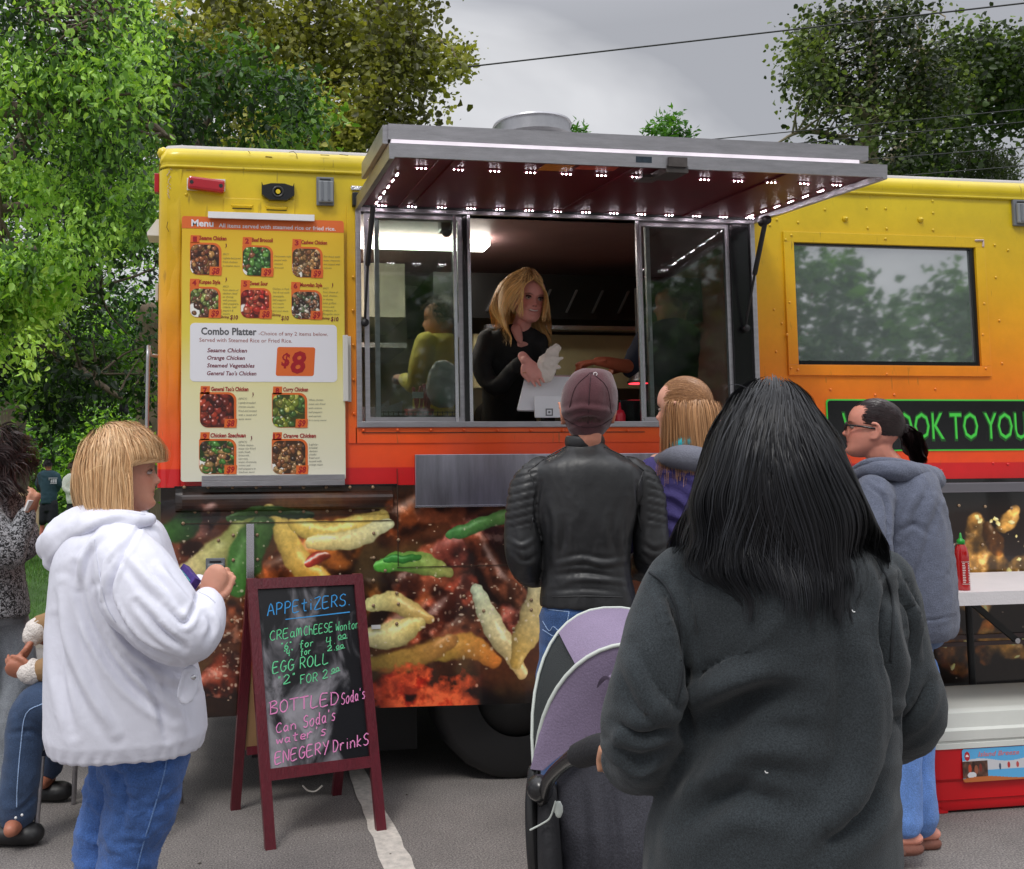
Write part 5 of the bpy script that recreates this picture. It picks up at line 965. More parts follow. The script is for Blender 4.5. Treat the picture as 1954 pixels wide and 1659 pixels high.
# ------------------------------------------------------------------ chalk board
GL = {  # pen strokes on a unit box
 'A': [[(0, 0), (.5, 1), (1, 0)], [(.2, .38), (.85, .42)]], 'P': [[(.1, 0), (.15, 1)], [(.05, .95), (.6, 1), (.95, .78), (.7, .5), (.15, .45)]], 'E': [[(.9, 1), (.1, .95), (.05, 0), (.95, .05)], [(.08, .5), (.75, .55)]],
 'T': [[(.5, 0), (.5, 1)], [(-.05, .95), (1.05, 1)]], 't': [[(.5, 1), (.45, .1), (.8, 0)], [(.1, .65), (.9, .7)]], 'I': [[(.5, 0), (.5, 1)]], 'i': [[(.5, 0), (.5, .6)], [(.48, .85), (.54, .88)]], 'Z': [[(.05, .95), (.95, 1), (.05, .03), (1, .05)]],
 'R': [[(.1, 0), (.12, 1)], [(.05, .95), (.65, 1), (.9, .75), (.6, .5), (.15, .45)], [(.4, .48), (.95, 0)]], 'S': [[(.95, .88), (.6, 1), (.15, .8), (.3, .55), (.8, .42), (.85, .12), (.4, 0), (.02, .12)]], 's': [[(.85, .55), (.45, .62), (.25, .45), (.7, .25), (.55, .02), (.1, .06)]],
 '.': [[(.4, 0), (.5, .03), (.45, .05)]], 'C': [[(.95, .85), (.6, 1), (.15, .7), (.1, .3), (.45, 0), (1, .12)]], 'M': [[(0, 0), (.15, .95), (.5, .35), (.85, 1), (1, 0)]], 'm': [[(0, 0), (.05, .75), (.3, .8), (.42, .1), (.5, .7), (.8, .8), (.95, 0)]], 'H': [[(.05, 0), (.08, 1)], [(.9, 0), (.95, 1)], [(.05, .5), (.92, .52)]],
 'h': [[(.1, 0), (.12, 1)], [(.12, .45), (.5, .62), (.8, .45), (.85, 0)]], 'W': [[(0, .9), (.15, .05), (.5, .6), (.8, .02), (1.0, 1.15)]], 'w': [[(0, .6), (.2, .05), (.5, .5), (.75, .05), (1, .65)]], 'o': [[(.5, .6), (.1, .4), (.2, .05), (.6, 0), (.9, .3), (.75, .58), (.5, .6)]], 'O': [[(.5, 1), (.08, .7), (.1, .2), (.5, 0), (.92, .3), (.88, .8), (.5, 1)]],
 'n': [[(.1, .6), (.12, 0)], [(.12, .4), (.5, .62), (.85, .45), (.88, 0)]], '"': [[(.3, 1), (.25, .78)], [(.65, 1), (.6, .78)]], "'": [[(.5, 1.02), (.42, .8)]], '6': [[(.75, .95), (.3, .6), (.12, .2), (.5, 0), (.88, .22), (.6, .48), (.2, .35)]], '4': [[(.15, 1), (.08, .45), (.9, .5)], [(.72, .95), (.68, -.05)]], '2': [[(.1, .8), (.5, 1), (.85, .75), (.5, .35), (.05, .05), (1, .08)]],
 '0': [[(.5, .95), (.1, .6), (.2, .1), (.6, .02), (.92, .4), (.75, .88), (.5, .95)]], 'f': [[(.9, .95), (.55, 1), (.4, .7), (.35, -.15)], [(.05, .55), (.8, .6)]], 'r': [[(.15, .6), (.2, 0)], [(.2, .35), (.5, .6), (.85, .55)]], 'G': [[(.9, .88), (.5, 1), (.1, .65), (.12, .2), (.5, 0), (.9, .2), (.9, .45)], [(.55, .45), (1.05, .48)]], 'L': [[(.15, 1), (.1, .03), (.95, .08)]],
 'F': [[(.15, 0), (.12, 1)], [(.1, .95), (.95, 1)], [(.12, .5), (.7, .53)]], 'B': [[(.1, 0), (.12, 1)], [(-.1, .9), (.6, 1.02), (.85, .78), (.2, .52), (.9, .38), (.8, .05), (0, 0)]], 'D': [[(.1, 0), (.12, 1)], [(0, .98), (.7, .9), (.98, .5), (.6, .05), (.05, 0)]], 'd': [[(.75, .5), (.4, .58), (.1, .3), (.35, 0), (.75, .15)], [(.8, 1), (.78, .05), (.95, 0)]],
 'a': [[(.75, .5), (.4, .6), (.1, .3), (.35, 0), (.75, .2)], [(.78, .58), (.8, .05), (.98, 0)]], 'k': [[(.15, 1), (.12, 0)], [(.8, .65), (.15, .3), (.85, 0)]], 'K': [[(.15, 1), (.12, 0)], [(.9, 1), (.15, .45), (1, 0)]], 'N': [[(.05, 0), (.1, 1), (.85, .05), (.92, 1)]], 'Y': [[(.05, 1), (.45, .5)], [(.95, 1), (.3, -.15)]], 'e': [[(.12, .3), (.8, .35), (.7, .58), (.3, .58), (.1, .3), (.3, .02), (.85, .08)]],
 'c': [[(.85, .52), (.4, .6), (.1, .3), (.4, 0), (.9, .1)]], 'l': [[(.4, 1), (.4, .05), (.7, 0)]], 'y': [[(.1, .6), (.45, .1)], [(.9, .6), (.2, -.35)]], '-': [[(0, 0), (1, 0)]]}
def build_aframe():
    FL, FR, BL, BRr = on_z(507, 1624), on_z(738, 1586), on_z(440, 1546), on_z(650, 1516)
    n_up = (BL - FL + BRr - FR) / 4
    def corner(F0, u, v):
        best = None
        for k in np.linspace(.5, 1.0, 60):
            for z in np.linspace(.9, 1.15, 60):
                p = F0 + n_up * k; p = np.array([p[0], p[1], z]); a, b, _ = proj(p); e = (a - u) ** 2 + (b - v) ** 2
                if best is None or e < best[0]: best = (e, p)
        return best[1]
    TL, TR = corner(FL, 470, 1106), corner(FR, 692, 1094); zt = (TL[2] + TR[2]) / 2; TL[2] = TR[2] = zt
    T = thing('sandwich_board', 'standing chalkboard sign with dark red wooden frame and handwritten price list', 'chalkboard sign', (FL + FR + BL + BRr) / 4)
    wood = mat('red_wood', lin((92, 24, 36)), .4, bump=.3, bscale=25, var=.25, vscale=10, stretch=(6, 6, 1), coat=.2); wend = mat('raw_wood', lin((160, 130, 96)), .8)
    ex = (TR - TL) / np.linalg.norm(TR - TL); ey = (TL - FL) / np.linalg.norm(TL - FL); nn = np.cross(ex, ey); nn /= np.linalg.norm(nn)
    if nn[1] > 0: nn = -nn
    def plank(name, a, b, w, t, m=wood):
        mb = MB(); d = (b - a); mb.bar(a, b, w, t, up=nn); return mb.build(name, m, T)
    w = .042; off = nn * .0
    plank('leg', FL + ex * w / 2 + nn * -.012, TL + ex * w / 2 + nn * -.012, w, .024); plank('leg', FR - ex * w / 2 + nn * -.012, TR - ex * w / 2 + nn * -.012, w, .024)
    a = TL + ex * w - ey * .022 - nn * .012; b = TR - ex * w - ey * .022 - nn * .012; plank('top_rail', a, b, .044, .023)
    hz = .26; fl = FL + (TL - FL) * hz; fr = FR + (TR - FR) * hz; plank('bottom_rail', fl + ex * w - nn * .012, fr - ex * w - nn * .012, .045, .023)
    # back frame
    TB1, TB2 = TL - nn * .02 + FH * .03, TR - nn * .02 + FH * .03
    q = (TB2 - TB1) / np.linalg.norm(TB2 - TB1)
    for A, B in ((BL + q * .02, TB1 + q * .02), (BRr - q * .02, TB2 - q * .02)):
        mb = MB(); mb.bar(A, B, .042, .024, up=-np.array(nn)); mb.build('leg', wood, T)
    mb = MB(); bl2, br2 = BL + (TB1 - BL) * .26, BRr + (TB2 - BRr) * .26; mb.bar(bl2 + q * .05, br2 - q * .05, .045, .02, up=-nn); mb.build('rear_rail', wood, T); mb = MB(); mb.bar(TB1 + q * .05 - UP * .03, TB2 - q * .05 - UP * .03, .045, .02, up=-nn); mb.build('rear_rail', wood, T)
    V = [bl2 + q * .045, br2 - q * .045, TB2 - q * .045 - UP * .05, TB1 + q * .045 - UP * .05]; V = [v + nn * .003 for v in V] + [v - nn * .003 for v in V]
    MB().add(V, [(0, 1, 2, 3), (7, 6, 5, 4), (0, 4, 5, 1), (1, 5, 6, 2), (2, 6, 7, 3), (3, 7, 4, 0)]).build('rear_panel', mat('hardboard', lin((170, 132, 92)), .7, var=.1), T)
    # black writing surface with wiped smears
    m = bpy.data.materials.new('chalkboard'); m.use_nodes = True; nt = m.node_tree; N = nt.nodes.new; L = nt.links.new; bb = nt.nodes['Principled BSDF']; tc = N('ShaderNodeTexCoord')
    mp = N('ShaderNodeMapping'); mp.inputs['Scale'].default_value = (3.4, 2, 2.2); mp.inputs['Rotation'].default_value = (0, .6, 0); L(tc.outputs['Object'], mp.inputs[0]); n1 = N('ShaderNodeTexNoise'); n1.inputs['Scale'].default_value = 1.7; n1.inputs['Detail'].default_value = 5; n1.inputs['Roughness'].default_value = .55; n1.inputs['Distortion'].default_value = .8; L(mp.outputs[0], n1.inputs['Vector'])
    sp = N('ShaderNodeSeparateXYZ'); L(tc.outputs['Object'], sp.inputs[0]); ml = N('ShaderNodeMapRange'); ml.inputs['From Min'].default_value = FL[0]; ml.inputs['From Max'].default_value = FR[0]; ml.inputs['To Min'].default_value = .09; ml.inputs['To Max'].default_value = -.07; L(sp.outputs['X'], ml.inputs[0])
    ad = N('ShaderNodeMath'); ad.operation = 'ADD'; L(n1.outputs['Fac'], ad.inputs[0]); L(ml.outputs[0], ad.inputs[1]); r = N('ShaderNodeMapRange'); r.interpolation_type = 'SMOOTHSTEP'; r.inputs['From Min'].default_value = .47; r.inputs['From Max'].default_value = .70; r.inputs['To Max'].default_value = .95; L(ad.outputs[0], r.inputs[0])
    mx = N('ShaderNodeMix'); mx.data_type = 'RGBA'; mx.inputs[6].default_value = (.006, .006, .008, 1); mx.inputs[7].default_value = (.32, .31, .34, 1); L(r.outputs[0], mx.inputs[0]); L(mx.outputs[2], bb.inputs['Base Color']); bb.inputs['Roughness'].default_value = .38
    V = [fl + ex * w + ey * .015, fr - ex * w + ey * .015, TR - ex * w - ey * .04, TL + ex * w - ey * .04]; V = [v - nn * .013 for v in V] + [v - nn * .019 for v in V]
    MB().add(V, [(0, 1, 2, 3), (7, 6, 5, 4), (0, 4, 5, 1), (1, 5, 6, 2), (2, 6, 7, 3), (3, 7, 4, 0)]).build('chalkboard', m, T)
    P0 = V[0]
    def onb(u, v): d = ray(u, v); return CP + d * ((P0 - CP) @ nn / (d @ nn)) + nn * .0012
    def write(mb, s, u0, v0, u1, v1, h, th=1.5, adv=None):
        wts = [(.45 if c in 'i.\'"Il ' else 1) for c in s]; tot = sum(wts) + .25 * (len(s) - 1); x = 0
        for c, wt in zip(s, wts):
            if c != ' ':
                for st in GL[c]:
                    A = catmull(np.array([[p[0], p[1], 0] for p in st]), 3)[:, :2] if len(st) > 2 else np.array(st, float); pts = []
                    for (a, b) in A:
                        t = (x + a * wt) / tot; u = u0 + (u1 - u0) * t; v = v0 + (v1 - v0) * t - b * h + rng.normal(0, .15)
                        pts.append(onb(u, v))
                    pts = np.array(pts); dd = np.gradient(pts, axis=0); sd = np.cross(dd, nn); sd /= np.linalg.norm(sd, axis=1)[:, None] + 1e-9; hw = th / 2 * np.linalg.norm(P0 - CP) / F * rng.uniform(.75, 1.25, (len(pts), 1))
                    Vv = np.concatenate([pts - sd * hw, pts + sd * hw]); n = len(pts); mb.add(Vv, [(i, i + 1, n + i + 1, n + i) for i in range(n - 1)])
            x += wt + .25
    cc = lambda x, yv: (420 + x / 2.77, 1060 + yv / 2.77)
    def line(mb, s, x0, y0, x1, y1, h, th=1.6): write(mb, s, *cc(x0, y0), *cc(x1, y1), h / 2.77, th)
    bl, gn, pk = mat('chalk_blue', lin((60, 150, 214)), .9), mat('chalk_green', lin((104, 210, 150)), .9), mat('chalk_pink', lin((232, 140, 196)), .9)
    mb = MB(); line(mb, 'APPEtiZERS.', 250, 320, 690, 262, 62, 1.9); line(mb, '-', 345, 340, 685, 300, 10, 1.8); mb.build('chalk_writing', bl, T)
    mb = MB(); line(mb, 'CREam', 262, 452, 432, 425, 50); line(mb, 'ChEESE', 442, 424, 596, 402, 48, 1.5); line(mb, 'Wontons', 612, 402, 752, 381, 44, 1.2)
    line(mb, '"6"', 322, 502, 378, 492, 38); line(mb, 'for', 420, 490, 495, 478, 36); line(mb, '4.', 560, 480, 612, 465, 46); line(mb, '00', 622, 444, 665, 436, 22, 1.4); line(mb, '-', 625, 448, 672, 436, 5, 1.2)
    line(mb, '"4"', 337, 536, 385, 528, 34); line(mb, 'for', 425, 528, 480, 520, 32); line(mb, '2.', 565, 508, 610, 500, 30); line(mb, '00', 612, 496, 652, 488, 18, 1.4); line(mb, '-', 612, 502, 660, 488, 5, 1.2)
    line(mb, 'EGG ROLL', 278, 625, 572, 572, 58, 1.8); line(mb, '"2"', 305, 690, 398, 668, 48); line(mb, 'FOR', 422, 680, 515, 665, 46); line(mb, '2.', 540, 655, 590, 642, 46); line(mb, '00', 588, 620, 628, 610, 20, 1.4); line(mb, '-', 585, 628, 634, 608, 5, 1.2); mb.build('chalk_writing', gn, T)
    mb = MB(); line(mb, 'BOTTLED', 262, 840, 625, 785, 66, 1.9); line(mb, "Soda's", 640, 790, 768, 755, 60, 1.7); line(mb, 'Can', 295, 940, 402, 918, 50, 1.8); line(mb, "Soda's", 440, 912, 612, 870, 62, 1.8); line(mb, "wate", 298, 1000, 455, 968, 44, 1.8); line(mb, "r's", 455, 968, 565, 948, 50, 1.7)
    line(mb, 'ENEGERY', 290, 1105, 575, 1040, 62, 1.9); line(mb, 'DrinkS', 595, 1040, 785, 1000, 62, 1.8); mb.build('chalk_writing', pk, T)
    P = [on_y(x, y_, fl[1] + .1) for x, y_ in ((578, 1500), (588, 1509), (602, 1510), (614, 1500))]; V, Fc = tube(P, .0035, 6, 4); mk('cord', V, Fc, mat('white_cord', lin((200, 196, 186)), .7), T, True)
# ------------------------------------------------------------------ table, cooler, bottle
def build_props():
    T = thing('folding_table', 'white plastic folding table with black legs standing against the truck', 'folding table', (3.8, -.4, 0))
    m = mat('table_white', lin((214, 210, 212)), .45, bump=.15, bscale=90, var=.04); z = .935
    a = on_z(1828, 1137, z); y0, y1 = -.80, -.06; x0 = a[0] - .12
    MB().prism([(p[0], p[1]) for p in rrect(x0, y0, x0 + 1.85, y1, .06)], 2, z - .055, z).build('tabletop', m, T)
    ob = T
    b = on_y(1948, 1250, -.45)
    mb = MB(); mb.tube([(b[0], -.72, 0.02), (b[0], -.72, z - .056)], [.016, .016], 10).tube([(b[0], -.14, .02), (b[0], -.14, z - .056)], [.016, .016], 10).tube([(b[0], -.72, .15), (b[0], -.14, .15)], [.012, .012], 8); mb.build('leg', blk, T, True)
    mb = MB(); mb.tube([(b[0] + 1.2, -.72, 0.02), (b[0] + 1.2, -.72, z - .056)], [.016, .016], 10).tube([(b[0] + 1.2, -.14, .02), (b[0] + 1.2, -.14, z - .056)], [.016, .016], 10); mb.build('leg', blk, T, True)
    p, q = on_y(1838, 1168, -.43), on_y(1950, 1222, -.43); MB().bar((p[0], -.43, z - .058), (b[0], -.43, q[2]), .012, .028).build('brace', blk, T); MB().lathe([(.013, -.012), (.013, .012)], (b[0] - .004, -.43, q[2]), 12, ax=1).build('brace_ring', alu_br, T)
    # bottle
    a = on_z(1838, 1126, z + .001); d = a - CP; s = proj(a)[2] / F
    c = a[:2]; T = thing('sauce_bottle', 'red chilli sauce bottle with green pointed cap on the white table', 'sauce bottle', (c[0], c[1], z))
    r = 12.5 * s; MB().lathe([(r * .96, 0), (r, .006), (r, 62 * s), (r * .97, 70 * s), (r * .8, 80 * s), (r * .5, 87 * s), (r * .48, 88 * s)], (c[0], c[1], z), 24).build('bottle', mat('chilli_red', lin((168, 18, 20)), .18, coat=.6), T, True)
    MB().lathe([(r * .56, 87 * s), (r * .56, 95 * s), (r * .3, 97 * s), (r * .22, 99 * s), (r * .12, 108 * s), (.001, 109 * s)], (c[0], c[1], z), 18).build('cap', mat('cap_green', lin((30, 150, 50)), .35), T, True)
    mb = MB(); prs = np.random.default_rng(4)
    for k in range(14):
        zz = z + (12 + k * 3.2) * s
        for (a0, a1) in ((-2.2, -1.75), (-1.4 + prs.uniform(0, .1), -1.05)):
            th = np.linspace(a0, a1 - prs.uniform(0, .12), 6) if not (k in (0, 13)) else np.linspace(-2.3, -.9, 10); V = [(c[0] + (r + .0006) * math.cos(t), c[1] + (r + .0006) * math.sin(t), zz + h) for h in (0, 1.2 * s) for t in th]; n = len(th); mb.add(V, [(i, i + 1, n + i + 1, n + i) for i in range(n - 1)])
    mb.build('label_print', mat('label_white', lin((230, 225, 220)), .5), T)
    # cooler
    T = thing('cooler_box', 'red cooler with a white lid and picture label on the ground under the table', 'cooler', (3.3, -.45, 0))
    A0 = on_z(1783, 1560); xl, yf = A0[0] - .0, A0[1]; s = proj(A0)[2] / F; zt = on_y(1900, 1352, yf)[2]; zs = on_y(1880, 1425, yf)[2]; L_ = .98; dp = .46
    red = mat('cooler_red', lin((206, 14, 26)), .35, var=.05, bump=.06, bscale=20); wht = mat('cooler_white', lin((214, 216, 210)), .35, var=.04)
    def shell(prof, m, name, par):   # prof: (inset, z)
        V = []; n = 28
        for (i, z_) in prof:
            pts = rrect(xl + i, yf + i, xl + L_ - i, yf + dp - i, .045, 6); V += [(p[0], p[1], z_) for p in pts]
        n = len(pts); Fc = [(k * n + j, k * n + (j + 1) % n, (k + 1) * n + (j + 1) % n, (k + 1) * n + j) for k in range(len(prof) - 1) for j in range(n)] + [list(range(n))[::-1], list(range((len(prof) - 1) * n, len(prof) * n))]
        o = mk(name, V, Fc, m, par, True); o.data.set_sharp_from_angle(angle=math.radians(30)); return o
    shell([(.03, .012), (.022, .03), (.022, .055), (.014, .06), (.012, .12), (.012, .135), (.0, .15), (-.006, zs)], red, 'body', T)
    MB().box((xl + .03, yf + .03, 0), (xl + .09, yf + .09, .03), bev=.005).box((xl + L_ - .09, yf + .03, 0), (xl + L_ - .03, yf + .09, .03), bev=.005).box((xl + .03, yf + dp - .09, 0), (xl + .09, yf + dp - .03, .03), bev=.005).build('foot', red, T)
    shell([(-.012, zs + .001), (-.012, zs + .022), (-.006, zs + .024), (-.006, zs + .034), (-.014, zs + .036), (-.016, zs + .075), (-.004, zs + .085), (.0, zt - .012), (.02, zt), (.05, zt)], wht, 'lid', T)
    # label
    a, b = on_y(1835, 1430, yf - .008), on_y(1835, 1494, yf - .008); lx0, lz1, lz0 = a[0], a[2], b[2]; lx1 = lx0 + .42; w, h = 420, 74; X, Y = np.meshgrid(np.linspace(0, 1, w), np.linspace(0, 1, h)); Im = np.zeros((h, w, 3)); Im[:] = (.36, .68, .88)
    n = fbm(np.stack([X * 30, Y * 6, X * 0], -1), 3); m_ = sst(.32, .36, Y) * (1 - sst(.62, .66, Y - .06 * np.sin(X * 9))); sky = np.array([.80, .80, .82]); Im = np.where((m_ > .5)[..., None], sky, Im); m2 = (X < .28) & (Y < .62) & (Y > .12); Im[m2] = (np.array([.32, .22, .18]) * (.5 + 1.2 * n[m2][:, None])); 
    for (cx, cy, rx_, ry, c_) in [(.08, .40, .018, .13, (.75, .3, .2)), (.12, .5, .016, .12, (.2, .12, .1)), (.15, .36, .02, .14, (.6, .35, .25)), (.2, .42, .016, .12, (.5, .2, .16)), (.1, .2, .05, .1, (.85, .85, .86)), (.42, .42, .012, .1, (.25, .3, .4)), (.52, .45, .016, .09, (.75, .2, .2)), (.62, .45, .016, .09, (.75, .3, .3)), (.72, .45, .016, .09, (.3, .3, .6))]:
        mm = ((X - cx) / rx_) ** 2 + ((Y - cy) / ry) ** 2 < 1; Im[mm] = c_
    mm = ((X - .055) / .03) ** 2 + ((Y - .78) / .14) ** 2 < 1; Im[mm] = (.72, .16, .2); mm = (((X - .055) / .018) ** 2 + ((Y - .76) / .07) ** 2 < 1) & (Y > .76); Im[mm] = (.95, .9, .9)
    Im = np.where(((Y < .1 + .05 * np.sin(X * 7)))[..., None], np.array([.75, .42, .22]), Im)
    pt = rrect(lx0, lz0, lx1, lz1, .012); V = [(p[0], yf - .0085, p[1]) for p in pt]; mk('label', V, [list(range(len(V)))[::-1]], img_mat('cooler_label', img('cooler_label', Im), .3), T, uv=[((p[0] - lx0) / (lx1 - lx0), (p[1] - lz0) / (lz1 - lz0)) for p in pt])
    mb = MB(); text_xz(mb, 'Island Breeze', lx0 + .075, lx0 + .27, lz1 - .034, .020, yf - .0095, .01, .25); mb.build('label_lettering', mat('label_pink', lin((214, 120, 120)), .4), T)
# ------------------------------------------------------------------ people: shared builders
HZ = [(-.116, .058, .030, .014), (-.108, .074, .008, .032), (-.095, .083, -.012, .045), (-.08, .083, -.032, .054), (-.065, .082, -.055, .060), (-.05, .084, -.074, .065), (-.035, .084, -.087, .069), (-.02, .082, -.095, .071), (0, .080, -.100, .073), (.02, .087, -.104, .075), (.04, .090, -.104, .075), (.06, .086, -.099, .072), (.08, .075, -.086, .064), (.098, .055, -.064, .050), (.110, .030, -.038, .032), (.116, .006, -.01, .009)]
def head_geo(k=1., smile=0., nose=1.):
    A = catmull(np.array([[z, f, b, w] for z, f, b, w in HZ]), 7); seg = 120; th = np.linspace(0, 2 * math.pi, seg, endpoint=False); V = []
    for z, f, b, w in A:
        cy, hy = (f + b) / 2, (f - b) / 2; c, s = np.cos(th), np.sin(th); n = 2.25
        V.append(np.stack([np.sign(c) * np.abs(c) ** (2 / n) * w, cy + np.sign(s) * np.abs(s) ** (2 / n) * hy, np.full(seg, z)], 1))
    V = np.concatenate(V); x, y, z = V.T.copy(); fr = y > .02; ax = np.abs(x); g = lambda a, b, s1, s2: np.exp(-((a) / s1) ** 2 - ((b) / s2) ** 2)
    hn = np.interp(z, [-.043, -.036, -.027, -.012, .003, .018], [0, .014, .027, .019, .011, 0]) * nose; wn = np.interp(z, [-.04, -.027, .015], [.012, .0105, .0065])
    d = hn * np.exp(-(x / wn) ** 2) + .010 * g(ax - .014, z + .030, .006, .007)
    d += -.011 * g(ax - .031, z - .002, .015, .010) + .004 * g(ax - .028, z - .021, .02, .006) + .003 * g(ax - .044, z + .022, .016, .014)
    d += .0045 * g(x, z + .052, .02, .0045) + .0050 * g(x, z + .065, .017, .005) - .0045 * g(x, z + .0585, .022, .0022) - .003 * g(x, z + .077, .02, .006) + .006 * g(x, z + .096, .02, .012)
    d += smile * (.006 * g(ax - .034, z + .038, .012, .012) - .004 * g(ax - .026, z + .052, .004, .010))
    y = y + d * fr; V = np.stack([x, y, z], 1) * k; m = len(A)
    Fc = [(i * seg + q, i * seg + (q + 1) % seg, (i + 1) * seg + (q + 1) % seg, (i + 1) * seg + q) for i in range(m - 1) for q in range(seg)] + [list(range(seg))[::-1], list(range((m - 1) * seg, m * seg))]
    return V, Fc
def ear_geo(side, k=1.):
    P = [np.array([side * .070, -.004 - .006 * math.sin(a), -.008]) + np.array([side * (.006 + .004 * math.cos(a)), -.016 * math.sin(a) - .006, .030 * math.cos(a)]) for a in np.linspace(-.3, 3.3, 12)]
    a, b = tube(np.array(P) * k, .0055 * k, 8, 2); c, d = ball(np.array([side * .070, -.012, -.012]) * k, np.array([.008, .014, .026]) * k, 12); return [(a, b), (c, d)]
class Head:
    def __init__(s, c, heading=0, pitch=0, roll=0, k=1.):
        s.c = np.array(c, float); s.k = s.ek = k; s.R = np.array((Matrix.Rotation(math.radians(heading), 3, 'Z') @ Matrix.Rotation(math.radians(pitch), 3, 'X') @ Matrix.Rotation(math.radians(roll), 3, 'Y')))
    def w(s, V): return np.asarray(V) @ s.R.T + s.c
    def l(s, V): return (np.asarray(V) - s.c) @ s.R
def hand_geo(wr, d, pn, k=1., curl=.6, side=1, spread=.12, thumb=.5):
    """palm and five fingers; d along the hand, pn = palm side normal, side=+1 thumb to the left of d seen from the back"""
    wr = np.array(wr, float); d = np.array(d, float); d /= np.linalg.norm(d); pn = np.array(pn, float); pn -= d * (pn @ d); pn /= np.linalg.norm(pn); s = np.cross(d, pn) * side; o = []
    o.append(tube([wr - d * .03 * k, wr + d * .015 * k, wr + d * .05 * k, wr + d * .082 * k], np.array([.026, .030, .040, .040]) * k, 14, 3, .42, s))
    for i, (off, L) in enumerate(zip((-.030, -.010, .011, .030), (.068, .078, .073, .056))):
        b = wr + (d * (.078 - abs(off - .0) * .12) + s * off) * k; dd = d + s * off * spread * 12; dd /= np.linalg.norm(dd); P = [b - dd * .012 * k, b]; a = 0
        for j, f in enumerate((.46, .31, .23)):
            a += curl * (.75, 1.0, .8)[j]; P.append(P[-1] + (dd * math.cos(a) + pn * math.sin(a)) * L * f * k)
        o.append(tube(P, np.array([.0095, .0095, .0088, .0080, .0068]) * k, 8, 2))
    b = wr + (d * .022 - s * .026) * k; t1 = d * .75 - s * .7 + pn * .35 * thumb; t1 /= np.linalg.norm(t1); t2 = d * .9 + s * .1 * thumb + pn * .6 * thumb; t2 /= np.linalg.norm(t2)
    o.append(tube([b, b + t1 * .036 * k, b + t1 * .036 * k + t2 * .030 * k, b + t1 * .036 * k + t2 * .054 * k], np.array([.015, .0115, .0100, .0078]) * k, 8, 2)); return o
def limb(P, R, seg=12, sub=4): return tube(P, R, seg, sub)
def skin_mat(name, c, rough=.5):
    m = mat(name, c, rough, attr='Col', bump=.06, bscale=240); b = m.node_tree.nodes['Principled BSDF']; b.inputs['Subsurface Weight'].default_value = .12; b.inputs['Subsurface Radius'].default_value = (.012, .005, .003); return m
def skin_cols(V, H, base, lips=(150, 74, 70), brow=(90, 62, 44), brow_on=True):
    c = np.tile(np.array(lin(base)[:3]), (len(V), 1)); L = H.l(V) / H.k; x, y, z = L.T; ax = np.abs(x); near = (y > .03) & (np.abs(z) < .13) & (ax < .08)
    g = lambda a, b, s1, s2: np.exp(-((a) / s1) ** 2 - ((b) / s2) ** 2)
    def mixc(m, col):
        nonlocal c; m = (m * near)[:, None]; c = c * (1 - m) + np.array(lin(col)[:3]) * m
    b = np.array(base, float); mixc(np.clip(g(ax - .044, z + .02, .022, .02), 0, 1) * .35, b * (1.02, .80, .78)); mixc(np.clip(g(x, z + .03, .015, .012), 0, 1) * .35, b * (1.0, .78, .76))
    lipm = np.clip(1.6 * g(x, z + .059, .024, .0085), 0, 1) ** 3; mixc(lipm * .8, lips); mixc(np.clip(1.3 * g(x, z + .0585, .024, .0018), 0, 1), (70, 30, 28))
    mixc(np.clip(1.3 * g(ax - .031, z - .004 + 0 * x, .017, .006), 0, 1) * .55, b * .55)
    if brow_on: mixc(np.clip(1.5 * g(ax - .033, z - .022 + (ax - .033) ** 2 * 12, .018, .0034), 0, 1) * .85, brow)
    mixc(np.clip(1.4 * g(ax - .007, z + .0365, .004, .003), 0, 1) * .7, (80, 36, 32)); return c * (1 + (fbm(V * 60, 2)[:, None] - .5) * .12)
def add_eyes(H, par, iris=(70, 96, 110), lid=(196, 140, 120), shadow=False):
    for s in (-1, 1):
        c = np.array([s * .031, .0665, .002]) * H.k; r = .0125 * H.k; V, Fc = ball((0, 0, 0), r, 20); V = V[:, [0, 2, 1]]; dn = V / r; V = V * (1, 1, .6); col = np.tile(np.array(lin((176, 160, 152))[:3]), (len(V), 1)); col[dn[:, 1] > .87] = lin(iris)[:3]; col[dn[:, 1] > .965] = (.005, .005, .005)
        mk('eye', H.w(V + c), Fc, mat('eye_surface', rough=.1, attr='Col'), par, True, cols=col)
        T = np.linspace(math.pi * 1.02, -.02 * math.pi, 14); P = [c + np.array([math.cos(t) * .0135, .0085 + .0035 * math.sin(t), .0042 + .0022 * math.sin(t)]) * H.k for t in T]; V, Fc = tube(P, .0022 * H.k, 6, 1, caps=False); mk('eyelid', H.w(V), Fc, mat('lash_dark', (.02, .01, .01, 1), .6), par, True)
        if shadow: V, Fc = tube([p + np.array([0, .0005, .005]) * H.k for p in P], .0035 * H.k, 6, 1, caps=False); mk('eyelid', H.w(V), Fc, mat('lid_shadow', lin((66, 30, 30)), .6), par, True)
def scalp_roots(n, keep, k=1., c=(0, -.010, .022), r=(.077, .101, .099)):
    o = []
    while sum(len(a) for a in o) < n:
        q = rng.normal(0, 1, (n * 2, 3)); q /= np.linalg.norm(q, axis=1)[:, None]; o.append(q[keep(q[:, 0], q[:, 1], q[:, 2])])
    q = np.concatenate(o)[:n]; return q, (np.array(c) + q * np.array(r)) * k
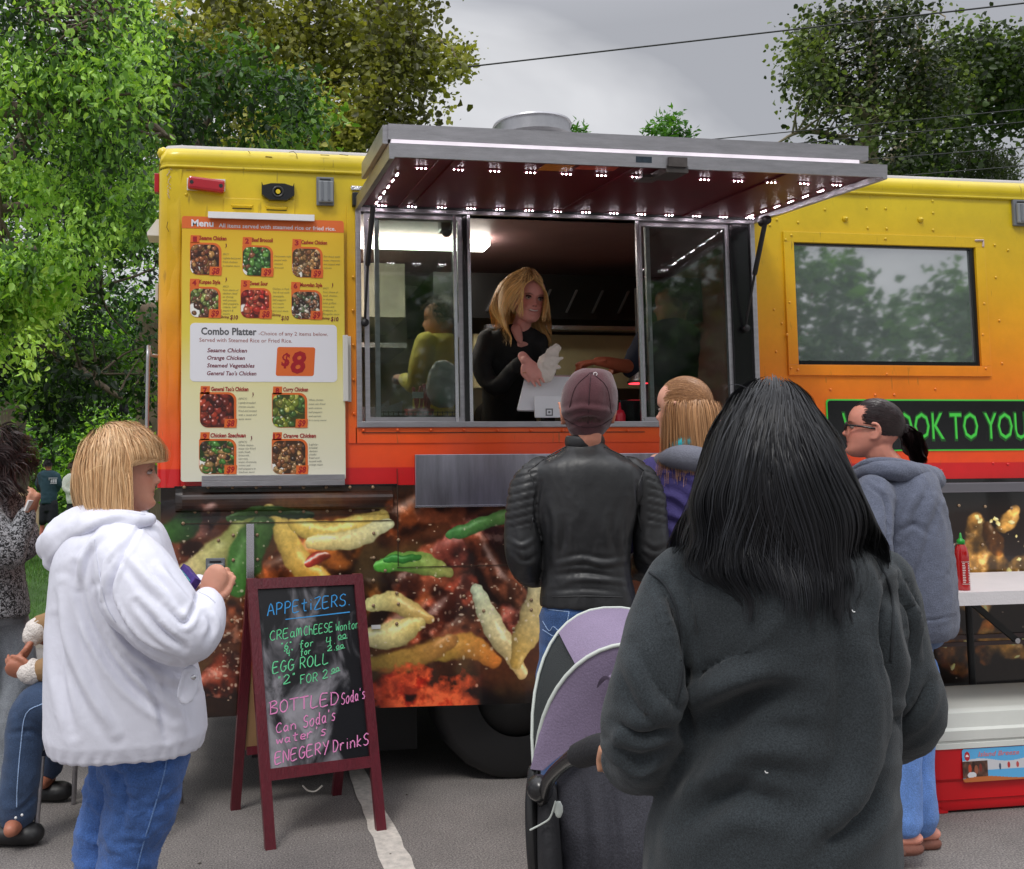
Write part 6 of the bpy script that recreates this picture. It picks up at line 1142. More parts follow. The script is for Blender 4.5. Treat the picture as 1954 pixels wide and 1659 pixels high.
def hair_mesh(name, P, wd, cols, m, par, tipw=.35):
    N_, K = P.shape[:2]; T = np.gradient(P, axis=1); T /= np.linalg.norm(T, axis=2)[..., None] + 1e-9; c = P[:, 0].mean(0); O = P - c; O[..., 2] *= .35; O /= np.linalg.norm(O, axis=2)[..., None] + 1e-9; O = O + rng.normal(0, .12, (N_, 1, 3))
    S = np.cross(T, O); S /= np.linalg.norm(S, axis=2)[..., None] + 1e-9; t = np.linspace(0, 1, K); w = (1 - (1 - tipw) * t ** 2)[None, :, None] * (np.asarray(wd)[:, None, None] if np.ndim(wd) else wd) * 1.15
    V = np.stack([P + S * w, P - S * w], 2); idx = np.arange(N_ * K * 2).reshape(N_, K, 2); Q = np.stack([idx[:, :-1, 0], idx[:, 1:, 0], idx[:, 1:, 1], idx[:, :-1, 1]], -1).reshape(-1, 4)
    C = np.repeat(cols.reshape(N_, K, 3), 2, axis=1).reshape(-1, 3) if cols.ndim == 3 else np.repeat(cols, K * 2, 0)
    return mk(name, V.reshape(-1, 3), Q, m, par, True, cols=C)
def grow(roots, d0, length, K, cols_, g=.25, wav=.25, wsc=14, clump=.5, nclump=90, lay=.02, outw=None, seed=0, curl=0):
    """gravity led strands; cols_: ellipsoids (centre, R, radii) they slide over"""
    N_ = len(roots); p = roots.copy(); d = d0 / np.linalg.norm(d0, axis=1)[:, None]; L = length if np.ndim(length) else np.full(N_, length); st = (L / (K - 1))[:, None]; layer = rng.random(N_) ** .8 * lay; c, R, r = cols_[0] if cols_ else (np.zeros(3), np.eye(3), np.ones(3))
    if cols_: q = (p - c) @ R; p = (q / np.linalg.norm(q / r, axis=1)[:, None] * (1 + layer / r.mean())[:, None]) @ R.T + c
    P = [p.copy()]
    for i in range(K - 1):
        nz = np.stack([vnoise(p * wsc + 31 * q + seed, q) - .5 for q in range(3)], 1) * wav * 2
        t = i / (K - 1); d = d * (1 - g) + np.array([0, 0, -1.]) * g + nz * .5
        if outw is not None: d = d + outw(p, t)
        d /= np.linalg.norm(d, axis=1)[:, None]; p = p + d * st
        for (c, R, r) in cols_:
            q = (p - c) @ R; rr = r + layer[:, None]; s = np.linalg.norm(q / rr, axis=1); m = s < 1
            if m.any():
                q[m] = q[m] / s[m][:, None]; pn = q[m] @ R.T + c; p[m] = pn
                n = (q[m] / rr[m] ** 2) @ R.T; n /= np.linalg.norm(n, axis=1)[:, None]; dn = (d[m] * n).sum(1); d[m] = d[m] - n * np.minimum(dn, 0)[:, None]; d[m] /= np.linalg.norm(d[m], axis=1)[:, None] + 1e-9
        P.append(p.copy())
    P = np.stack(P, 1)
    if clump:
        ci = rng.choice(N_, nclump, replace=False); D = ((P[:, K // 2][:, None] - P[ci, K // 2][None]) ** 2).sum(2); j = ci[np.argmin(D, 1)]; t = (np.linspace(0, 1, K) ** 1.9 * clump)[None, :, None]; t = t * rng.uniform(.3, 1, (N_, 1, 1)); P = P * (1 - t) + P[j] * t
    return P
def hair_mat(name, rough=.35, spec=.5):
    m = mat(name, rough=rough, spec=spec, attr='Col'); m.node_tree.nodes['Principled BSDF'].inputs['Anisotropic'].default_value = .6; return m
def hcols(n, K, c1, c2, root=None, rr=.25, dark=.25):
    a, b = np.array(lin(c1)[:3]), np.array(lin(c2)[:3]); t = rng.random((n, 1, 1)); c = a * (1 - t) + b * t; c = np.repeat(c, K, 1) * rng.uniform(1 - dark, 1 + dark, (n, 1, 1))
    if root is not None: w = np.clip(1 - np.linspace(0, 1, K) / rr, 0, 1)[None, :, None]; c = c * (1 - w) + np.array(lin(root)[:3]) * w
    return c
def face_clear(P, H, ztop, ymax, side=None):
    L = H.l(P.reshape(-1, 3)).reshape(P.shape) / H.k
    if side is None:   # comb back past the cheek below the fringe
        m = np.clip((ztop - L[..., 2]) / .012, 0, 1) * (L[..., 1] > ymax); L[..., 1] = L[..., 1] * (1 - m) + (ymax - .035 * vnoise(L * 45)) * m
    else:              # parted hair falls to either side of the face
        f = side * np.clip((ztop - L[..., 2]) / .05, 0, 1) ** .7; sg = np.where(L[:, 2:3, 0] > ymax, 1, -1); m = (L[..., 1] > .0); x = np.abs(L[..., 0]) * (np.sign(L[..., 0]) == sg); L[..., 0] = np.where(m & (x < f), sg * (f + .012 * vnoise(L * 60)), L[..., 0])
    return H.w((L * H.k).reshape(-1, 3)).reshape(P.shape)
def shape_to(P, rows, part=1., q=96):
    u, v, dd = proj(P); rv = np.array([r[0] for r in rows], float); uc = np.median(u); out = P.copy(); nb = np.linspace(rv[0], rv[-1], 26)
    for sgn, col in ((-1, 1), (1, 2)):
        tgt = [r[col] for r in rows]
        if tgt[0] is None: continue
        ok = [i for i, t in enumerate(tgt) if t is not None]; T_ = np.interp(nb, rv[ok], np.array([tgt[i] for i in ok], float)); C_ = []
        mid_ = np.interp(nb, rv[ok], [(rows[i][1] + (rows[i][2] if rows[i][2] is not None else rows[i][1] + 150)) / 2 for i in ok])
        for b, m_ in zip(nb, mid_):
            s = (np.abs(v - b) < (nb[1] - nb[0]) * 1.2) & ((u - m_) * sgn > 0); C_.append(np.percentile(np.abs(u[s] - m_), q) if s.sum() > 30 else np.nan)
        C_ = np.array(C_); g = ~np.isnan(C_); C_ = np.interp(nb, nb[g], C_[g]); k = np.abs(T_ - mid_) / np.maximum(C_, 5); k = np.convolve(np.pad(k, 2, mode='edge'), np.ones(5) / 5, 'valid')
        kk = np.interp(v, nb, k) ; mm = np.interp(v, nb, mid_); s = (u - mm) * sgn > 0
        if rows[-1][col] is None: s &= v < rv[ok[-1]]
        off = np.abs(u - mm) * kk; tv = np.abs(np.interp(v, nb, T_) - mm); off = np.where(off > tv, tv + (off - tv) * .2, off)
        du = (off * np.sign(u - mm) - (u - mm)) * part * s; out = out + (du * dd / F)[..., None] * RH
    return out
def cap_mesh(H, keep, col, m, par, k=1.02, name='hair'):
    V, Fc = ball((0, 0, 0), 1, 40); Fk = [f for f in Fc if all(keep(V[i][0], V[i][1], V[i][2]) for i in f)]; W_ = (np.array([0, -.010, .022]) + V * np.array([.077, .101, .099]) * k) * H.k
    mk(name, H.w(W_), Fk, m, par, True, cols=np.tile(np.array(lin(col)[:3]), (len(V), 1)))
def cloth(name, c, rough=.9, bump=.25, bscale=260, var=.08, vscale=8, sheen=.0, **k): return mat(name, lin(c), rough, bump=bump, bscale=bscale, var=var, vscale=vscale, sheen=sheen, **k)
def denim(name, c, c2):
    if name in MATS: return MATS[name]
    return mat(name, lin(c), .85, bump=.35, bscale=300, var=.35, vscale=7, sheen=.1, grain=.3, gscale=300, stretch=(1, 1, .6))
def garment(name, parts, m, par, voxel=.009, smooth=6, folds=(), cr=None, extra=None, cols=None):
    V, Q = remesh(parts, voxel, smooth); N = vnormals(V, Q)
    if folds: V = fold(V, N, folds)
    for c in (cr or ()): V = crumple(V, vnormals(V, Q), *c[:2], **(c[2] if len(c) > 2 else {}))
    if extra: V = extra(V, vnormals(V, Q))
    return mk(name, V, Q, m, par, True, cols=None if cols is None else cols(V))
def skeleton(H, J, hands=(), k=1., voxel=.006, skin=(196, 150, 128), name='body', par=None, m=None, face=True, feet=True, smile=0, nose=1., arms=None, lips=(150, 74, 70), brow=(90, 62, 44)):
    V, Fc = head_geo(H.k, smile, nose); parts = [(H.w(V), Fc)] + [(H.w(a), b) for s in (-1, 1) for a, b in ear_geo(s, H.ek)]
    nb = J['neck']; parts.append(limb([H.w(np.array([0, -.03, -.02]) * H.k), H.w(np.array([0, -.032, -.085]) * H.k), nb], np.array([.05, .052, .058]) * k))
    parts.append(limb([nb, (nb + J['pelvis']) / 2 + (nb - J['pelvis']) * .2, (nb + J['pelvis']) / 2 - (nb - J['pelvis']) * .2, J['pelvis']], np.array([.055, .10, .085, .08]) * k))
    for s in 'LR':
        if arms is None: parts.append(limb([nb - UP * .04, J['sh' + s], J['el' + s], J['wr' + s]], np.array([.05, .052, .038, .026]) * k))
        else:
            a = arms['LR'.index(s)]; parts.append(limb([nb - UP * .07] + [W(*q[:3]) for q in a] + [J['wr' + s]], [.04] + [max(.024, q[3] * .58) for q in a] + [.026])) 
        if 'hip' + s in J: parts.append(limb([J['pelvis'], J['hip' + s], J['kn' + s], J['an' + s]], np.array([.065, .06, .045, .034]) * k)); 
        if feet and 'toe' + s in J: parts.append(limb([J['an' + s] - UP * .02, (J['an' + s] + J['toe' + s]) / 2 - UP * .01, J['toe' + s]], np.array([.038, .036, .028]) * k))
    for h in hands: parts += h
    V, Q = remesh(parts, voxel, 1, .4); return mk(name, V, Q, m or skin_mat('skin_%d_%d_%d' % tuple(skin), lin(skin)), par, True, cols=skin_cols(V, H, skin, lips, brow, face))
def mid(a, b, t=.5): return a * (1 - t) + b * t
# ------------------------------------------------------------------ the individual people
def person_blonde():
    d = 2.8; T = thing('person', 'woman in profile with short blonde hair and a loose white hooded jacket over blue jeans', 'person', W(230, 1860, d) * (1, 1, 0))
    H = Head(W(240, 905, d), -83, 2, 0, .92); J = dict(neck=W(232, 985, d), pelvis=W(250, 1390, d), shL=W(222, 1045, d + .19), shR=W(228, 1045, d - .17), elL=W(330, 1190, d + .22), elR=W(352, 1212, d - .17), wrL=W(378, 1122, d + .08), wrR=W(392, 1148, d - .10),
        hipL=W(235, 1400, d + .09), hipR=W(262, 1400, d - .07), knL=W(200, 1620, d + .11), knR=W(240, 1620, d - .06), anL=W(205, 1810, d + .12), anR=W(225, 1810, d - .05), toeL=W(265, 1850, d + .14), toeR=W(290, 1850, d - .03))
    hR = hand_geo(J['wrR'], RH * .35 + UP * .8 - FH * .05, FH * .8 + RH * .2, .9, .85, 1); hL = hand_geo(J['wrL'], RH * .55 - UP * .05 - FH * .75, -UP * .6 + -RH * .3, .88, .7, -1)
    AR = [(222, 1045, 2.66, .085), (258, 1100, 2.60, .104), (300, 1165, 2.56, .106), (345, 1202, 2.55, .092), (378, 1192, 2.58, .074), (392, 1165, 2.62, .052), (393, 1150, 2.66, .040)]; AL = [(225, 1045, 2.97, .08), (290, 1110, 3.02, .085), (345, 1165, 3.0, .08), (372, 1140, 2.93, .055), (378, 1125, 2.89, .042)]
    skeleton(H, J, [hR, hL], .92, .0045, (200, 142, 118), par=T, arms=(AL, AR), lips=(150, 90, 84), brow=(150, 116, 90)); add_eyes(H, T, (96, 110, 110))
    # jacket
    tor = rows_px([(984, 208, 262, .07), (996, 160, 300, .13), (1020, 125, 318, .20), (1060, 103, 332, .225), (1110, 96, 348, .23), (1180, 92, 362, .235), (1260, 88, 378, .24), (1330, 86, 392, .245), (1390, 86, 397, .245), (1416, 90, 393, .24), (1422, 100, 384, .22)], d, n=2.6)
    sR = tpx(AR, 20, 6); sL = tpx(AL, 18, 6)
    hood = tube([W(283, 992, 2.70), W(235, 996, 2.66), W(170, 1008, 2.68), W(118, 1036, 2.78), W(150, 1015, 2.92), W(215, 995, 2.95), W(270, 985, 2.9)], [.022, .038, .058, .068, .058, .04, .02], 18, 7, .8)
    sag = tube([W(165, 1005, 2.72), W(122, 1035, 2.72), W(106, 1068, 2.73)], [.062, .062, .032], 16, 5)
    Wf = lambda *L: [W(*p) for p in L]
    FO = [(Wf((270, 1000, 2.6), (220, 1090, 2.57), (215, 1150, 2.56), (265, 1225, 2.55), (345, 1262, 2.56)), .012, -.018), (Wf((352, 1235, 2.47), (310, 1205, 2.45), (262, 1150, 2.46)), .016, -.016), (Wf((375, 1150, 2.55), (352, 1190, 2.48), (318, 1160, 2.45)), .014, -.012), (Wf((300, 1080, 2.5), (330, 1120, 2.48), (368, 1160, 2.5)), .02, .012), (Wf((245, 1060, 2.52), (285, 1110, 2.48), (330, 1150, 2.46)), .022, .012), (Wf((395, 1170, 2.55), (405, 1195, 2.55), (392, 1225, 2.56)), .014, -.008),
          (Wf((145, 1080, 2.58), (165, 1180, 2.56), (215, 1270, 2.55), (270, 1330, 2.55), (330, 1370, 2.57)), .022, -.018), (Wf((190, 1130, 2.57), (225, 1220, 2.55), (290, 1280, 2.55), (370, 1310, 2.58)), .022, .018), (Wf((120, 1110, 2.6), (130, 1210, 2.58), (165, 1310, 2.57), (220, 1400, 2.57)), .026, .016), (Wf((105, 1180, 2.62), (115, 1290, 2.6), (140, 1400, 2.6)), .022, -.012), (Wf((250, 1250, 2.55), (300, 1330, 2.55), (320, 1410, 2.56)), .02, -.013), (Wf((320, 1270, 2.56), (335, 1340, 2.56), (350, 1410, 2.58)), .022, .011), (Wf((200, 1010, 2.63), (160, 1060, 2.6), (150, 1120, 2.58)), .016, .012), (Wf((240, 1025, 2.6), (205, 1075, 2.58), (200, 1140, 2.56)), .012, .012)]
    def hem(V, N):
        zz = V[:, 2]; z1 = W(240, 1400, d)[2]; e = np.clip((z1 + .02 - zz) / .03, 0, 1); a = np.arctan2((V - W(240, 1400, d)) @ FH, (V - W(240, 1400, d)) @ RH); V = V + N * ((np.sin(a * 38 + vnoise(V * 16) * 9) * .0016 - .006) * e)[:, None]; return V
    wj = cloth('white_jacket', (220, 221, 234), .6, .12, 60, .02, 4)
    FO = [(a, w * .62, q * .95) for a, w, q in FO]
    garment('jacket', [tor, sR, sL], wj, T, .0065, 4, FO, [(.0038, 4.5, dict(rot=-62, stretch=(1, 1, .28))), (.0012, 14, dict(s=4, rot=-50, stretch=(1, 1, .3)))], hem)
    garment('hood', [hood, sag], wj, T, .007, 4, [(Wf((150, 1030, 2.6), (120, 1062, 2.66), (104, 1085, 2.7)), .014, -.012), (Wf((250, 990, 2.6), (190, 1012, 2.6), (140, 1050, 2.64)), .014, -.010)], [(.006, 9, dict(rot=-30, stretch=(1, 1, .4)))])
    sm_ = cloth('white_seam', (200, 202, 216), .7); J_ = bpy.data.objects[[o.name for o in T.children if o.name.startswith('jacket')][0]]
    for L_ in (((181, 1030), (189, 1090), (202, 1152), (220, 1186)), ((378, 1130), (396, 1138), (410, 1150))): drape(J_, L_, .0016, 'seam', sm_, T)
    # collar flap of the hood, opening facing up
    V, Q = remesh([tube([W(272, 985, 2.68), W(225, 984, 2.66), W(175, 992, 2.70), W(145, 1005, 2.80), W(170, 990, 2.93), W(230, 980, 2.95)], [.012, .018, .022, .022, .02, .012], 12, 6)], .006, 3); mk('hood_edge', V, Q, wj, T, True)
    # pocket flap, snap, seam
    a, b, c_, e = W(352, 1278, 2.545), W(378, 1284, 2.56), W(366, 1336, 2.55), W(340, 1330, 2.54); V, Q = remesh([tube([a, (a + b) / 2, b, c_, e, a], .005, 8, 3), tube([mid(a, b), mid(c_, e)], [.018, .018], 10, 3, .25, RH)], .004, 2); mk('pocket_flap', V, Q, wj, T, True)
    p = W(369, 1293, 2.535); V, Fc = ball(p, (.007, .004, .007), 14); mk('snap_button', V, Fc, alu_br, T, True)
    jm = denim('blue_denim', (60, 96, 158), 0)
    hp = rows_px([(1380, 140, 350, .17), (1420, 185, 352, .17), (1470, 192, 345, .165)], d + .02)
    lR = tpx([(285, 1440, 2.74, .108), (272, 1520, 2.74, .098), (252, 1600, 2.74, .086), (238, 1680, 2.74, .074), (230, 1800, 2.76, .062), (228, 1842, 2.76, .058)], 20, 5); lL = tpx([(245, 1440, 2.89, .10), (222, 1520, 2.9, .092), (200, 1600, 2.9, .082), (192, 1680, 2.9, .072), (198, 1800, 2.91, .06), (200, 1842, 2.91, .056)], 18, 5)
    garment('jeans', [hp, lR, lL], jm, T, .009, 4, [(Wf((330, 1440, 2.66), (285, 1470, 2.64), (215, 1475, 2.7)), .014, -.010), (Wf((200, 1450, 2.8), (240, 1500, 2.68), (235, 1580, 2.66)), .014, -.010)], [(.009, 8, dict(stretch=(.8, .8, 1.8), s=3)), (.004, 20, dict(stretch=(1, 1, 1.6), s=5))])
    drape([o for o in T.children if o.name.startswith('jeans')][0], ((322, 1425), (312, 1480), (292, 1550), (268, 1630), (258, 1680)), .0024, 'side_seam', denim('seam_denim', (96, 128, 180), 0), T)
    for s, dd in (('R', 2.77), ('L', 2.92)):
        V, Q = remesh([tube([W(215, 1850, dd), W(250, 1852, dd), W(285, 1860, dd)], [.045, .045, .036], 12, 4, .8)], .01, 2); mk('shoe', V, Q, white_m, T, True)
    # hair: layered bob
    keep = lambda x, y, z: ((y < .30 + z * .6) & (z > -.50)) | ((z > .36) & (y < .93)); q, r = scalp_roots(9000, keep, H.k); R = H.w(r); up = np.array([0, -.25, 1.]); crown = np.array([.0, -.45, .9]); tang = q - crown / np.linalg.norm(crown); tang /= np.linalg.norm(tang, axis=1)[:, None]; d0 = (tang * .9 + q * .15 + rng.normal(0, .10, q.shape)) @ H.R.T
    L = np.where(q[:, 1] > .25, .105 + .045 * np.abs(q[:, 0]), .175) * rng.uniform(.6, 1.12, len(q)); L = np.where((q[:, 1] > .5) & (np.abs(q[:, 0]) < .6), .085 * rng.uniform(.8, 1.1, len(q)), L)
    el = [(H.w(np.array([0, -.010, .014]) * H.k), H.R, np.array([.080, .104, .112]) * H.k), (H.w(np.array([0, .01, -.045]) * H.k), H.R, np.array([.066, .070, .07]) * H.k)]
    P = grow(R, d0, L, 14, el, .30, .26, 24, .7, 160, .036, seed=3); K = P.shape[1]; t = np.linspace(0, 1, K)[None, :, None]; P = face_clear(P, H, .034, .018); P = shape_to(P, [(860, 148, None), (885, 141, None), (910, 137, None), (940, 136, None), (965, 141, None), (980, 152, None)])
    hair_mesh('hair', P, rng.uniform(.0004, .0009, len(P)), hcols(len(P), K, (206, 158, 108), (238, 202, 154), (156, 110, 70), .12, .18), hair_mat('blonde_hair', .42), T); cap_mesh(H, keep, (176, 126, 80), hair_mat('blonde_hair'), T)
    n = 36; q2, r2 = scalp_roots(n, keep, H.k); P = grow(H.w(r2), (q2 + rng.normal(0, .3, q2.shape)) @ H.R.T, rng.uniform(.04, .10, n), 12, el[:1], .25, .5, 18, 0, 1, .04, seed=9); hair_mesh('flyaway_hair', P, .0005, hcols(n, 12, (230, 190, 140), (240, 210, 160)), hair_mat('blonde_hair'), T)['kind'] = 'stuff'
    # wallet in the hand
    w = thing('wallet', 'purple patterned wallet with key chain held by the blonde woman', 'wallet', W(355, 1105, 2.8)); c = W(357, 1108, 2.80); ax = (W(372, 1125, 2.76) - W(342, 1088, 2.86)); ax /= np.linalg.norm(ax); bz = np.cross(ax, FH); bz /= np.linalg.norm(bz); cz = np.cross(ax, bz)
    def obx(a0, a1, b0, b1, c0, c1, m, nm, par): mb = MB(); mb.box((a0, b0, c0), (a1, b1, c1), bev=.002); V = mb.V[0]; mb.V = [c + V[:, :1] * ax + V[:, 1:2] * bz + V[:, 2:] * cz]; return mb.build(nm, m, par)
    obx(-.05, .045, -.028, .028, -.012, .012, mat('wallet_purple', lin((72, 50, 126)), .6, var=.5, vscale=60), 'pouch', w); obx(-.035, .035, -.024, .012, -.017, .016, mat('wallet_print', lin((70, 150, 160)), .4, var=.6, vscale=45), 'card_sleeve', w)
    for k in range(6):
        P = [W(352 + k * 5 + 4 * math.cos(a), 1105 + k * 8 + 5 * math.sin(a), 2.735) for a in np.linspace(0, 6.28, 9)]; V, Fc = tube(P, .0018, 5, 1, caps=False); mk('chain_link', V, Fc, alu_br, w, True)
def person_man():
    d = 3.25; T = thing('person', 'man seen from behind in a black leather jacket and a maroon flat cap', 'person', W(1120, 1740, d) * (1, 1, 0))
    H = Head(W(1120, 783, d), -16, 4, 0, 1.0); H.ek = 1.13; J = dict(neck=W(1116, 850, d), pelvis=W(1122, 1190, d), shL=W(1012, 905, d), shR=W(1222, 905, d), elL=W(996, 1070, d - .02), elR=W(1246, 1060, d - .02), wrL=W(1045, 1085, d + .28), wrR=W(1205, 1075, d + .28), hipL=W(1075, 1190, d), hipR=W(1168, 1190, d), knL=W(1070, 1450, d), knR=W(1175, 1450, d), anL=W(1065, 1690, d), anR=W(1180, 1690, d), toeL=W(1060, 1700, d + .14), toeR=W(1190, 1700, d + .14))
    hs = [hand_geo(J['wrL'], FH * .8 + RH * .5, -UP * .3 - FH * .1 + RH * .8, 1., .6, -1), hand_geo(J['wrR'], FH * .8 - RH * .5, -UP * .3 - RH * .8, 1., .6, 1)]
    J['shL'] = W(1035, 925, d); J['shR'] = W(1202, 925, d); AL = [(1034, 902, d, .054), (1009, 935, d, .062), (998, 1000, d - .01, .058), (999, 1060, d - .02, .055), (1012, 1088, d + .06, .056), (1040, 1088, d + .22, .048)]; AR = [(1204, 902, d, .054), (1228, 935, d, .060), (1240, 1000, d - .01, .057), (1243, 1050, d - .02, .054), (1232, 1078, d + .06, .054), (1205, 1078, d + .22, .046)]
    skeleton(H, J, hs, .84, .0065, (206, 140, 116), par=T, face=False, arms=(AL, AR))
    lj = bpy.data.materials.get('leather') or mat('leather', (.014, .0145, .016, 1), .45, spec=.55, bump=.12, bscale=40, detail=6)
    tor = rows_px([(842, 1086, 1146, .05), (858, 1072, 1164, .07), (876, 1040, 1192, .10), (895, 1012, 1218, .115), (930, 1010, 1224, .125), (990, 1022, 1210, .13), (1040, 1034, 1202, .125), (1090, 1036, 1202, .125), (1130, 1032, 1208, .135), (1154, 1031, 1211, .14)], d, n=2.7)
    sL = tpx(AL, 20, 6); sR = tpx(AR, 20, 6)
    Wf = lambda *L: [W(*p) for p in L]; dd = d - .125
    FO = [(Wf((1030, 920, dd), (1022, 980, dd), (1036, 1040, dd)), .007, -.010), (Wf((1214, 920, dd), (1216, 980, dd), (1202, 1040, dd)), .007, -.010), (Wf((1048, 950, dd), (1062, 1010, dd), (1056, 1070, dd)), .013, .008), (Wf((1196, 950, dd), (1182, 1010, dd), (1188, 1070, dd)), .013, .008), (Wf((1080, 990, dd), (1075, 1050, dd)), .012, -.006), (Wf((1165, 990, dd), (1172, 1050, dd)), .012, -.006), (Wf((1058, 1078, dd), (1110, 1068, dd), (1150, 1076, dd), (1190, 1070, dd)), .010, .010), (Wf((1055, 1098, dd), (1110, 1092, dd), (1160, 1098, dd)), .009, -.008), (Wf((1070, 1112, dd), (1120, 1106, dd), (1195, 1112, dd)), .009, .008), (Wf((1050, 1128, dd), (1120, 1124, dd), (1180, 1130, dd)), .008, -.005),
          (Wf((975, 1050, d - .07), (1000, 1070, d - .08), (1022, 1060, d - .04)), .009, -.008), (Wf((972, 1030, d - .06), (995, 1042, d - .07), (1018, 1030, d - .04)), .008, .007), (Wf((1228, 1040, d - .06), (1250, 1052, d - .07), (1272, 1042, d - .05)), .009, -.008), (Wf((1225, 1068, d - .05), (1246, 1078, d - .05), (1266, 1062, d - .05)), .008, .007)]
    zc = W(1120, 1003, d)[2]; zt = W(1120, 884, d)[2]; cL, cR = (W(1020, 950, d) - CP) @ RH, (W(1226, 950, d) - CP) @ RH
    def ribs(V, N):
        xr = (V - CP) @ RH; m = ((xr < cL) | (xr > cR)) & (V[:, 2] > zc) & (V[:, 2] < zt); s = np.abs(xr - (cL + cR) / 2); ph = (V[:, 2] + (s - .2) * .25) / .0262; g = np.abs(ph - np.round(ph)) ; return V + N * (m * (.0012 - .0048 * np.exp(-(g / .10) ** 2)))[:, None]
    garment('jacket', [tor, sL, sR], lj, T, .006, 4, [(a, w, q * .62) for a, w, q in FO], [(.004, 6, dict(stretch=(1, 1, .5), s=2)), (.002, 15, dict(s=4, stretch=(1, 1, .5)))], ribs)
    V, Q = remesh([tube([W(1116 + 33 * math.sin(a), 843, d - .056 * math.cos(a)) for a in np.linspace(0, 6.283, 19)], .022, 12, 2, .45, UP)], .005, 3); mk('collar', V, Q, lj, T, True)
    J_ = [o for o in T.children if o.name.startswith('jacket')][0]
    for L_ in (((1081, 852), (1045, 872), (1008, 899)), ((1153, 854), (1192, 872), (1228, 898)), ((1010, 900), (1021, 936), (1018, 981), (1012, 1011)), ((1227, 900), (1216, 936), (1218, 981), (1224, 1011)), ((1036, 1140), (1120, 1138), (1207, 1141))): drape(J_, L_, .0022, 'seam', lj, T)
    jm = denim('indigo_denim', (52, 84, 134), 0)
    pel = rows_px([(1130, 1040, 1202, .12), (1170, 1031, 1212, .135), (1220, 1030, 1214, .135), (1250, 1032, 1212, .12)], d)
    legs = [tpx([(1078, 1230, d, .085), (1072, 1320, d, .082), (1072, 1450, d, .07), (1068, 1600, d, .06), (1066, 1700, d, .06)], 18, 5), tpx([(1166, 1230, d, .085), (1172, 1320, d, .082), (1175, 1450, d, .07), (1180, 1600, d, .06), (1182, 1700, d, .06)], 18, 5)]
    garment('jeans', [pel] + legs, jm, T, .009, 4, [(Wf((1100, 1225, d - .1), (1060, 1240, d - .13), (1035, 1230, d - .06)), .012, -.008)], [(.006, 6, dict(stretch=(1, 1, 1.5)))])
    sm = denim('seam_pale', (150, 176, 214), 0); Jn = [o for o in T.children if o.name.startswith('jeans')][0]
    for L_ in (((1036, 1162), (1086, 1168)), ((1086, 1168), (1080, 1202)), ((1080, 1202), (1060, 1215), (1036, 1202)), ((1168, 1168), (1208, 1162)), ((1168, 1168), (1172, 1205)), ((1126, 1158), (1128, 1228)), ((1036, 1186), (1048, 1204), (1056, 1196), (1068, 1204), (1080, 1190))): drape(Jn, L_, .0016, 'stitching', sm, T)
    for u in (1062, 1186): V, Q = remesh([tube([W(u, 1715, d - .04), W(u, 1712, d + .08), W(u, 1722, d + .2)], [.05, .05, .042], 12, 3, .75)], .012, 2); mk('shoe', V, Q, blk, T, True)
    # cap
    cm = cloth('cap_wool', (82, 46, 52), .95, .2, 300, .2, 14, sheen=.3, grain=.12)
    cap = rows_px([(706, 1112, 1148, .05), (711, 1098, 1162, .08), (722, 1086, 1170, .105), (745, 1073, 1176, .125), (775, 1068, 1177, .13), (795, 1073, 1172, .122, 0), (808, 1080, 1165, .105), (822, 1086, 1156, .09), (832, 1094, 1148, .075)], d + .0, n=2.2, seg=44); brim = tube([W(1085, 762, d + .10), W(1122, 758, d + .16), W(1160, 762, d + .10)], [.02, .03, .02], 12, 4, .4)
    D2 = d - .13; garment('cap', [cap, brim], cm, T, .006, 3, [(Wf((1070, 790, D2), (1110, 778, D2), (1170, 788, D2)), .010, .006), (Wf((1085, 812, D2), (1120, 800, D2), (1162, 806, D2)), .009, -.006), (Wf((1122, 708, D2), (1125, 760, D2)), .004, -.003)], [(.004, 9, dict(s=7))])
    cp_ = [o for o in T.children if o.name.startswith('cap')][0]
    for L_ in (((1128, 712), (1124, 760), (1122, 808)), ((1126, 712), (1098, 740), (1084, 790)), ((1130, 712), (1158, 740), (1166, 788)), ((1078, 800), (1100, 812), (1122, 816), (1146, 812), (1168, 798))): drape(cp_, L_, .0018, 'cap_seam', cloth('cap_seam', (56, 32, 38)), T)
    MB().tube([W(1136 + 3.5 * math.cos(a), 714 + 3 * math.sin(a), d - .105) for a in np.linspace(0, 6.28, 9)], .0016, 5).build('cap_badge', mat('badge_white', lin((220, 214, 214)), .5), T, True)
    keep = lambda x, y, z: (y < .2) & (z < -.2) & (z > -.6); q, r = scalp_roots(900, keep, H.k); P = grow(H.w(r), (q + np.array([0, 0, -1.5])) @ H.R.T, .014, 4, [], .3, .1, 20, 0, 1); hair_mesh('hair', P, .0008, hcols(900, 4, (60, 44, 38), (90, 66, 54)), hair_mat('short_brown_hair', .6), T)
def long_hair(H, n, keep, Lf, el, cols, m, T, w=(.0008, .0014), lay=.03, wav=.25, clump=.5, nc=120, g=.22, crown=(0, -.3, 1.), K=18, root=None, outw=None, seed=1, lift=.5, name='hair', wsc=12, face=None, outline=None, rootz=False):
    q, r = scalp_roots(n, keep, H.k); c = np.array(crown); c /= np.linalg.norm(c); tang = q - c; tang /= np.linalg.norm(tang, axis=1)[:, None]; d0 = (tang * .9 + q * lift + rng.normal(0, .05, q.shape)) @ H.R.T; L = Lf(q) * rng.uniform(.82, 1.08, n)
    P = grow(H.w(r), d0, L, K, el, g, wav, wsc, clump, nc, lay, seed=seed, outw=outw)
    if face: P = face_clear(P, H, *face)
    if outline: P = shape_to(P, outline)
    hair_mesh(name, P, rng.uniform(*w, n), hcols(n, K, *cols, root=root, rr=.2), m, T)
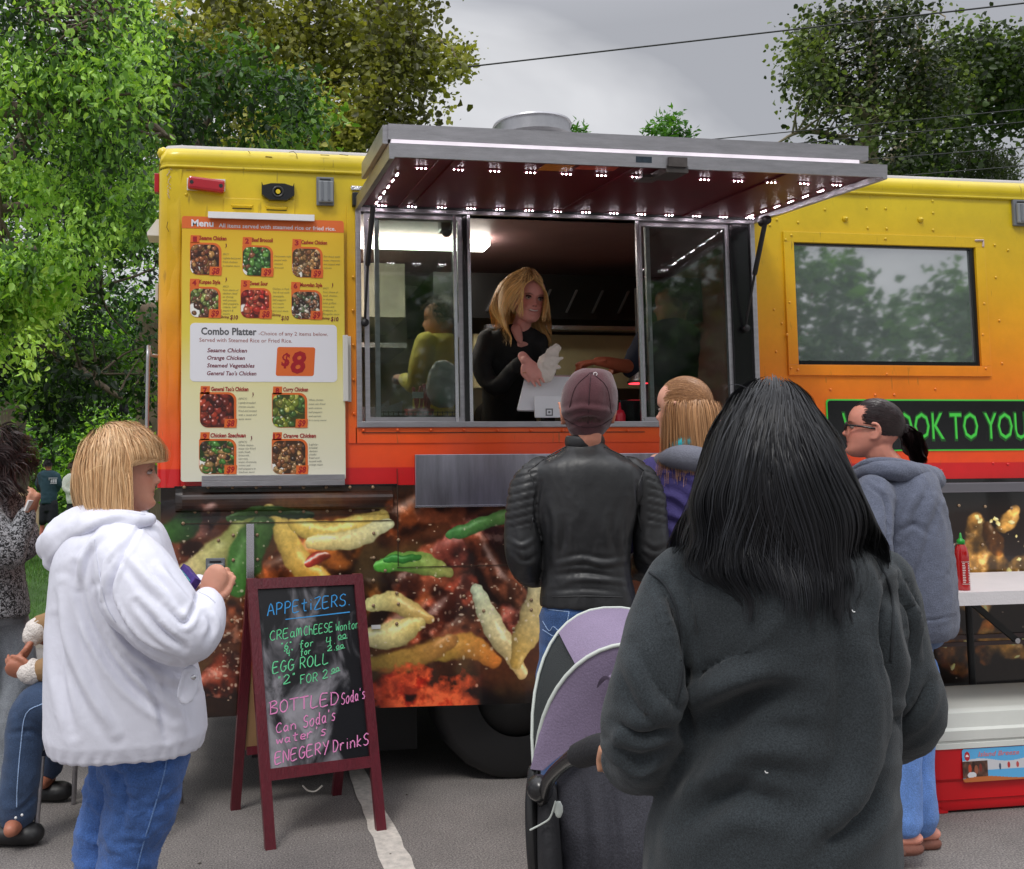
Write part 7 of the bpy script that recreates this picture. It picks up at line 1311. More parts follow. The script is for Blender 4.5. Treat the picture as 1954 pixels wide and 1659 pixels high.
def scalp_el(H, k=1.): return (H.w(np.array([0, -.010, .014]) * H.k), H.R, np.array([.080, .104, .110]) * H.k * k)
def person_black_hair():
    d = 1.5; T = thing('person', 'woman seen from behind with long black hair and a faded black sweatshirt pushing the stroller', 'person', W(1470, 2600, d) * (1, 1, 0))
    H = Head(W(1476, 908, d), -27, 0, 0, .95); J = dict(neck=W(1478, 1030, d), pelvis=W(1470, 1720, d), shL=W(1290, 1115, d), shR=W(1680, 1110, d), elL=W(1222, 1440, d), elR=W(1735, 1385, d + .02), wrL=W(1222, 1448, d + .22), wrR=W(1640, 1400, d + .28), hipL=W(1380, 1740, d), hipR=W(1560, 1740, d), knL=W(1380, 2150, d), knR=W(1560, 2150, d), anL=W(1380, 2580, d), anR=W(1560, 2580, d))
    hs = [hand_geo(J['wrL'], FH * 1. - RH * .3 - UP * .05, -UP, .95, .75, 1), hand_geo(J['wrR'], FH * .9 - RH * .6, -UP, .95, .7, -1)]
    AL = [(1302, 1112, d, .050), (1266, 1190, d - .03, .048), (1244, 1290, d - .05, .052), (1230, 1385, d - .04, .058), (1228, 1440, d, .052), (1214, 1452, d + .12, .046), (1216, 1448, d + .22, .040)]; AR = [(1668, 1105, d, .048), (1698, 1190, d, .044), (1722, 1290, d, .044), (1732, 1355, d + .01, .044), (1716, 1395, d + .07, .042), (1680, 1402, d + .2, .040), (1640, 1402, d + .28, .038)]
    skeleton(H, J, hs, .95, .008, (190, 140, 112), par=T, face=False, feet=False, arms=(AL, AR))
    fm = cloth('faded_black_fleece', (42, 48, 52), .95, .3, 700, .32, 3.2, sheen=.1, grain=.45, gscale=420)
    tor = rows_px([(1010, 1420, 1540, .07), (1035, 1380, 1590, .10), (1060, 1318, 1655, .12), (1090, 1282, 1690, .135), (1150, 1275, 1702, .15), (1250, 1285, 1704, .155), (1350, 1288, 1700, .155), (1450, 1272, 1697, .155), (1550, 1245, 1697, .16), (1660, 1232, 1692, .165), (1760, 1228, 1690, .165)], d, n=2.7, seg=48)
    sL = tpx(AL, 22, 6); sR = tpx(AR, 22, 6)
    Wf = lambda *L: [W(*p) for p in L]; D = d - .15
    FO = [(Wf((1262, 1120, D + .1), (1295, 1200, D + .06), (1312, 1310, D + .05), (1305, 1400, D + .08)), .012, -.012), (Wf((1705, 1110, D + .1), (1690, 1200, D + .06), (1700, 1330, D + .06), (1697, 1440, D + .1)), .010, -.010), (Wf((1320, 1340, D), (1400, 1300, D), (1470, 1270, D)), .022, .010), (Wf((1330, 1400, D), (1430, 1340, D), (1540, 1330, D)), .024, -.009), (Wf((1330, 1500, D), (1430, 1430, D), (1560, 1440, D)), .026, .010), (Wf((1300, 1580, D), (1400, 1520, D), (1520, 1540, D)), .025, -.010), (Wf((1640, 1200, D), (1655, 1320, D), (1640, 1450, D), (1600, 1560, D)), .024, .010), (Wf((1680, 1500, D + .02), (1640, 1560, D), (1560, 1620, D)), .022, -.008), (Wf((1180, 1380, D + .09), (1230, 1400, D + .08), (1280, 1385, D + .1)), .012, -.008), (Wf((1165, 1430, D + .1), (1215, 1470, D + .1), (1262, 1455, D + .12)), .012, .009), (Wf((1200, 1250, D + .09), (1235, 1330, D + .08), (1282, 1375, D + .1)), .014, .006), (Wf((1770, 1300, D + .12), (1742, 1350, D + .1), (1700, 1380, D + .12)), .012, -.007), (Wf((1690, 1080, D + .1), (1735, 1170, D + .1), (1750, 1260, D + .1)), .008, .006)]
    FO = [(a, w * .8, q * 1.9) for a, w, q in FO]
    garment('sweatshirt', [tor, sL, sR], fm, T, .0065, 3, FO, [(.009, 4.5, dict(rot=35, stretch=(1, 1, .35), s=5)), (.003, 12, dict(s=8, rot=60, stretch=(1, 1, .5)))])
    S_ = [o for o in T.children if o.name.startswith('sweatshirt')][0]; sf = cloth('fleece_seam', (30, 34, 38))
    for L_ in (((1240, 1093), (1269, 1116), (1291, 1161), (1300, 1218), (1300, 1286), (1291, 1340)), ((1673, 1068), (1696, 1116), (1704, 1173), (1700, 1260))): drape(S_, L_, .0022, 'seam', sf, T)
    V, Q = remesh([tube([W(1478 + 95 * math.sin(a), 1040 + 6, d - .07 * math.cos(a)) for a in np.linspace(-2.4, 2.4, 13)], .022, 12, 2, .6, UP)], .006, 3); mk('collar', V, Q, fm, T, True)
    for (u, v) in ((1628, 1167), (1462, 1474)): drape(S_, ((u - 2, v - 2), (u, v + 1), (u + 3, v + 1)), .0008, 'lint', white_m, T, kind='stuff')
    garment('trousers', [rows_px([(1700, 1260, 1680, .15), (1800, 1260, 1680, .15)], d)] + [tpx([(u, 1760, d, .10), (u, 2150, d, .07), (u, 2600, d, .055)], 14, 4) for u in (1380, 1560)], cloth('black_trousers', (40, 40, 46)), T, .015, 3)
    for u in (1380, 1560): V, Q = remesh([tube([W(u, 2640, d - .02), W(u, 2620, d + .12)], [.05, .04], 10, 3, .8)], .015, 2); mk('shoe', V, Q, blk, T, True)
    el = [scalp_el(H), (H.w(np.array([0, -.01, -.06]) * H.k), H.R, np.array([.075, .085, .09])), (W(1478, 1150, d + .02), np.array([RH, FH, UP]).T, np.array([.20, .165, .13])), (W(1478, 1330, d + .02), np.array([RH, FH, UP]).T, np.array([.215, .186, .26]))]
    OL = [(770, 1388, 1552), (800, 1365, 1578), (830, 1350, 1600), (880, 1335, 1618), (950, 1318, 1648), (1000, 1296, 1672), (1040, 1282, 1692), (1080, 1290, 1692), (1110, 1345, 1670), (1150, 1420, 1630)]
    keep = lambda x, y, z: (y < .25 + z * .6) & (z > -.55) | ((z > .45) & (y < .85))
    xc = (H.c - CP) @ RH
    def ow(p, t):
        x = ((p - CP) @ RH - xc); o = np.outer(np.sign(x) * np.clip(np.abs(x) * 6, 0, 1) * (.02 if t < .5 else .05), RH); return o
    long_hair(H, 14000, keep, lambda q: (.022 + .099 * q[:, 2] + .205 - .075 * np.abs(q[:, 0]) ** 1.5 - .08 * rng.random(len(q)) ** 1.3) * 1.05 + .03 * (q[:, 2] > .3), el, ((15, 15, 18), (30, 31, 36)), hair_mat('black_hair', .5, .4), T, (.0003, .0007), .032, .34, .8, 200, .40, (0.05, .15, 1.), 20, outw=ow, seed=5, wsc=9, lift=.0, outline=OL)
    # stray locks flicking out at the ends
    long_hair(H, 700, keep, lambda q: (.022 + .099 * q[:, 2] + .19 - .05 * rng.random(len(q))) * 1.06 + .03 * (q[:, 2] > .3), el, ((20, 21, 24), (52, 54, 60)), hair_mat('black_hair'), T, (.0003, .0006), .036, .34, .2, 60, .30, (0.05, .15, 1.), 20, outw=ow, seed=8, name='loose_hair', wsc=14, lift=.03, outline=OL)
    cap_mesh(H, keep, (10, 10, 12), hair_mat('black_hair'), T)
    n = 26; q, r = scalp_roots(n, lambda x, y, z: z > .75, H.k); P = grow(H.w(r), (q * (.8, .8, .7) + rng.normal(0, .4, q.shape)) @ H.R.T, rng.uniform(.04, .08, n), 14, el[:1], .3, .6, 20, 0, 1, .02, seed=2); hair_mesh('flyaway_hair', P, .0005, hcols(n, 14, (20, 20, 24), (40, 40, 46)), hair_mat('black_hair'), T)['kind'] = 'stuff'
def tied_hair(H, n, keep, tie, cols, m, T, tail, tr=.02, w=.0009, name='hair', bulge=.012):
    """strands combed over the scalp to a tie point (local), plus a tail of given points (world, radius)"""
    q, r = scalp_roots(n, keep, H.k); td = (np.array(tie) / H.k - np.array([0, -.010, .022])) / np.array([.077, .101, .099]); td /= np.linalg.norm(td); K = 12; P = []
    for i in range(K):
        t = i / (K - 1); dd = q * (1 - t) + td * t; dd /= np.linalg.norm(dd, axis=1)[:, None] + 1e-6; lift = 1.03 + bulge * 8 * math.sin(math.pi * t) * .12 + rng.normal(0, .006, (n, 1)); P.append((np.array([0, -.010, .022]) + dd * np.array([.077, .101, .099]) * lift) * H.k)
    P = np.stack(P, 1); hair_mesh(name, H.w(P.reshape(-1, 3)).reshape(P.shape), rng.uniform(w * .6, w, n), hcols(n, K, *cols), m, T); cap_mesh(H, keep, cols[0], m, T)
    A = catmull(np.array([list(p) + [r_] for p, r_ in tail]), 5); nt = n // 3; a = rng.uniform(0, 6.28, nt); rr = np.sqrt(rng.random(nt)); B = []
    for i, row in enumerate(A):
        wob = np.stack([vnoise(np.stack([a * 2 + 50 + q_ * 9, rr * 3, np.full(nt, i * .25)], 1), q_) - .5 for q_ in range(3)], 1) * row[3] * .9; B.append(row[:3] + np.outer(np.cos(a) * rr, RH) * row[3] + np.outer(np.sin(a) * rr, FH) * row[3] + wob)
    B = np.stack(B, 1); hair_mesh('ponytail', B, rng.uniform(w * .6, w, nt), hcols(nt, B.shape[1], *cols), m, T)
def person_ponytail():
    d = 3.7; T = thing('person', 'woman in profile with glasses, dark ponytail and a faded grey hooded sweatshirt', 'person', W(1740, 1620, d) * (1, 1, 0))
    H = Head(W(1664, 820, d), 52, 8, 0, .95); J = dict(neck=W(1700, 895, d), pelvis=W(1735, 1240, d), shL=W(1665, 945, d - .16), shR=W(1735, 940, d + .17), elL=W(1655, 1090, d - .2), elR=W(1745, 1090, d + .2), wrL=W(1590, 1120, d - .05), wrR=W(1650, 1120, d + .15), hipL=W(1725, 1250, d - .08), hipR=W(1745, 1250, d + .1), knL=W(1722, 1430, d - .1), knR=W(1745, 1430, d + .1), anL=W(1722, 1600, d - .12), anR=W(1752, 1590, d + .12), toeL=W(1690, 1625, d - .1), toeR=W(1720, 1612, d + .14))
    hs = [hand_geo(J['wrL'], -RH + FH * .2, -UP, .9, .6, 1), hand_geo(J['wrR'], -RH + FH * .2, -UP, .9, .6, -1)]
    AL = [(1668, 945, d - .16, .075), (1655, 1010, d - .21, .078), (1650, 1080, d - .22, .07), (1620, 1110, d - .16, .058), (1592, 1120, d - .07, .045)]; AR = [(1735, 945, d + .17, .07), (1745, 1080, d + .2, .065), (1660, 1120, d + .16, .045)]
    skeleton(H, J, hs, .95, .005, (212, 142, 122), par=T, arms=(AL, AR), lips=(186, 96, 92), brow=(60, 40, 34)); add_eyes(H, T, (70, 60, 50))
    gm = cloth('grey_sweatshirt', (96, 102, 120), .95, .4, 260, .2, 5, sheen=.15, grain=.25, gscale=260)
    Wf = lambda *L: [W(*p) for p in L]; D = d - .2
    tor = rows_px([(890, 1650, 1752, .09), (905, 1632, 1782, .15), (935, 1622, 1795, .20), (990, 1622, 1805, .22), (1060, 1630, 1815, .23), (1130, 1640, 1824, .235), (1180, 1648, 1827, .235), (1204, 1656, 1822, .225), (1208, 1666, 1812, .21)], d, n=2.6)
    hood = tube([W(1632, 905, d - .06), W(1680, 896, d - .15), W(1735, 904, d - .12), W(1772, 915, d + .02), W(1745, 900, d + .14), W(1700, 890, d + .14)], [.022, .035, .046, .055, .04, .03], 16, 6, .9); sl = tpx([(1668, 945, d - .16, .075), (1655, 1010, d - .21, .078), (1650, 1080, d - .22, .07), (1620, 1110, d - .16, .058), (1592, 1120, d - .07, .045)], 18, 5); sr = tpx([(1735, 945, d + .17, .07), (1745, 1080, d + .2, .065), (1660, 1120, d + .16, .045)], 14, 5)
    garment('hood', [hood], gm, T, .007, 3, (), [(.005, 10, dict(rot=-20, stretch=(1, 1, .4)))])
    garment('sweatshirt', [tor, sl, sr], gm, T, .0085, 4, [(Wf((1655, 925, D), (1690, 960, D), (1688, 1040, D), (1680, 1100, D)), .008, -.010), (Wf((1705, 1060, D), (1730, 980, D), (1755, 930, D)), .016, .010), (Wf((1735, 1100, D), (1760, 1010, D + .05), (1775, 950, D + .1)), .016, .009), (Wf((1720, 1160, D), (1750, 1080, D)), .016, -.008), (Wf((1700, 1030, D), (1740, 1000, D), (1770, 1020, D + .05)), .012, -.007), (Wf((1660, 1190, D), (1740, 1186, D), (1822, 1176, D + .1)), .006, -.006)], [(.009, 6, dict(s=3, rot=60, stretch=(1, 1, .35))), (.003, 16, dict(s=5))])
    V, Q = remesh([tube([W(1625, 898, d - .04), W(1660, 882, d - .13), W(1715, 884, d - .13), W(1768, 905, d), W(1780, 935, d + .0)], [.012, .016, .018, .026, .02], 10, 6)], .006, 2); mk('hood_edge', V, Q, gm, T, True)
    lj = denim('pale_denim', (96, 134, 198), 0); garment('shirt_tail', [rows_px([(1195, 1668, 1806, .19), (1222, 1680, 1800, .18), (1230, 1700, 1785, .15)], d)], denim('shirt_denim', (84, 104, 138), 0), T, .012, 2)
    garment('jeans', [rows_px([(1200, 1675, 1780, .14), (1290, 1685, 1775, .13)], d), tpx([(1715, 1280, d - .08, .085), (1724, 1430, d - .1, .058), (1722, 1520, d - .11, .062), (1720, 1566, d - .12, .066)], 18, 5), tpx([(1745, 1280, d + .08, .085), (1746, 1430, d + .08, .066), (1748, 1510, d + .06, .070), (1748, 1560, d + .05, .074)], 18, 5)], lj, T, .01, 3, [(Wf((1700, 1450, d - .18), (1706, 1530, d - .2), (1700, 1600, d - .2)), .012, -.008)], [(.006, 6, dict(stretch=(1.5, 1.5, .8)))])
    for (u, v, dd) in ((1716, 1618, d - .13), (1752, 1608, d + .06)):
        c = W(u, v, dd); V, Q = remesh([tube([c + RH * .045, c - RH * .05, c - RH * .11], [.042, .046, .040], 14, 3, .62)], .007, 2); s = mk('sandal', V, Q, cloth('sandal_brown', (120, 74, 60), .7), T, True)
        V, Fc = tube([c + RH * .01 - UP * .018, c - RH * .045 - UP * .018, c - RH * .115 - UP * .018], .046, 14, 3, .28, UP); 
        V, Fc = tube([c - RH * .01 + FH * .04 + UP * .0, c - RH * .02 + UP * .036, c - RH * .01 - FH * .045], .012, 8, 4, .4); mk('strap', V, Fc, cloth('sandal_strap', (96, 60, 48), .6), s, True)
        V, Q = remesh([tube([c + RH * .05 + UP * .035, c - RH * .05 + UP * .03, c - RH * .105 + UP * .018], [.036, .034, .022], 12, 3, .7)], .006, 2); mk('foot', V, Q, skin_mat('foot_skin', lin((212, 142, 122))), T, True, cols=np.tile(np.array(lin((212, 142, 122))[:3]), (len(V), 1)))
    # glasses
    G = MB()
    for s in (-1, 1):
        P = [H.w(np.array([s * .032 + .024 * math.cos(a), .093 - abs(.0) * .01, .002 + .015 * math.sin(a)]) * H.k) for a in np.linspace(0, 6.28, 20)]; G.tube(P, .0034, 6); G.tube([H.w(np.array([s * .056, .092, .006]) * H.k), H.w(np.array([s * .076, .04, .006]) * H.k), H.w(np.array([s * .080, -.012, .002]) * H.k)], .0042, 6, sub=3)
    G.tube([H.w(np.array([-.008, .097, .004]) * H.k), H.w(np.array([.008, .097, .004]) * H.k)], .002, 6); G.build('glasses', blkg, T, True)
    keep = lambda x, y, z: ((y < .40 + z * .5) & (z > -.42) & ~((np.abs(x) > .7) & (y > -.1) & (z < -.05))) | ((z > .5) & (y < .78))
    tied_hair(H, 5500, keep, np.array([0, -.112, .012]), ((24, 15, 15), (50, 34, 36)), hair_mat('dark_brown_hair', .3, .6), T, [(W(1714, 812, d), .018), (W(1732, 822, d), .034), (W(1745, 850, d), .038), (W(1752, 876, d), .026), (W(1750, 890, d), .01)])
    V, Fc = tube([W(1722 + 3 * math.cos(a) * 0, 816 + 9 * math.sin(a), d + .018 * math.cos(a)) for a in np.linspace(0, 6.28, 12)], .004, 6); mk('hair_tie', V, Fc, blk, T, True)
def person_purple():
    d = 3.42; T = thing('person', 'woman with long light brown half-tied hair and a purple jacket', 'person', W(1300, 1720, d) * (1, 1, 0))
    H = Head(W(1302, 783, d), 38, 2, 0, .95); J = dict(neck=W(1312, 865, d), pelvis=W(1320, 1170, d), shL=W(1245, 905, d), shR=W(1385, 905, d), elL=W(1225, 1050, d), elR=W(1400, 1050, d), wrL=W(1235, 1080, d + .25), wrR=W(1370, 1080, d + .25), hipL=W(1280, 1180, d), hipR=W(1350, 1180, d), knL=W(1280, 1450, d), knR=W(1350, 1450, d), anL=W(1280, 1690, d), anR=W(1350, 1690, d), toeL=W(1275, 1710, d + .15), toeR=W(1355, 1710, d + .15))
    skeleton(H, J, [hand_geo(J['wrL'], FH, -UP, .9, .5, 1), hand_geo(J['wrR'], FH, -UP, .9, .5, -1)], .95, .006, (222, 164, 142), par=T, brow=(120, 86, 60)); add_eyes(H, T)
    pm = cloth('purple_jacket', (62, 54, 112), .8, .3, 200, .15, 5); Wf = lambda *L: [W(*p) for p in L]; D = d - .14
    tor = rows_px([(868, 1262, 1365, .07), (880, 1245, 1385, .11), (905, 1233, 1395, .13), (980, 1232, 1398, .14), (1060, 1228, 1400, .14), (1150, 1225, 1402, .15)], d)
    garment('jacket', [tor, tpx([(1250, 905, d, .06), (1228, 980, d, .062), (1222, 1050, d, .055), (1232, 1078, d + .22, .04)], 14, 5), tpx([(1382, 905, d, .06), (1400, 1050, d, .055), (1372, 1078, d + .22, .04)], 14, 5)], pm, T, .009, 4, [(Wf((1245, 940, D), (1290, 950, D), (1330, 990, D)), .014, .010), (Wf((1240, 990, D), (1290, 1000, D), (1330, 1040, D)), .014, -.010), (Wf((1250, 900, D), (1300, 905, D), (1345, 930, D)), .012, .01)], [(.008, 5)])
    V, Q = remesh([tube([W(1262, 880, d - .03), W(1300, 872, d - .12), W(1345, 880, d - .11), W(1378, 892, d)], [.03, .042, .042, .03], 14, 5), rows_px([(860, 1285, 1345, .08), (885, 1262, 1370, .12), (905, 1265, 1372, .13)], d)], .008, 3); mk('hood', V, Q, cloth('grey_hood', (110, 112, 124), .9, .3, 200), T, True)
    V, Q = remesh([tube([W(1282, 872, d + .03), W(1284, 856, d - .05), W(1310, 842, d - .085), W(1336, 850, d - .05), W(1340, 868, d + .03)], [.018, .024, .026, .024, .018], 12, 5)], .007, 2); mk('collar', V, Q, cloth('turquoise_fleece', (54, 176, 186), .9), T, True)
    garment('jeans', [rows_px([(1130, 1240, 1385, .13), (1200, 1240, 1385, .13)], d)] + [tpx([(u, 1190, d, .08), (u, 1450, d, .065), (u, 1700, d, .055)], 14, 4) for u in (1280, 1350)], denim('indigo_denim', (52, 84, 134), 0), T, .014, 3)
    for u in (1280, 1350): V, Q = remesh([tube([W(u, 1712, d - .03), W(u, 1715, d + .16)], [.045, .04], 10, 3, .8)], .014, 2); mk('shoe', V, Q, white_m, T, True)
    m = hair_mat('light_brown_hair', .38, .5); keep = lambda x, y, z: ((y < .45 + z * .4) & (z > -.1)) | ((z > .4) & (y < .8)); keep2 = lambda x, y, z: (y < .35) & (z < .1) & (z > -.6)
    tied_hair(H, 3400, keep, np.array([-.0, -.115, .02]) * .95, ((134, 92, 60), (176, 130, 90)), m, T, [(W(1340, 778, d), .014), (W(1350, 800, d), .020), (W(1350, 850, d), .026), (W(1345, 920, d - .04), .03), (W(1338, 965, d - .06), .012)])
    long_hair(H, 1800, keep2, lambda q: .20 + .04 * rng.random(len(q)), [scalp_el(H), (W(1312, 930, d), np.array([RH, FH, UP]).T, np.array([.16, .13, .16]))], ((150, 106, 70), (206, 158, 112)), m, T, (.0007, .0012), .02, .15, .5, 60, .4, (0, -.2, 1), 16, seed=4, lift=.1)
    V, Fc = tube([W(1345 + 5 * math.sin(a) * .4, 778 + 8 * math.sin(a), d - .002 + .016 * math.cos(a)) for a in np.linspace(0, 6.28, 14)], .005, 8); mk('hair_tie', V, Fc, cloth('tie_beige', (196, 150, 120)), T, True)
def person_vendor():
    d = 5.0; T = thing('person', 'smiling vendor with long blonde hair in black leaning over the counter inside the truck', 'person', (1.3, .5, .85))
    H = Head(W(1009, 572, d), -176, -8, -6, 1.02); J = dict(neck=W(992, 630, d + .06), pelvis=W(965, 800, d + .32), shL=W(1030, 655, d + .05), shR=W(925, 645, d + .12), elL=W(1040, 735, d + .10), elR=W(950, 745, d + .02), wrL=W(1046, 812, d + .05), wrR=W(1003, 688, d - .20), hipL=W(990, 800, d + .35), hipR=W(935, 800, d + .35), knL=W(990, 960, d + .35), knR=W(935, 960, d + .35), anL=W(990, 1110, d + .35), anR=W(935, 1110, d + .35))
    hs = [hand_geo(J['wrR'], RH * .45 - UP * .75 - FH * .3, FH * .8 + RH * .1, .95, .25, 1, .2, .3), hand_geo(J['wrL'], -UP * .5 - FH * .6, FH * .6 - UP * .4, .9, .5, -1)]
    AR = [(930, 648, d + .10, .052), (918, 700, d + .04, .05), (945, 738, d - .02, .046), (975, 712, d - .10, .04), (997, 690, d - .17, .034)]; AL = [(1028, 655, d + .05, .05), (1042, 700, d + .08, .046), (1044, 745, d + .04, .04), (1046, 808, d + .04, .032)]
    skeleton(H, J, hs, .86, .0045, (222, 154, 142), par=T, feet=False, smile=1.4, arms=(AL, AR), lips=(176, 70, 80), brow=(96, 64, 50)); add_eyes(H, T, (60, 50, 40), shadow=True)
    P = [H.w(np.array([x, .0905 - x * x * 9, -.0585 + x * x * 9]) * H.k) for x in np.linspace(-.019, .019, 9)]; V, Fc = tube(P, .0032, 6, 1); mk('teeth', V, Fc, mat('teeth_white', lin((226, 214, 206)), .3), T, True)
    bm_ = cloth('black_jersey', (14, 14, 16), .8, .2, 120, .1)
    tor = rows_px([(622, 968, 1002, .05, .08), (636, 935, 1028, .08, .10), (655, 915, 1040, .10, .12), (700, 915, 1038, .11, .16), (760, 920, 1030, .12, .22), (810, 920, 1020, .12, .28), (850, 915, 1015, .12, .32)], d, n=2.4)
    garment('top', [tor, tpx(AR, 14, 5), tpx(AL, 14, 5)], bm_, T, .009, 3, (), [(.006, 7)])
    V, Q = remesh([tube([W(985, 628, d + .0), W(992, 650, d - .02), W(997, 655, d - .025)], [.030, .018, .006], 12, 4, .6, RH)], .005, 2); mk('neckline', V, Q, skin_mat('skin_214_148_136', lin((214, 148, 136))), T, True, cols=np.tile(np.array(lin((206, 140, 128))[:3]), (len(V), 1)))
    garment('trousers', [tpx([(u, 800, d + .35, .1), (u, 960, d + .35, .07), (u, 1110, d + .35, .055)], 12, 4) for u in (935, 990)], bm_, T, .02, 2)
    keep = lambda x, y, z: ((y < .2 + z * .5) & (z > -.5)) | ((z > .42) & (y < .86)); c = W(990, 655, d + .08)
    xc = (H.c - CP) @ RH
    def ow(p, t): x = ((p - CP) @ RH - xc); return np.outer(np.sign(x) * np.clip(np.abs(x) * 8, 0, 1) * .09, RH)
    long_hair(H, 3600, keep, lambda q: .23 - .02 * (q[:, 1] > 0), [scalp_el(H, 1.04), (H.w(np.array([0, .035, -.05]) * H.k), H.R, np.array([.073, .07, .085])), (c, np.array([RH, FH, UP]).T, np.array([.15, .10, .07]))], ((214, 164, 98), (244, 208, 144)), hair_mat('golden_hair', .4), T, (.0008, .0014), .030, .32, .7, 90, .30, (.12, .45, .88), 16, root=(116, 74, 40), outw=ow, seed=6, lift=.25, face=(.095, .005, .074), outline=[(545, 952, 1036), (560, 944, 1044), (590, 934, 1049), (620, 940, 1052), (645, 958, 1052)]); cap_mesh(H, keep, (120, 80, 44), hair_mat('golden_hair'), T)
    V, Fc = tube([W(1001, 712, d - .225) + RH * .008 * math.cos(a) + FH * .008 * math.sin(a) for a in np.linspace(0, 6.28, 10)], .0018, 6); mk('ring', V, Fc, mat('gold', lin((220, 180, 100)), .25, 1), T, True)
def simple_person(label, d, head, heading, rows, arms, skin, top, hairc, legs=None, legm=None, k=.95, hair='short', shoes=True, name='top', pelvis=None, voxel=.012, hands=None, loc=None, feetm=None):
    T = thing('person', label, 'person', loc if loc is not None else W(head[0], head[1] + 1.6 * F / d, d) * (1, 1, 0)); H = Head(W(*head), heading, 0, 0, k); r0, r1 = rows[0], rows[-1]; c = lambda r, e=0: W((r[1] + r[2]) / 2, r[0] + e, d + (r[4] if len(r) > 4 else 0))
    s = F / d; J = dict(neck=c(r0), pelvis=c(r1, -10)); 
    for q, a in zip('LR', arms): J['sh' + q] = W(*a[0][:3]); J['el' + q] = W(*a[len(a) // 2][:3]); J['wr' + q] = W(*a[-1][:3])
    hs = []
    for q, a, hh in zip('LR', arms, hands or (None, None)):
        dv = hh[0] if hh else (J['wr' + q] - J['el' + q]); hs.append(hand_geo(J['wr' + q], dv, hh[1] if hh else -UP + FH * .3, k, .6, 1 if q == 'L' else -1))
    if legs:
        for q, a in zip('LR', legs): J['hip' + q] = W(*a[0][:3]); J['kn' + q] = W(*a[len(a) // 2][:3]); J['an' + q] = W(*a[-1][:3])
    skeleton(H, J, hs, k * .88, voxel * .7, skin, par=T, feet=False, arms=[[q if len(q) > 3 else tuple(q) + (.05,) for q in a] for a in arms])
    garment(name, [rows_px(rows, d)] + [tpx(a if len(a[0]) > 3 else a, 14, 5) for a in arms], top, T, voxel, 3, (), [(.008, 6)])
    if legs: garment('trousers', [tpx(a, 14, 5) for a in legs] + [rows_px([(r1[0] - 12, r1[1] + 4, r1[2] - 4, r1[3] * .9), (r1[0] + 14, r1[1] + 6, r1[2] - 6, r1[3] * .85)], d)], legm, T, voxel, 3, (), [(.006, 6)])
    if legs and shoes:
        for a in legs: p = W(*a[-1][:3]); f = H.R @ np.array([0, 1, 0.]); f[2] = 0; V, Q = remesh([tube([p - f * .03 - UP * .03, p + f * .08 - UP * .04, p + f * .17 - UP * .05], [.048, .045, .036], 12, 3, .8)], .012, 2); mk('shoe', V, Q, feetm or blk, T, True)
    m = hair_mat('hair_%d_%d' % hairc[0][:2], .5)
    if hair == 'short': keep = lambda x, y, z: ((y < .3 + z * .5) & (z > -.35)) | ((z > .45) & (y < .9)); q, r = scalp_roots(1500, keep, k); P = grow(H.w(r), (q + np.array([0, -.3, .1]) + rng.normal(0, .3, q.shape)) @ H.R.T, .035, 5, [scalp_el(H)], .25, .5, 30, 0, 1, .01); hair_mesh('hair', P, .0014, hcols(1500, 5, *hairc), m, T); cap_mesh(H, keep, hairc[0], m, T)
    elif hair == 'curly': keep = lambda x, y, z: ((y < .3 + z * .5) & (z > -.5)) | ((z > .42) & (y < .88)); long_hair(H, 2400, keep, lambda q: .30 + 0 * q[:, 0], [scalp_el(H, 1.05), (c(rows[1], 14), np.array([RH, FH, UP]).T, np.array([.16, .12, .06]))], hairc, m, T, (.0012, .002), .05, 1.1, .7, 70, .2, (0, .2, 1), 22, seed=3, wsc=26); cap_mesh(H, keep, hairc[0], m, T)
    return T, H, J
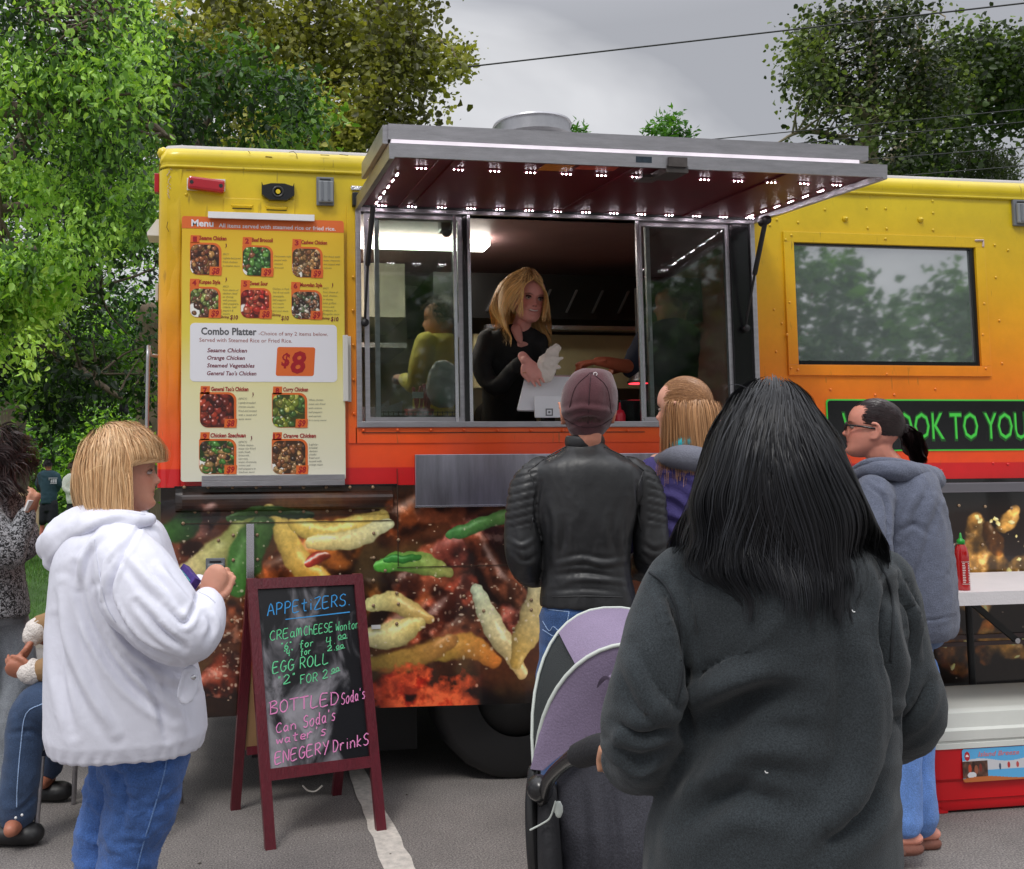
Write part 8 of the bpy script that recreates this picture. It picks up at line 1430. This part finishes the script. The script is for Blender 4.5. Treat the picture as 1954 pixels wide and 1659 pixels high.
def build_others():
    # cook in yellow
    d = 5.5; T, H, J = simple_person('cook in a yellow shirt and apron strap seen through the left window pane', d, (838, 612, d), 70, [(640, 822, 862, .06), (652, 802, 882, .11), (690, 790, 896, .13), (760, 790, 900, .14), (860, 785, 905, .14)], [[(812, 655, d - .1, .06), (800, 700, d - .14, .055), (792, 735, d - .05, .045), (772, 725, d + .08, .035)], [(880, 655, d + .1, .06), (885, 710, d + .15, .05), (860, 740, d + .2, .035)]], (180, 126, 96), cloth('yellow_shirt', (212, 198, 96), .85), ((44, 38, 34), (110, 100, 90)), [[(815, 850, d, .1), (815, 1000, d, .07), (815, 1110, d, .05)], [(870, 850, d, .1), (870, 1000, d, .07), (870, 1110, d, .05)]], cloth('black_trousers', (40, 40, 46)), loc=(1.0, 1.2, .85))
    P = [W(u, v, dd) for u, v, dd in ((822, 668, d - .13), (842, 646, d - .07), (866, 642, d - .03))]; V, Fc = tube(P, .012, 8, 4, .4); mk('apron_strap', V, Fc, cloth('strap_tan', (160, 110, 80)), T, True)
    # worker in navy
    d = 5.25; T, H, J = simple_person('worker in a navy t-shirt reaching over the griddle beside the right sash', d, (1282, 585, d), 80, [(612, 1262, 1300, .06), (628, 1235, 1320, .10), (680, 1228, 1330, .13), (760, 1228, 1332, .13), (860, 1226, 1334, .14)], [[(1240, 640, d - .08, .065), (1222, 672, d - .1, .06), (1204, 700, d - .1, .05), (1203, 704, d - .1, .046)], [(1315, 640, d + .1, .06), (1310, 700, d + .2, .05), (1280, 720, d + .25, .04)]], (170, 96, 70), cloth('navy_shirt', (26, 30, 48), .85), ((30, 24, 22), (60, 50, 44)), [[(1255, 850, d, .1), (1255, 1000, d, .07), (1255, 1100, d, .05)], [(1310, 850, d, .1), (1310, 1000, d, .07), (1310, 1100, d, .05)]], cloth('black_trousers', (40, 40, 46)), loc=(2.1, .9, .85), hands=((-RH, -UP), None))
    fa = tpx([(1206, 700, d - .1, .040), (1185, 698, d - .16, .036), (1160, 692, d - .22, .030), (1140, 690, d - .26, .024)], 12, 4); hd = hand_geo(W(1140, 690, d - .26), -RH - UP * .15, -UP, .95, .6, 1); V, Q = remesh([fa] + hd, .006, 2); mk('forearm', V, Q, skin_mat('skin_170_96_70', lin((186, 100, 70))), T, True, cols=np.tile(np.array(lin((196, 104, 74))[:3]), (len(V), 1)))
    # left edge: tweed coat
    d = 4.5; tw = mat('tweed', lin((90, 90, 94)), .95, bump=.8, bscale=90, sheen=.2); nt = tw.node_tree; n = nt.nodes.new('ShaderNodeTexNoise'); n.inputs['Scale'].default_value = 75; n.inputs['Detail'].default_value = 3; n.inputs['Distortion'].default_value = 1.5; r = nt.nodes.new('ShaderNodeValToRGB'); r.color_ramp.elements[0].position = .46; r.color_ramp.elements[0].color = (.012, .012, .014, 1); r.color_ramp.elements[1].position = .56; r.color_ramp.elements[1].color = (.34, .34, .36, 1); tc = nt.nodes.new('ShaderNodeTexCoord'); nt.links.new(tc.outputs['Object'], n.inputs['Vector']); nt.links.new(n.outputs['Fac'], r.inputs[0]); nt.links.new(r.outputs[0], nt.nodes['Principled BSDF'].inputs['Base Color'])
    T, H, J = simple_person('woman at the left edge with dark curly hair and a black and white tweed coat', d, (-12, 880, d), -55, [(925, -40, 12, .07), (945, -75, 25, .14), (990, -82, 34, .17), (1060, -84, 42, .18), (1120, -84, 50, .19), (1168, -84, 58, .2), (1174, -78, 52, .18)], [[(12, 960, d + .1, .07), (44, 1010, d + .12, .07), (45, 1045, d + .08, .065), (20, 1050, d + .02, .055), (48, 1000, d - .12, .045)], [(-30, 960, d - .15, .07), (0, 1040, d - .22, .07), (20, 1060, d - .2, .06), (52, 985, d - .16, .04)]], (190, 136, 112), tw, ((24, 18, 18), (62, 44, 44)), [[(15, 1190, d + .05, .10), (32, 1250, d + .04, .085), (28, 1320, d + .03, .075), (12, 1400, d + .02, .06), (0, 1480, d, .052)], [(-45, 1190, d - .05, .10), (-50, 1330, d - .05, .075), (-60, 1480, d - .04, .052)]], denim('grey_denim', (150, 156, 164), 0), hair='curly', voxel=.011, hands=((UP * .8 + RH * .4, -RH), (UP * .8 + RH * .4, -RH)))
    MB().bar(W(52, 975, d - .2), W(60, 955, d - .2), .05, .008).build('paper_card', white_m, None); o = bpy.data.objects['paper_card']; tag(o, 'small white paper held by the woman in the tweed coat', 'paper')
    # seated person behind the blonde woman
    d = 3.95; tan = cloth('tan_suede', (150, 118, 82), .8, .3, 60); T = thing('person', 'seated person with tan sleeves and white fleece cuffs behind the blonde woman', 'person', W(120, 1560, d) * (1, 1, 0))
    H = Head(W(190, 1020, d + .1), 60, -10, 0, .92); J = dict(neck=W(190, 1075, d + .15), pelvis=W(215, 1330, d + .2), shL=W(165, 1110, d + .0), shR=W(200, 1110, d + .3), elL=W(140, 1235, d - .02), elR=W(165, 1235, d + .3), wrL=W(66, 1282, d), wrR=W(66, 1212, d + .06), hipL=W(200, 1340, d + .1), hipR=W(210, 1345, d + .3), knL=W(58, 1352, d - .02), knR=W(105, 1370, d + .35), anL=W(32, 1560, d - .05), anR=W(92, 1475, d + .5), toeL=W(20, 1585, d - .15), toeR=W(80, 1495, d + .42))
    hs = [hand_geo(J['wrL'], -RH * .9 + UP * .1, FH * .6 + UP * .3, 1.0, .5, 1), hand_geo(J['wrR'], -RH * .45 - UP * .9, -FH * .2 - RH * .8, 1.0, .35, 1)]
    skeleton(H, J, hs, .98, .006, (170, 108, 84), par=T)
    kp = lambda x, y, z: ((y < .3 + z * .5) & (z > -.35)) | ((z > .45) & (y < .9)); hm = hair_mat('dark_brown_hair'); q, r = scalp_roots(1500, kp, H.k); hair_mesh('hair', grow(H.w(r), (q + np.array([0, -.3, .1])) @ H.R.T, .05, 5, [scalp_el(H)], .3, .4, 30, 0, 1, .01), .0014, hcols(1500, 5, (30, 22, 20), (56, 40, 36)), hm, T); cap_mesh(H, kp, (26, 18, 16), hm, T)
    garment('jacket', [rows_px([(1085, 160, 225, .1), (1110, 140, 240, .18), (1200, 140, 245, .2), (1330, 150, 260, .2)], d + .15), tpx([(165, 1110, d, .07), (142, 1230, d - .02, .06), (105, 1270, d - .01, .052), (78, 1280, d, .046)], 14, 5), tpx([(200, 1110, d + .3, .07), (165, 1210, d + .28, .06), (105, 1190, d + .1, .05), (78, 1195, d + .07, .045)], 14, 5)], tan, T, .01, 3, (), [(.005, 8)])
    for (a, b, r) in (((64, 1282, d), (56, 1283, d), .048), ((72, 1202, d + .065), (64, 1212, d + .06), .046)):
        A, B = W(*a), W(*b); V, Q = remesh([tube([A + (A - B) * .6, A, B], [r * 1.02, r * 1.12, r], 18, 4)], .005, 1); V = crumple(V, vnormals(V, Q), .004, 60, s=3, ridged=False); mk('fleece_cuff', V, Q, cloth('white_fleece', (222, 214, 208), .95, .8, 150), T, True)
    garment('jeans', [tpx([(215, 1330, d + .12, .11), (140, 1338, d + .02, .092), (88, 1342, d - .02, .088), (55, 1368, d - .03, .078), (44, 1450, d - .04, .074), (34, 1520, d - .05, .072), (32, 1552, d - .05, .072)], 20, 6), tpx([(215, 1345, d + .3, .1), (120, 1362, d + .33, .08), (102, 1420, d + .42, .062), (94, 1462, d + .48, .058)], 16, 5)], denim('dark_denim', (46, 66, 96), 0), T, .009, 3, [([W(35, 1545, d - .12), W(55, 1530, d - .12), W(70, 1510, d - .1)], .01, -.008), ([W(20, 1400, d - .1), W(60, 1395, d - .12), W(85, 1410, d - .1)], .012, -.008)], [(.006, 7)])
    drape([o for o in T.children if o.name.startswith('jeans')][0], ((84, 1342), (50, 1362), (40, 1420), (33, 1500), (32, 1540)), .0022, 'side_seam', denim('seam_pale', (150, 176, 214), 0), T)
    for (u, v, dd, nm) in ((30, 1574, d - .06, 'shoe'), (92, 1484, d + .48, 'shoe')): p = W(u, v, dd); p[2] = .045; V, Q = remesh([tube([p + RH * .06, p - RH * .02, p - RH * .14], [.055, .052, .042], 14, 3, .8)], .009, 2); s = mk('shoe', V, Q, blk, T, True)
    for q in (0, 12): V, Fc = ball(W(30 + q, 1561 - q * .45, d - .135), .0055, 10); mk('stud', V, Fc, white_m, T, True)
    c = thing('folding_chair', 'folding camp chair under the seated person at the left', 'chair', W(215, 1480, d + .2) * (1, 1, 0)); z = .46; C0 = W(215, 1480, d + .2); mb = MB()
    sx = RH * .24; sy = FH * .24; C0[2] = 0
    MB().add([C0 + a * sx + b * sy + UP * (z - .10 - t) for t in (0, .02) for a, b in ((-1, -1), (1, -1), (1, 1), (-1, 1))], [(0, 1, 2, 3), (7, 6, 5, 4), (0, 4, 5, 1), (1, 5, 6, 2), (2, 6, 7, 3), (3, 7, 4, 0)]).build('seat', cloth('camp_navy', (30, 34, 52)), c)
    for a, b in ((-1, -1), (1, -1), (1, 1), (-1, 1)): V, Fc = tube([C0 + a * sx + b * sy, C0 + a * sx * .9 + b * sy * .9 + UP * z], .011, 8); mk('leg', V, Fc, alu, c, True)
    # far people
    d = 19.8; T, H, J = simple_person('far man seen from behind in a dark teal t-shirt and black shorts on the lawn', d, (92, 889, d), -5, [(898, 84, 100, .07), (903, 76, 110, .11), (925, 77, 111, .12), (962, 77, 108, .12)], [[(77, 908, d, .07), (73, 925, d, .062), (76, 934, d + .1, .05), (86, 930, d + .25, .04)], [(109, 908, d, .07), (112, 925, d, .062), (109, 934, d + .1, .05), (100, 930, d + .25, .04)]], (206, 130, 110), cloth('teal_shirt', (40, 66, 78), .9), ((26, 24, 26), (40, 36, 36)), [[(85, 960, d, .1), (83, 978, d, .1), (81, 994, d, .098)], [(101, 960, d, .1), (101, 978, d, .1), (100, 994, d, .098)]], cloth('black_shorts', (24, 26, 34)), voxel=.02, shoes=False, loc=W(92, 1044, d))
    V, Q = remesh([tpx([(81, 990, d, .05), (80, 1018, d + .01, .05), (78, 1040, d, .038)], 10, 3), tpx([(100, 990, d, .05), (101, 1018, d, .05), (101, 1038, d + .1, .038)], 10, 3)], .02, 2); mk('calf', V, Q, skin_mat('skin_206_130_110', lin((206, 130, 110))), T, True, cols=np.tile(np.array(lin((200, 116, 100))[:3]), (len(V), 1)))
    for u, v, dd in ((77, 1042, d - .03), (101, 1040, d + .08)): p = W(u, v, dd); MB().box(p - (.05, .12, .03), p + (.05, .1, .03), bev=.02).build('shoe', mat('shoe_red', lin((150, 50, 50)), .6), T)
    mb = MB(); o_ = W(93, 912, d - .135); [mb.box(o_ + RH * a + UP * b, o_ + RH * (a + w) + UP * (b - h) + FH * .004) for a, b, w, h in ((0, 0, .17, .015), (0, 0, .015, .05), (.04, -.03, .03, .07), (.08, -.03, .035, .07), (.125, -.03, .035, .07), (.03, -.11, .13, .012))]; mb.build('shirt_print', mat('print_grey', lin((170, 170, 176)), .8), T)
    d = 21.; T, H, J = simple_person('far person in a pale shirt standing right of the man in teal', d, (140, 893, d), -30, [(904, 132, 148, .07), (909, 126, 156, .11), (930, 124, 156, .13), (962, 128, 155, .13)], [[(127, 915, d, .075), (124, 930, d - .05, .07), (134, 938, d - .12, .05), (146, 934, d - .1, .04)], [(154, 915, d, .07), (158, 930, d, .06), (150, 936, d + .1, .04)]], (200, 140, 120), cloth('pale_shirt', (196, 200, 190), .9), ((60, 44, 36), (90, 70, 56)), [[(136, 960, d, .09), (134, 990, d, .07), (133, 1030, d, .05)], [(149, 960, d, .09), (149, 990, d, .07), (149, 1030, d, .05)]], cloth('black_trousers', (40, 40, 46)), voxel=.022, loc=W(140, 1038, d))
    t = thing('picnic_table', 'tan wooden picnic table far behind on the lawn', 'picnic table', W(45, 985, 18.5)); wd = mat('pale_timber', lin((176, 152, 124)), .8, var=.2)
    for k in range(4): a, b = W(28, 943 + k * .6, 18 + k * .22), W(74, 943 + k * .6, 18 + k * .22); MB().bar(a, b, .18, .04).build('plank', wd, t)
    for u, dd in ((32, 18.1), (70, 18.1), (32, 18.7), (70, 18.7)): a = W(u, 945, dd); MB().box((a[0] - .04, a[1] - .04, .15), (a[0] + .04, a[1] + .04, a[2])).build('leg', wd, t)
    a, b = W(26, 966, 17.6), W(72, 966, 17.6); MB().bar(a, b, .22, .04).build('bench', wd, t)
def build_stroller():
    d = 2.4; s = F / d; T = thing('stroller', 'black stroller with a lilac canopy edged in white in front of the black-haired woman', 'stroller', W(1200, 1700, d) * (1, 1, 0))
    lil = cloth('lilac_canopy', (128, 114, 140), .75, .2, 200, .15, 4, grain=.12, gscale=300); wp = mat('white_piping', lin((190, 196, 190)), .5); bf = cloth('stroller_black', (30, 30, 34), .8, .3, 150); tub = mat('black_tube', (.015, .015, .016, 1), .25)
    C0 = W(1205, 1462, d); hw = 187 / s
    def arc(h, fwd, wf=1., n=24, nn=2.25, low=0, t0=0, t1=math.pi):
        o = []
        for t in np.linspace(t0, t1, n):
            c, s_ = -math.cos(t), math.sin(t); cx = np.sign(c) * abs(c) ** (2 / nn); sz = abs(s_) ** (2 / nn); o.append(C0 + RH * hw * cx * wf + (UP * h + FH * fwd) * sz + UP * low)
        return np.array(o)
    A = arc(283 / s + .0, .16, 1.0, nn=2.3); A2 = arc(283 / s * .97, .10, .985, nn=2.3); B = arc(238 / s, -.06, .98, nn=2.1)
    for L_, r in ((A, .0042), (B, .005)): V, Fc = tube(L_, r, 8); mk('piping', V, Fc, wp, T, True)
    V = []; n = 24; K = 8; lo = int(n * .33)
    def surf(X, Y, name, m, i0=0, i1=n, puff=.012):
        V = []
        for k in range(K + 1):
            t = k / K; Z = X * (1 - t) + Y * t; nrm_ = Z - C0; nrm_ /= np.linalg.norm(nrm_, axis=1)[:, None]; Z = Z + nrm_ * puff * math.sin(math.pi * t); V.append(Z[i0:i1])
        V = np.concatenate(V); w = i1 - i0; V = V + (vnoise(V * 18) - .5)[:, None] * .006 * FH; V2 = np.concatenate([V, V - (V - C0) * .012])
        q = [(k * w + i, k * w + i + 1, (k + 1) * w + i + 1, (k + 1) * w + i) for k in range(K) for i in range(w - 1)]; mk(name, V2, q + [[x + len(V) for x in f[::-1]] for f in q], m, T, True)
    surf(A, B, 'canopy', lil, 7, n); mesh_m = cloth('dark_mesh', (34, 40, 42), .7, .5, 400); surf(A * .985 + C0 * .015, B, 'mesh_window', mesh_m, 1, 8, .0)
    # rear panel hanging inside the second hoop
    low = [C0 + RH * hw * .93 * x + UP * (-.0 + .10 * (1 - x * x)) - FH * .03 for x in np.linspace(-1, 1, n)]; surf(B, np.array(low), 'rear_panel', lil, 0, n, .02)
    fl = arc(200 / s, -.085, .62, t0=.9, t1=2.6, nn=2.1); fl2 = np.array([C0 + RH * hw * (-.25 + .9 * x) + UP * (.23 - .14 * math.sin(math.pi * x)) - FH * .10 for x in np.linspace(0, 1, n)]); surf(fl, fl2, 'flap', lil, 0, n, .02)
    # frame, handle, seat
    mb = MB(); L_ = lambda *q: [W(*p) for p in q]
    mb.tube(L_((1018, 1470, d), (1014, 1540, d - .03), (1018, 1640, d - .05), (1030, 1760, d - .02), (1040, 1830, d)), [.014, .016, .016, .014, .013], 12, sub=5); mb.build('frame', tub, T, True)
    MB().tube(L_((1390, 1470, d), (1396, 1540, d - .03), (1392, 1640, d - .05), (1380, 1830, d)), [.014, .016, .016, .014], 12, sub=5).build('frame', tub, T, True)
    MB().tube(L_((1035, 1530, d - .08), (1048, 1488, d - .16), (1080, 1455, d - .28), (1110, 1440, d - .36), (1150, 1432, d - .44), (1210, 1428, d - .5), (1300, 1428, d - .5), (1360, 1440, d - .4), (1390, 1500, d - .2)), [.014, .015, .016, .022, .024, .024, .024, .018, .014], 14, sub=6).build('handle', tub, T, True)
    MB().tube(L_((1105, 1442, d - .35), (1150, 1428, d - .44), (1215, 1424, d - .5)), [.026, .03, .03], 14, sub=5).build('foam_grip', bf, T, True)
    for u in (1030, 1385): MB().tube([W(u, 1505, d - .09), W(u, 1505, d - .03)], [.032, .032], 16).build('hinge', tub, T, True)
    garment('seat_back', [rows_px([(1440, 1075, 1340, .06, .05), (1500, 1060, 1360, .09, .03), (1600, 1058, 1362, .11, .0), (1720, 1065, 1350, .12, 0), (1800, 1080, 1340, .1, .02)], d)], cloth('seat_charcoal', (52, 52, 60), .85, .3, 160, .2, 4, grain=.4, gscale=350), T, .01, 3, [(L_((1130, 1480, d - .1), (1140, 1580, d - .12), (1150, 1700, d - .12)), .018, .010), (L_((1160, 1480, d - .1), (1172, 1560, d - .12), (1180, 1680, d - .12)), .014, -.010)], [(.006, 6)])
    garment('side_shell', [rows_px([(1500, 1026, 1062, .10), (1600, 1024, 1070, .15), (1720, 1030, 1080, .17), (1790, 1040, 1080, .12)], d)], bf, T, .01, 3)
    V, Fc = tube(L_((1060, 1530, d - .15), (1050, 1560, d - .14), (1035, 1572, d - .13), (1012, 1584, d - .12)), .0022, 6, 4); mk('cord', V, Fc, wp, T, True); V, Q = remesh([ball(W(1066, 1545, d - .14), (.012, .006, .022), 10)], .004, 2); mk('cord_toggle', V, Q, wp, T, True)
    mb = MB(); mb.bar(W(1018, 1480, d), W(1018, 1830, d + .30), .02, .02); mb.bar(W(1392, 1480, d), W(1392, 1830, d + .30), .02, .02); mb.build('chassis', tub, T)
    for u, dd in ((1035, d - .05), (1380, d - .05), (1050, d + .45), (1370, d + .45)):
        p = W(u, 1800, dd); w = MB(); c = np.array([p[0], p[1], .11]); P = [c + UP * .10 * math.cos(a) + FH * .10 * math.sin(a) for a in np.linspace(0, 6.28, 24)]; w.tube(P, .014, 8); o = w.build('wheel', blk, T, True); MB().tube([c - RH * .02, c + RH * .02], [.05, .05], 16).build('hub', grey_pl, o, True)
def build_counter_things():
    y = .18
    T = thing('tablet_stand', 'white point-of-sale tablet on a stand with a square logo on the counter', 'tablet', (1.45, y, 1.66)); wp = mat('tablet_white', lin((236, 236, 240)), .35)
    A, B, C_, D = on_y(987, 783, .07), on_y(1098, 785, .08), on_y(1096, 719, .15), on_y(1003, 717, .14)
    def slab4(q, t, nm, m, par, r=.012):
        q = [np.array(p) for p in q]; n = np.cross(q[1] - q[0], q[3] - q[0]); n /= np.linalg.norm(n); pts = []
        for i in range(4):
            a, b, c = q[i - 1], q[i], q[(i + 1) % 4]; u = (a - b) / np.linalg.norm(a - b); v = (c - b) / np.linalg.norm(c - b)
            for k in range(5): t_ = k / 4; pts.append(b + u * r * (1 - t_) ** 1.6 + v * r * t_ ** 1.6)
        V = pts + [p - n * t for p in pts]; m_ = len(pts); return mk(nm, V, [list(range(m_)), list(range(2 * m_ - 1, m_ - 1, -1))] + [(i, i + m_, (i + 1) % m_ + m_, (i + 1) % m_) for i in range(m_)], m, par)
    slab4([A, B, C_, D], .014, 'tablet', wp, T); A2, B2, C2, D2 = on_y(1021, 797, .045), on_y(1100, 797, .05), on_y(1098, 757, .06), on_y(1020, 756, .058); slab4([A2, B2, C2, D2], .01, 'stand_front', wp, T, .004)
    mb = MB(); mb.box((on_y(1024, 790, .2)[0], .13, 1.657), (on_y(1092, 790, .2)[0], .33, 1.672), bev=.003); mb.build('stand_base', wp, T)
    nrm_ = np.cross(B2 - A2, D2 - A2); nrm_ /= np.linalg.norm(nrm_); nrm_ = nrm_ if nrm_[1] < 0 else -nrm_
    def pp(u, v): r = ray(u, v); return CP + r * ((A2 - CP) @ nrm_ / (r @ nrm_)) + nrm_ * .0012
    mb = MB(); c0, r_ = (1048, 787), 7
    for (x0, y0, x1, y1) in ((-7, -7, 7, -4.6), (-7, 4.6, 7, 7), (-7, -4.6, -4.6, 4.6), (4.6, -4.6, 7, 4.6), (-2, -2, 2, 2)): mb.add([pp(c0[0] + a, c0[1] + b) for a, b in ((x0, y0), (x1, y0), (x1, y1), (x0, y1))], [(0, 1, 2, 3)])
    mb.build('square_logo', mat('logo_grey', lin((120, 120, 124)), .5), T)
    # paper napkins / takeaway paper in the hand
    T = thing('paper_bag', 'crumpled white paper bag held in the hand of the vendor', 'paper bag', on_y(1045, 712, .12)); d = 4.78
    garment('paper', [tube([W(1040, 714, d), W(1044, 695, d), W(1052, 678, d + .02), (W(1062, 664, d + .03))], [.045, .048, .034, .020], 14, 4, .5, RH), tube([W(1045, 692, d - .02), W(1062, 687, d), W(1072, 684, d)], [.03, .018, .008], 10, 4, .35, UP), tube([W(1030, 700, d), W(1050, 698, d), W(1068, 702, d)], [.02, .03, .010], 10, 3, .5)], mat('paper_white', lin((226, 216, 206)), .8), T, .005, 1, (), [(.006, 26)])
    T = thing('paper_stack', 'flat pile of pink and white paper behind the tablet', 'paper', on_y(1060, 717, .35)); 
    for k, (c, o) in enumerate((((220, 214, 214), 0), ((214, 120, 130), .006), ((222, 214, 210), .0))): a = on_y(1030, 717, .34); MB().box((a[0] + o, .30, a[2] - .012 + k * .004), (a[0] + .19 + o, .44, a[2] - .0085 + k * .004)).build('sheet', mat('sheet_%d' % k, lin(c), .7), T)
    # heat lamps
    for u, y_, lab in ((1218, .36, 'silver cone heat lamp glowing red in the open hatch beside the right sash'), (1272, .50, 'second silver heat lamp seen through the right window pane')):
        c = on_y(u, 732, y_); T = thing('heat_lamp', lab, 'heat lamp', c, 'heat lamps over the counter'); z0 = c[2]; h = .205
        MB().lathe([(.006, z0 + h + .3), (.006, z0 + h), (.014, z0 + h), (.016, z0 + h - .03), (.034, z0 + h * .5), (.056, z0 + .02), (.058, z0), (.052, z0)], (c[0], c[1], 0), 28).build('shade', mat('spun_steel', lin((196, 190, 182)), .28, .85), T, True); MB().lathe([(.0, z0 - .004), (.050, z0 - .002), (.050, z0 + .012), (.0, z0 + .012)], (c[0], c[1], 0), 24).build('bulb', mat('red_bulb', (1, .05, .06, 1), .3, emit=(1, .04, .06, 1), estr=3.0), T, True)
    a = on_y(1180, 795, .16); b = on_y(1243, 764, .16); T = thing('card_printer', 'low black box on the counter right of the man in the cap', 'printer', (a[0], .16, 1.66)); MB().box((a[0], .14, 1.656), (b[0], .34, b[2]), bev=.008).build('case', blkg, T); mb = MB(); [mb.box((a[0] + .07 + k * .012, .1385, 1.69), (a[0] + .078 + k * .012, .1395, 1.696)) for k in range(6)]; mb.build('print_marks', white_m, T)
    c = on_y(1183, 780, .10); T = thing('squeeze_bottle', 'red squeeze bottle beside the black box on the counter', 'bottle', (c[0], .1, 1.66)); MB().lathe([(.024, 1.658), (.026, 1.66), (.026, 1.74), (.018, 1.76), (.007, 1.765), (.004, 1.80)], (c[0], .1, 0), 16).build('bottle', mat('bottle_red', lin((214, 40, 60)), .3), T, True)
    # things behind the left pane
    a = on_y(800, 740, .30); T = thing('utensil_tub', 'red tub crowded with handles behind the left window pane', 'tub', (a[0], .3, 1.66)); rp = mat('tub_red', lin((168, 44, 44)), .5); mb = MB(); mb.lathe([(.05, 1.657), (.075, 1.78), (.07, 1.78), (.045, 1.66)], (a[0], .30, 0), 20); mb.build('tub', rp, T, True)
    for k in range(9): x = a[0] + rng.uniform(-.05, .05); MB().tube([(x, .3 + rng.uniform(-.04, .04), 1.75), (x + rng.uniform(-.04, .04), .3, 1.84 + rng.uniform(0, .07))], [.007, .009], 6).build('handle', rp, T, True)
    b = on_y(845, 735, .25); T = thing('plastic_bag', 'white translucent plastic bag hanging behind the left sash', 'plastic bag', (b[0], .25, 1.66)); garment('bag', [rows_px([(688, 838, 852, .01), (700, 825, 866, .03), (730, 815, 872, .05), (765, 820, 868, .05), (776, 828, 862, .02)], proj(b)[2])], mat('bag_white', lin((196, 200, 204)), .4), T, .006, 2, (), [(.008, 14)])
    c = on_y(735, 735, .28); T = thing('paper_pile', 'loose pale papers leaning behind the left window pane', 'paper', (c[0], .28, 1.66))
    for k in range(6): x = c[0] + (k - 3) * .02; tilt = rng.uniform(-.04, .05); MB().add([(x - .05, .25 + k * .012, 1.657), (x + .06, .27 + k * .012, 1.657), (x + .06 + tilt, .30 + k * .012, 1.80 + rng.uniform(-.03, .05)), (x - .05 + tilt, .28 + k * .012, 1.78 + rng.uniform(-.03, .03))], [(0, 1, 2, 3)]).build('sheet', mat('sheet_blue', lin((176, 186, 200)), .7), T)
    a = on_y(780, 790, .12); T = thing('order_crate', 'dark wire crate with a small white tag on the counter behind the left pane', 'crate', (a[0], .12, 1.66)); x0, x1 = on_y(722, 780, .14)[0], on_y(872, 780, .14)[0]; mb = MB(); [mb.box((x0, .14, 1.665 + k * .022), (x1, .145, 1.669 + k * .022)) for k in range(5)]; [mb.box((x0 + k * (x1 - x0) / 16, .146, 1.657), (x0 + k * (x1 - x0) / 16 + .004, .15, 1.76)) for k in range(17)]; mb.box((x0, .152, 1.657), (x1, .30, 1.74)); mb.build('crate', mat('crate_dark', lin((52, 50, 56)), .6), T); p, q = on_y(787, 760, .135), on_y(808, 748, .135); MB().box((p[0], .134, p[2]), (q[0], .139, q[2])).build('tag', white_m, T)
    T = thing('camera_dome', 'small dark camera hanging inside the top of the left window', 'camera', on_y(852, 430, .25)); c = on_y(852, 432, .25); MB().box((c[0] - .035, .22, c[2] - .03), (c[0] + .035, .30, c[2] + .06), bev=.012).build('housing', blkg, T); V, Fc = ball((c[0], .25, c[2] - .03), .026, 14); mk('lens', V, Fc, blk, T, True)
    # park lamp behind the corner
    T = thing('street_lamp', 'dark lantern hanging from a curved grey arm beside the truck corner', 'street lamp', W(330, 1000, 14) * (1, 1, 0)); mb = MB(); mb.tube([W(336, 1060, 14), W(330, 730, 14)], [.07, .06], 12); mb.tube([W(330, 735, 14), W(296, 722, 14), W(262, 738, 14), W(240, 768, 14), W(236, 782, 14)], [.05, .045, .04, .035, .03], 10, sub=4); mb.build('pole', mat('pole_grey', lin((96, 96, 88)), .6), T, True); c = W(236, 785, 14); MB().lathe([(.03, .12), (.06, .10), (.07, 0), (.075, -.02), (.05, -.06), (.001, -.07)][::1], c, 16).build('lantern', blk, T, True)
# ------------------------------------------------------------------ assemble
import time as _t
for _f in (build_ground, build_truck, build_menu, build_aframe, build_props, build_counter_things, build_stroller, person_blonde, person_man, person_black_hair, person_ponytail, person_purple, person_vendor, build_others, build_wires, build_trees):
    _s = _t.time(); _f(); print(_f.__name__, round(_t.time() - _s, 1))
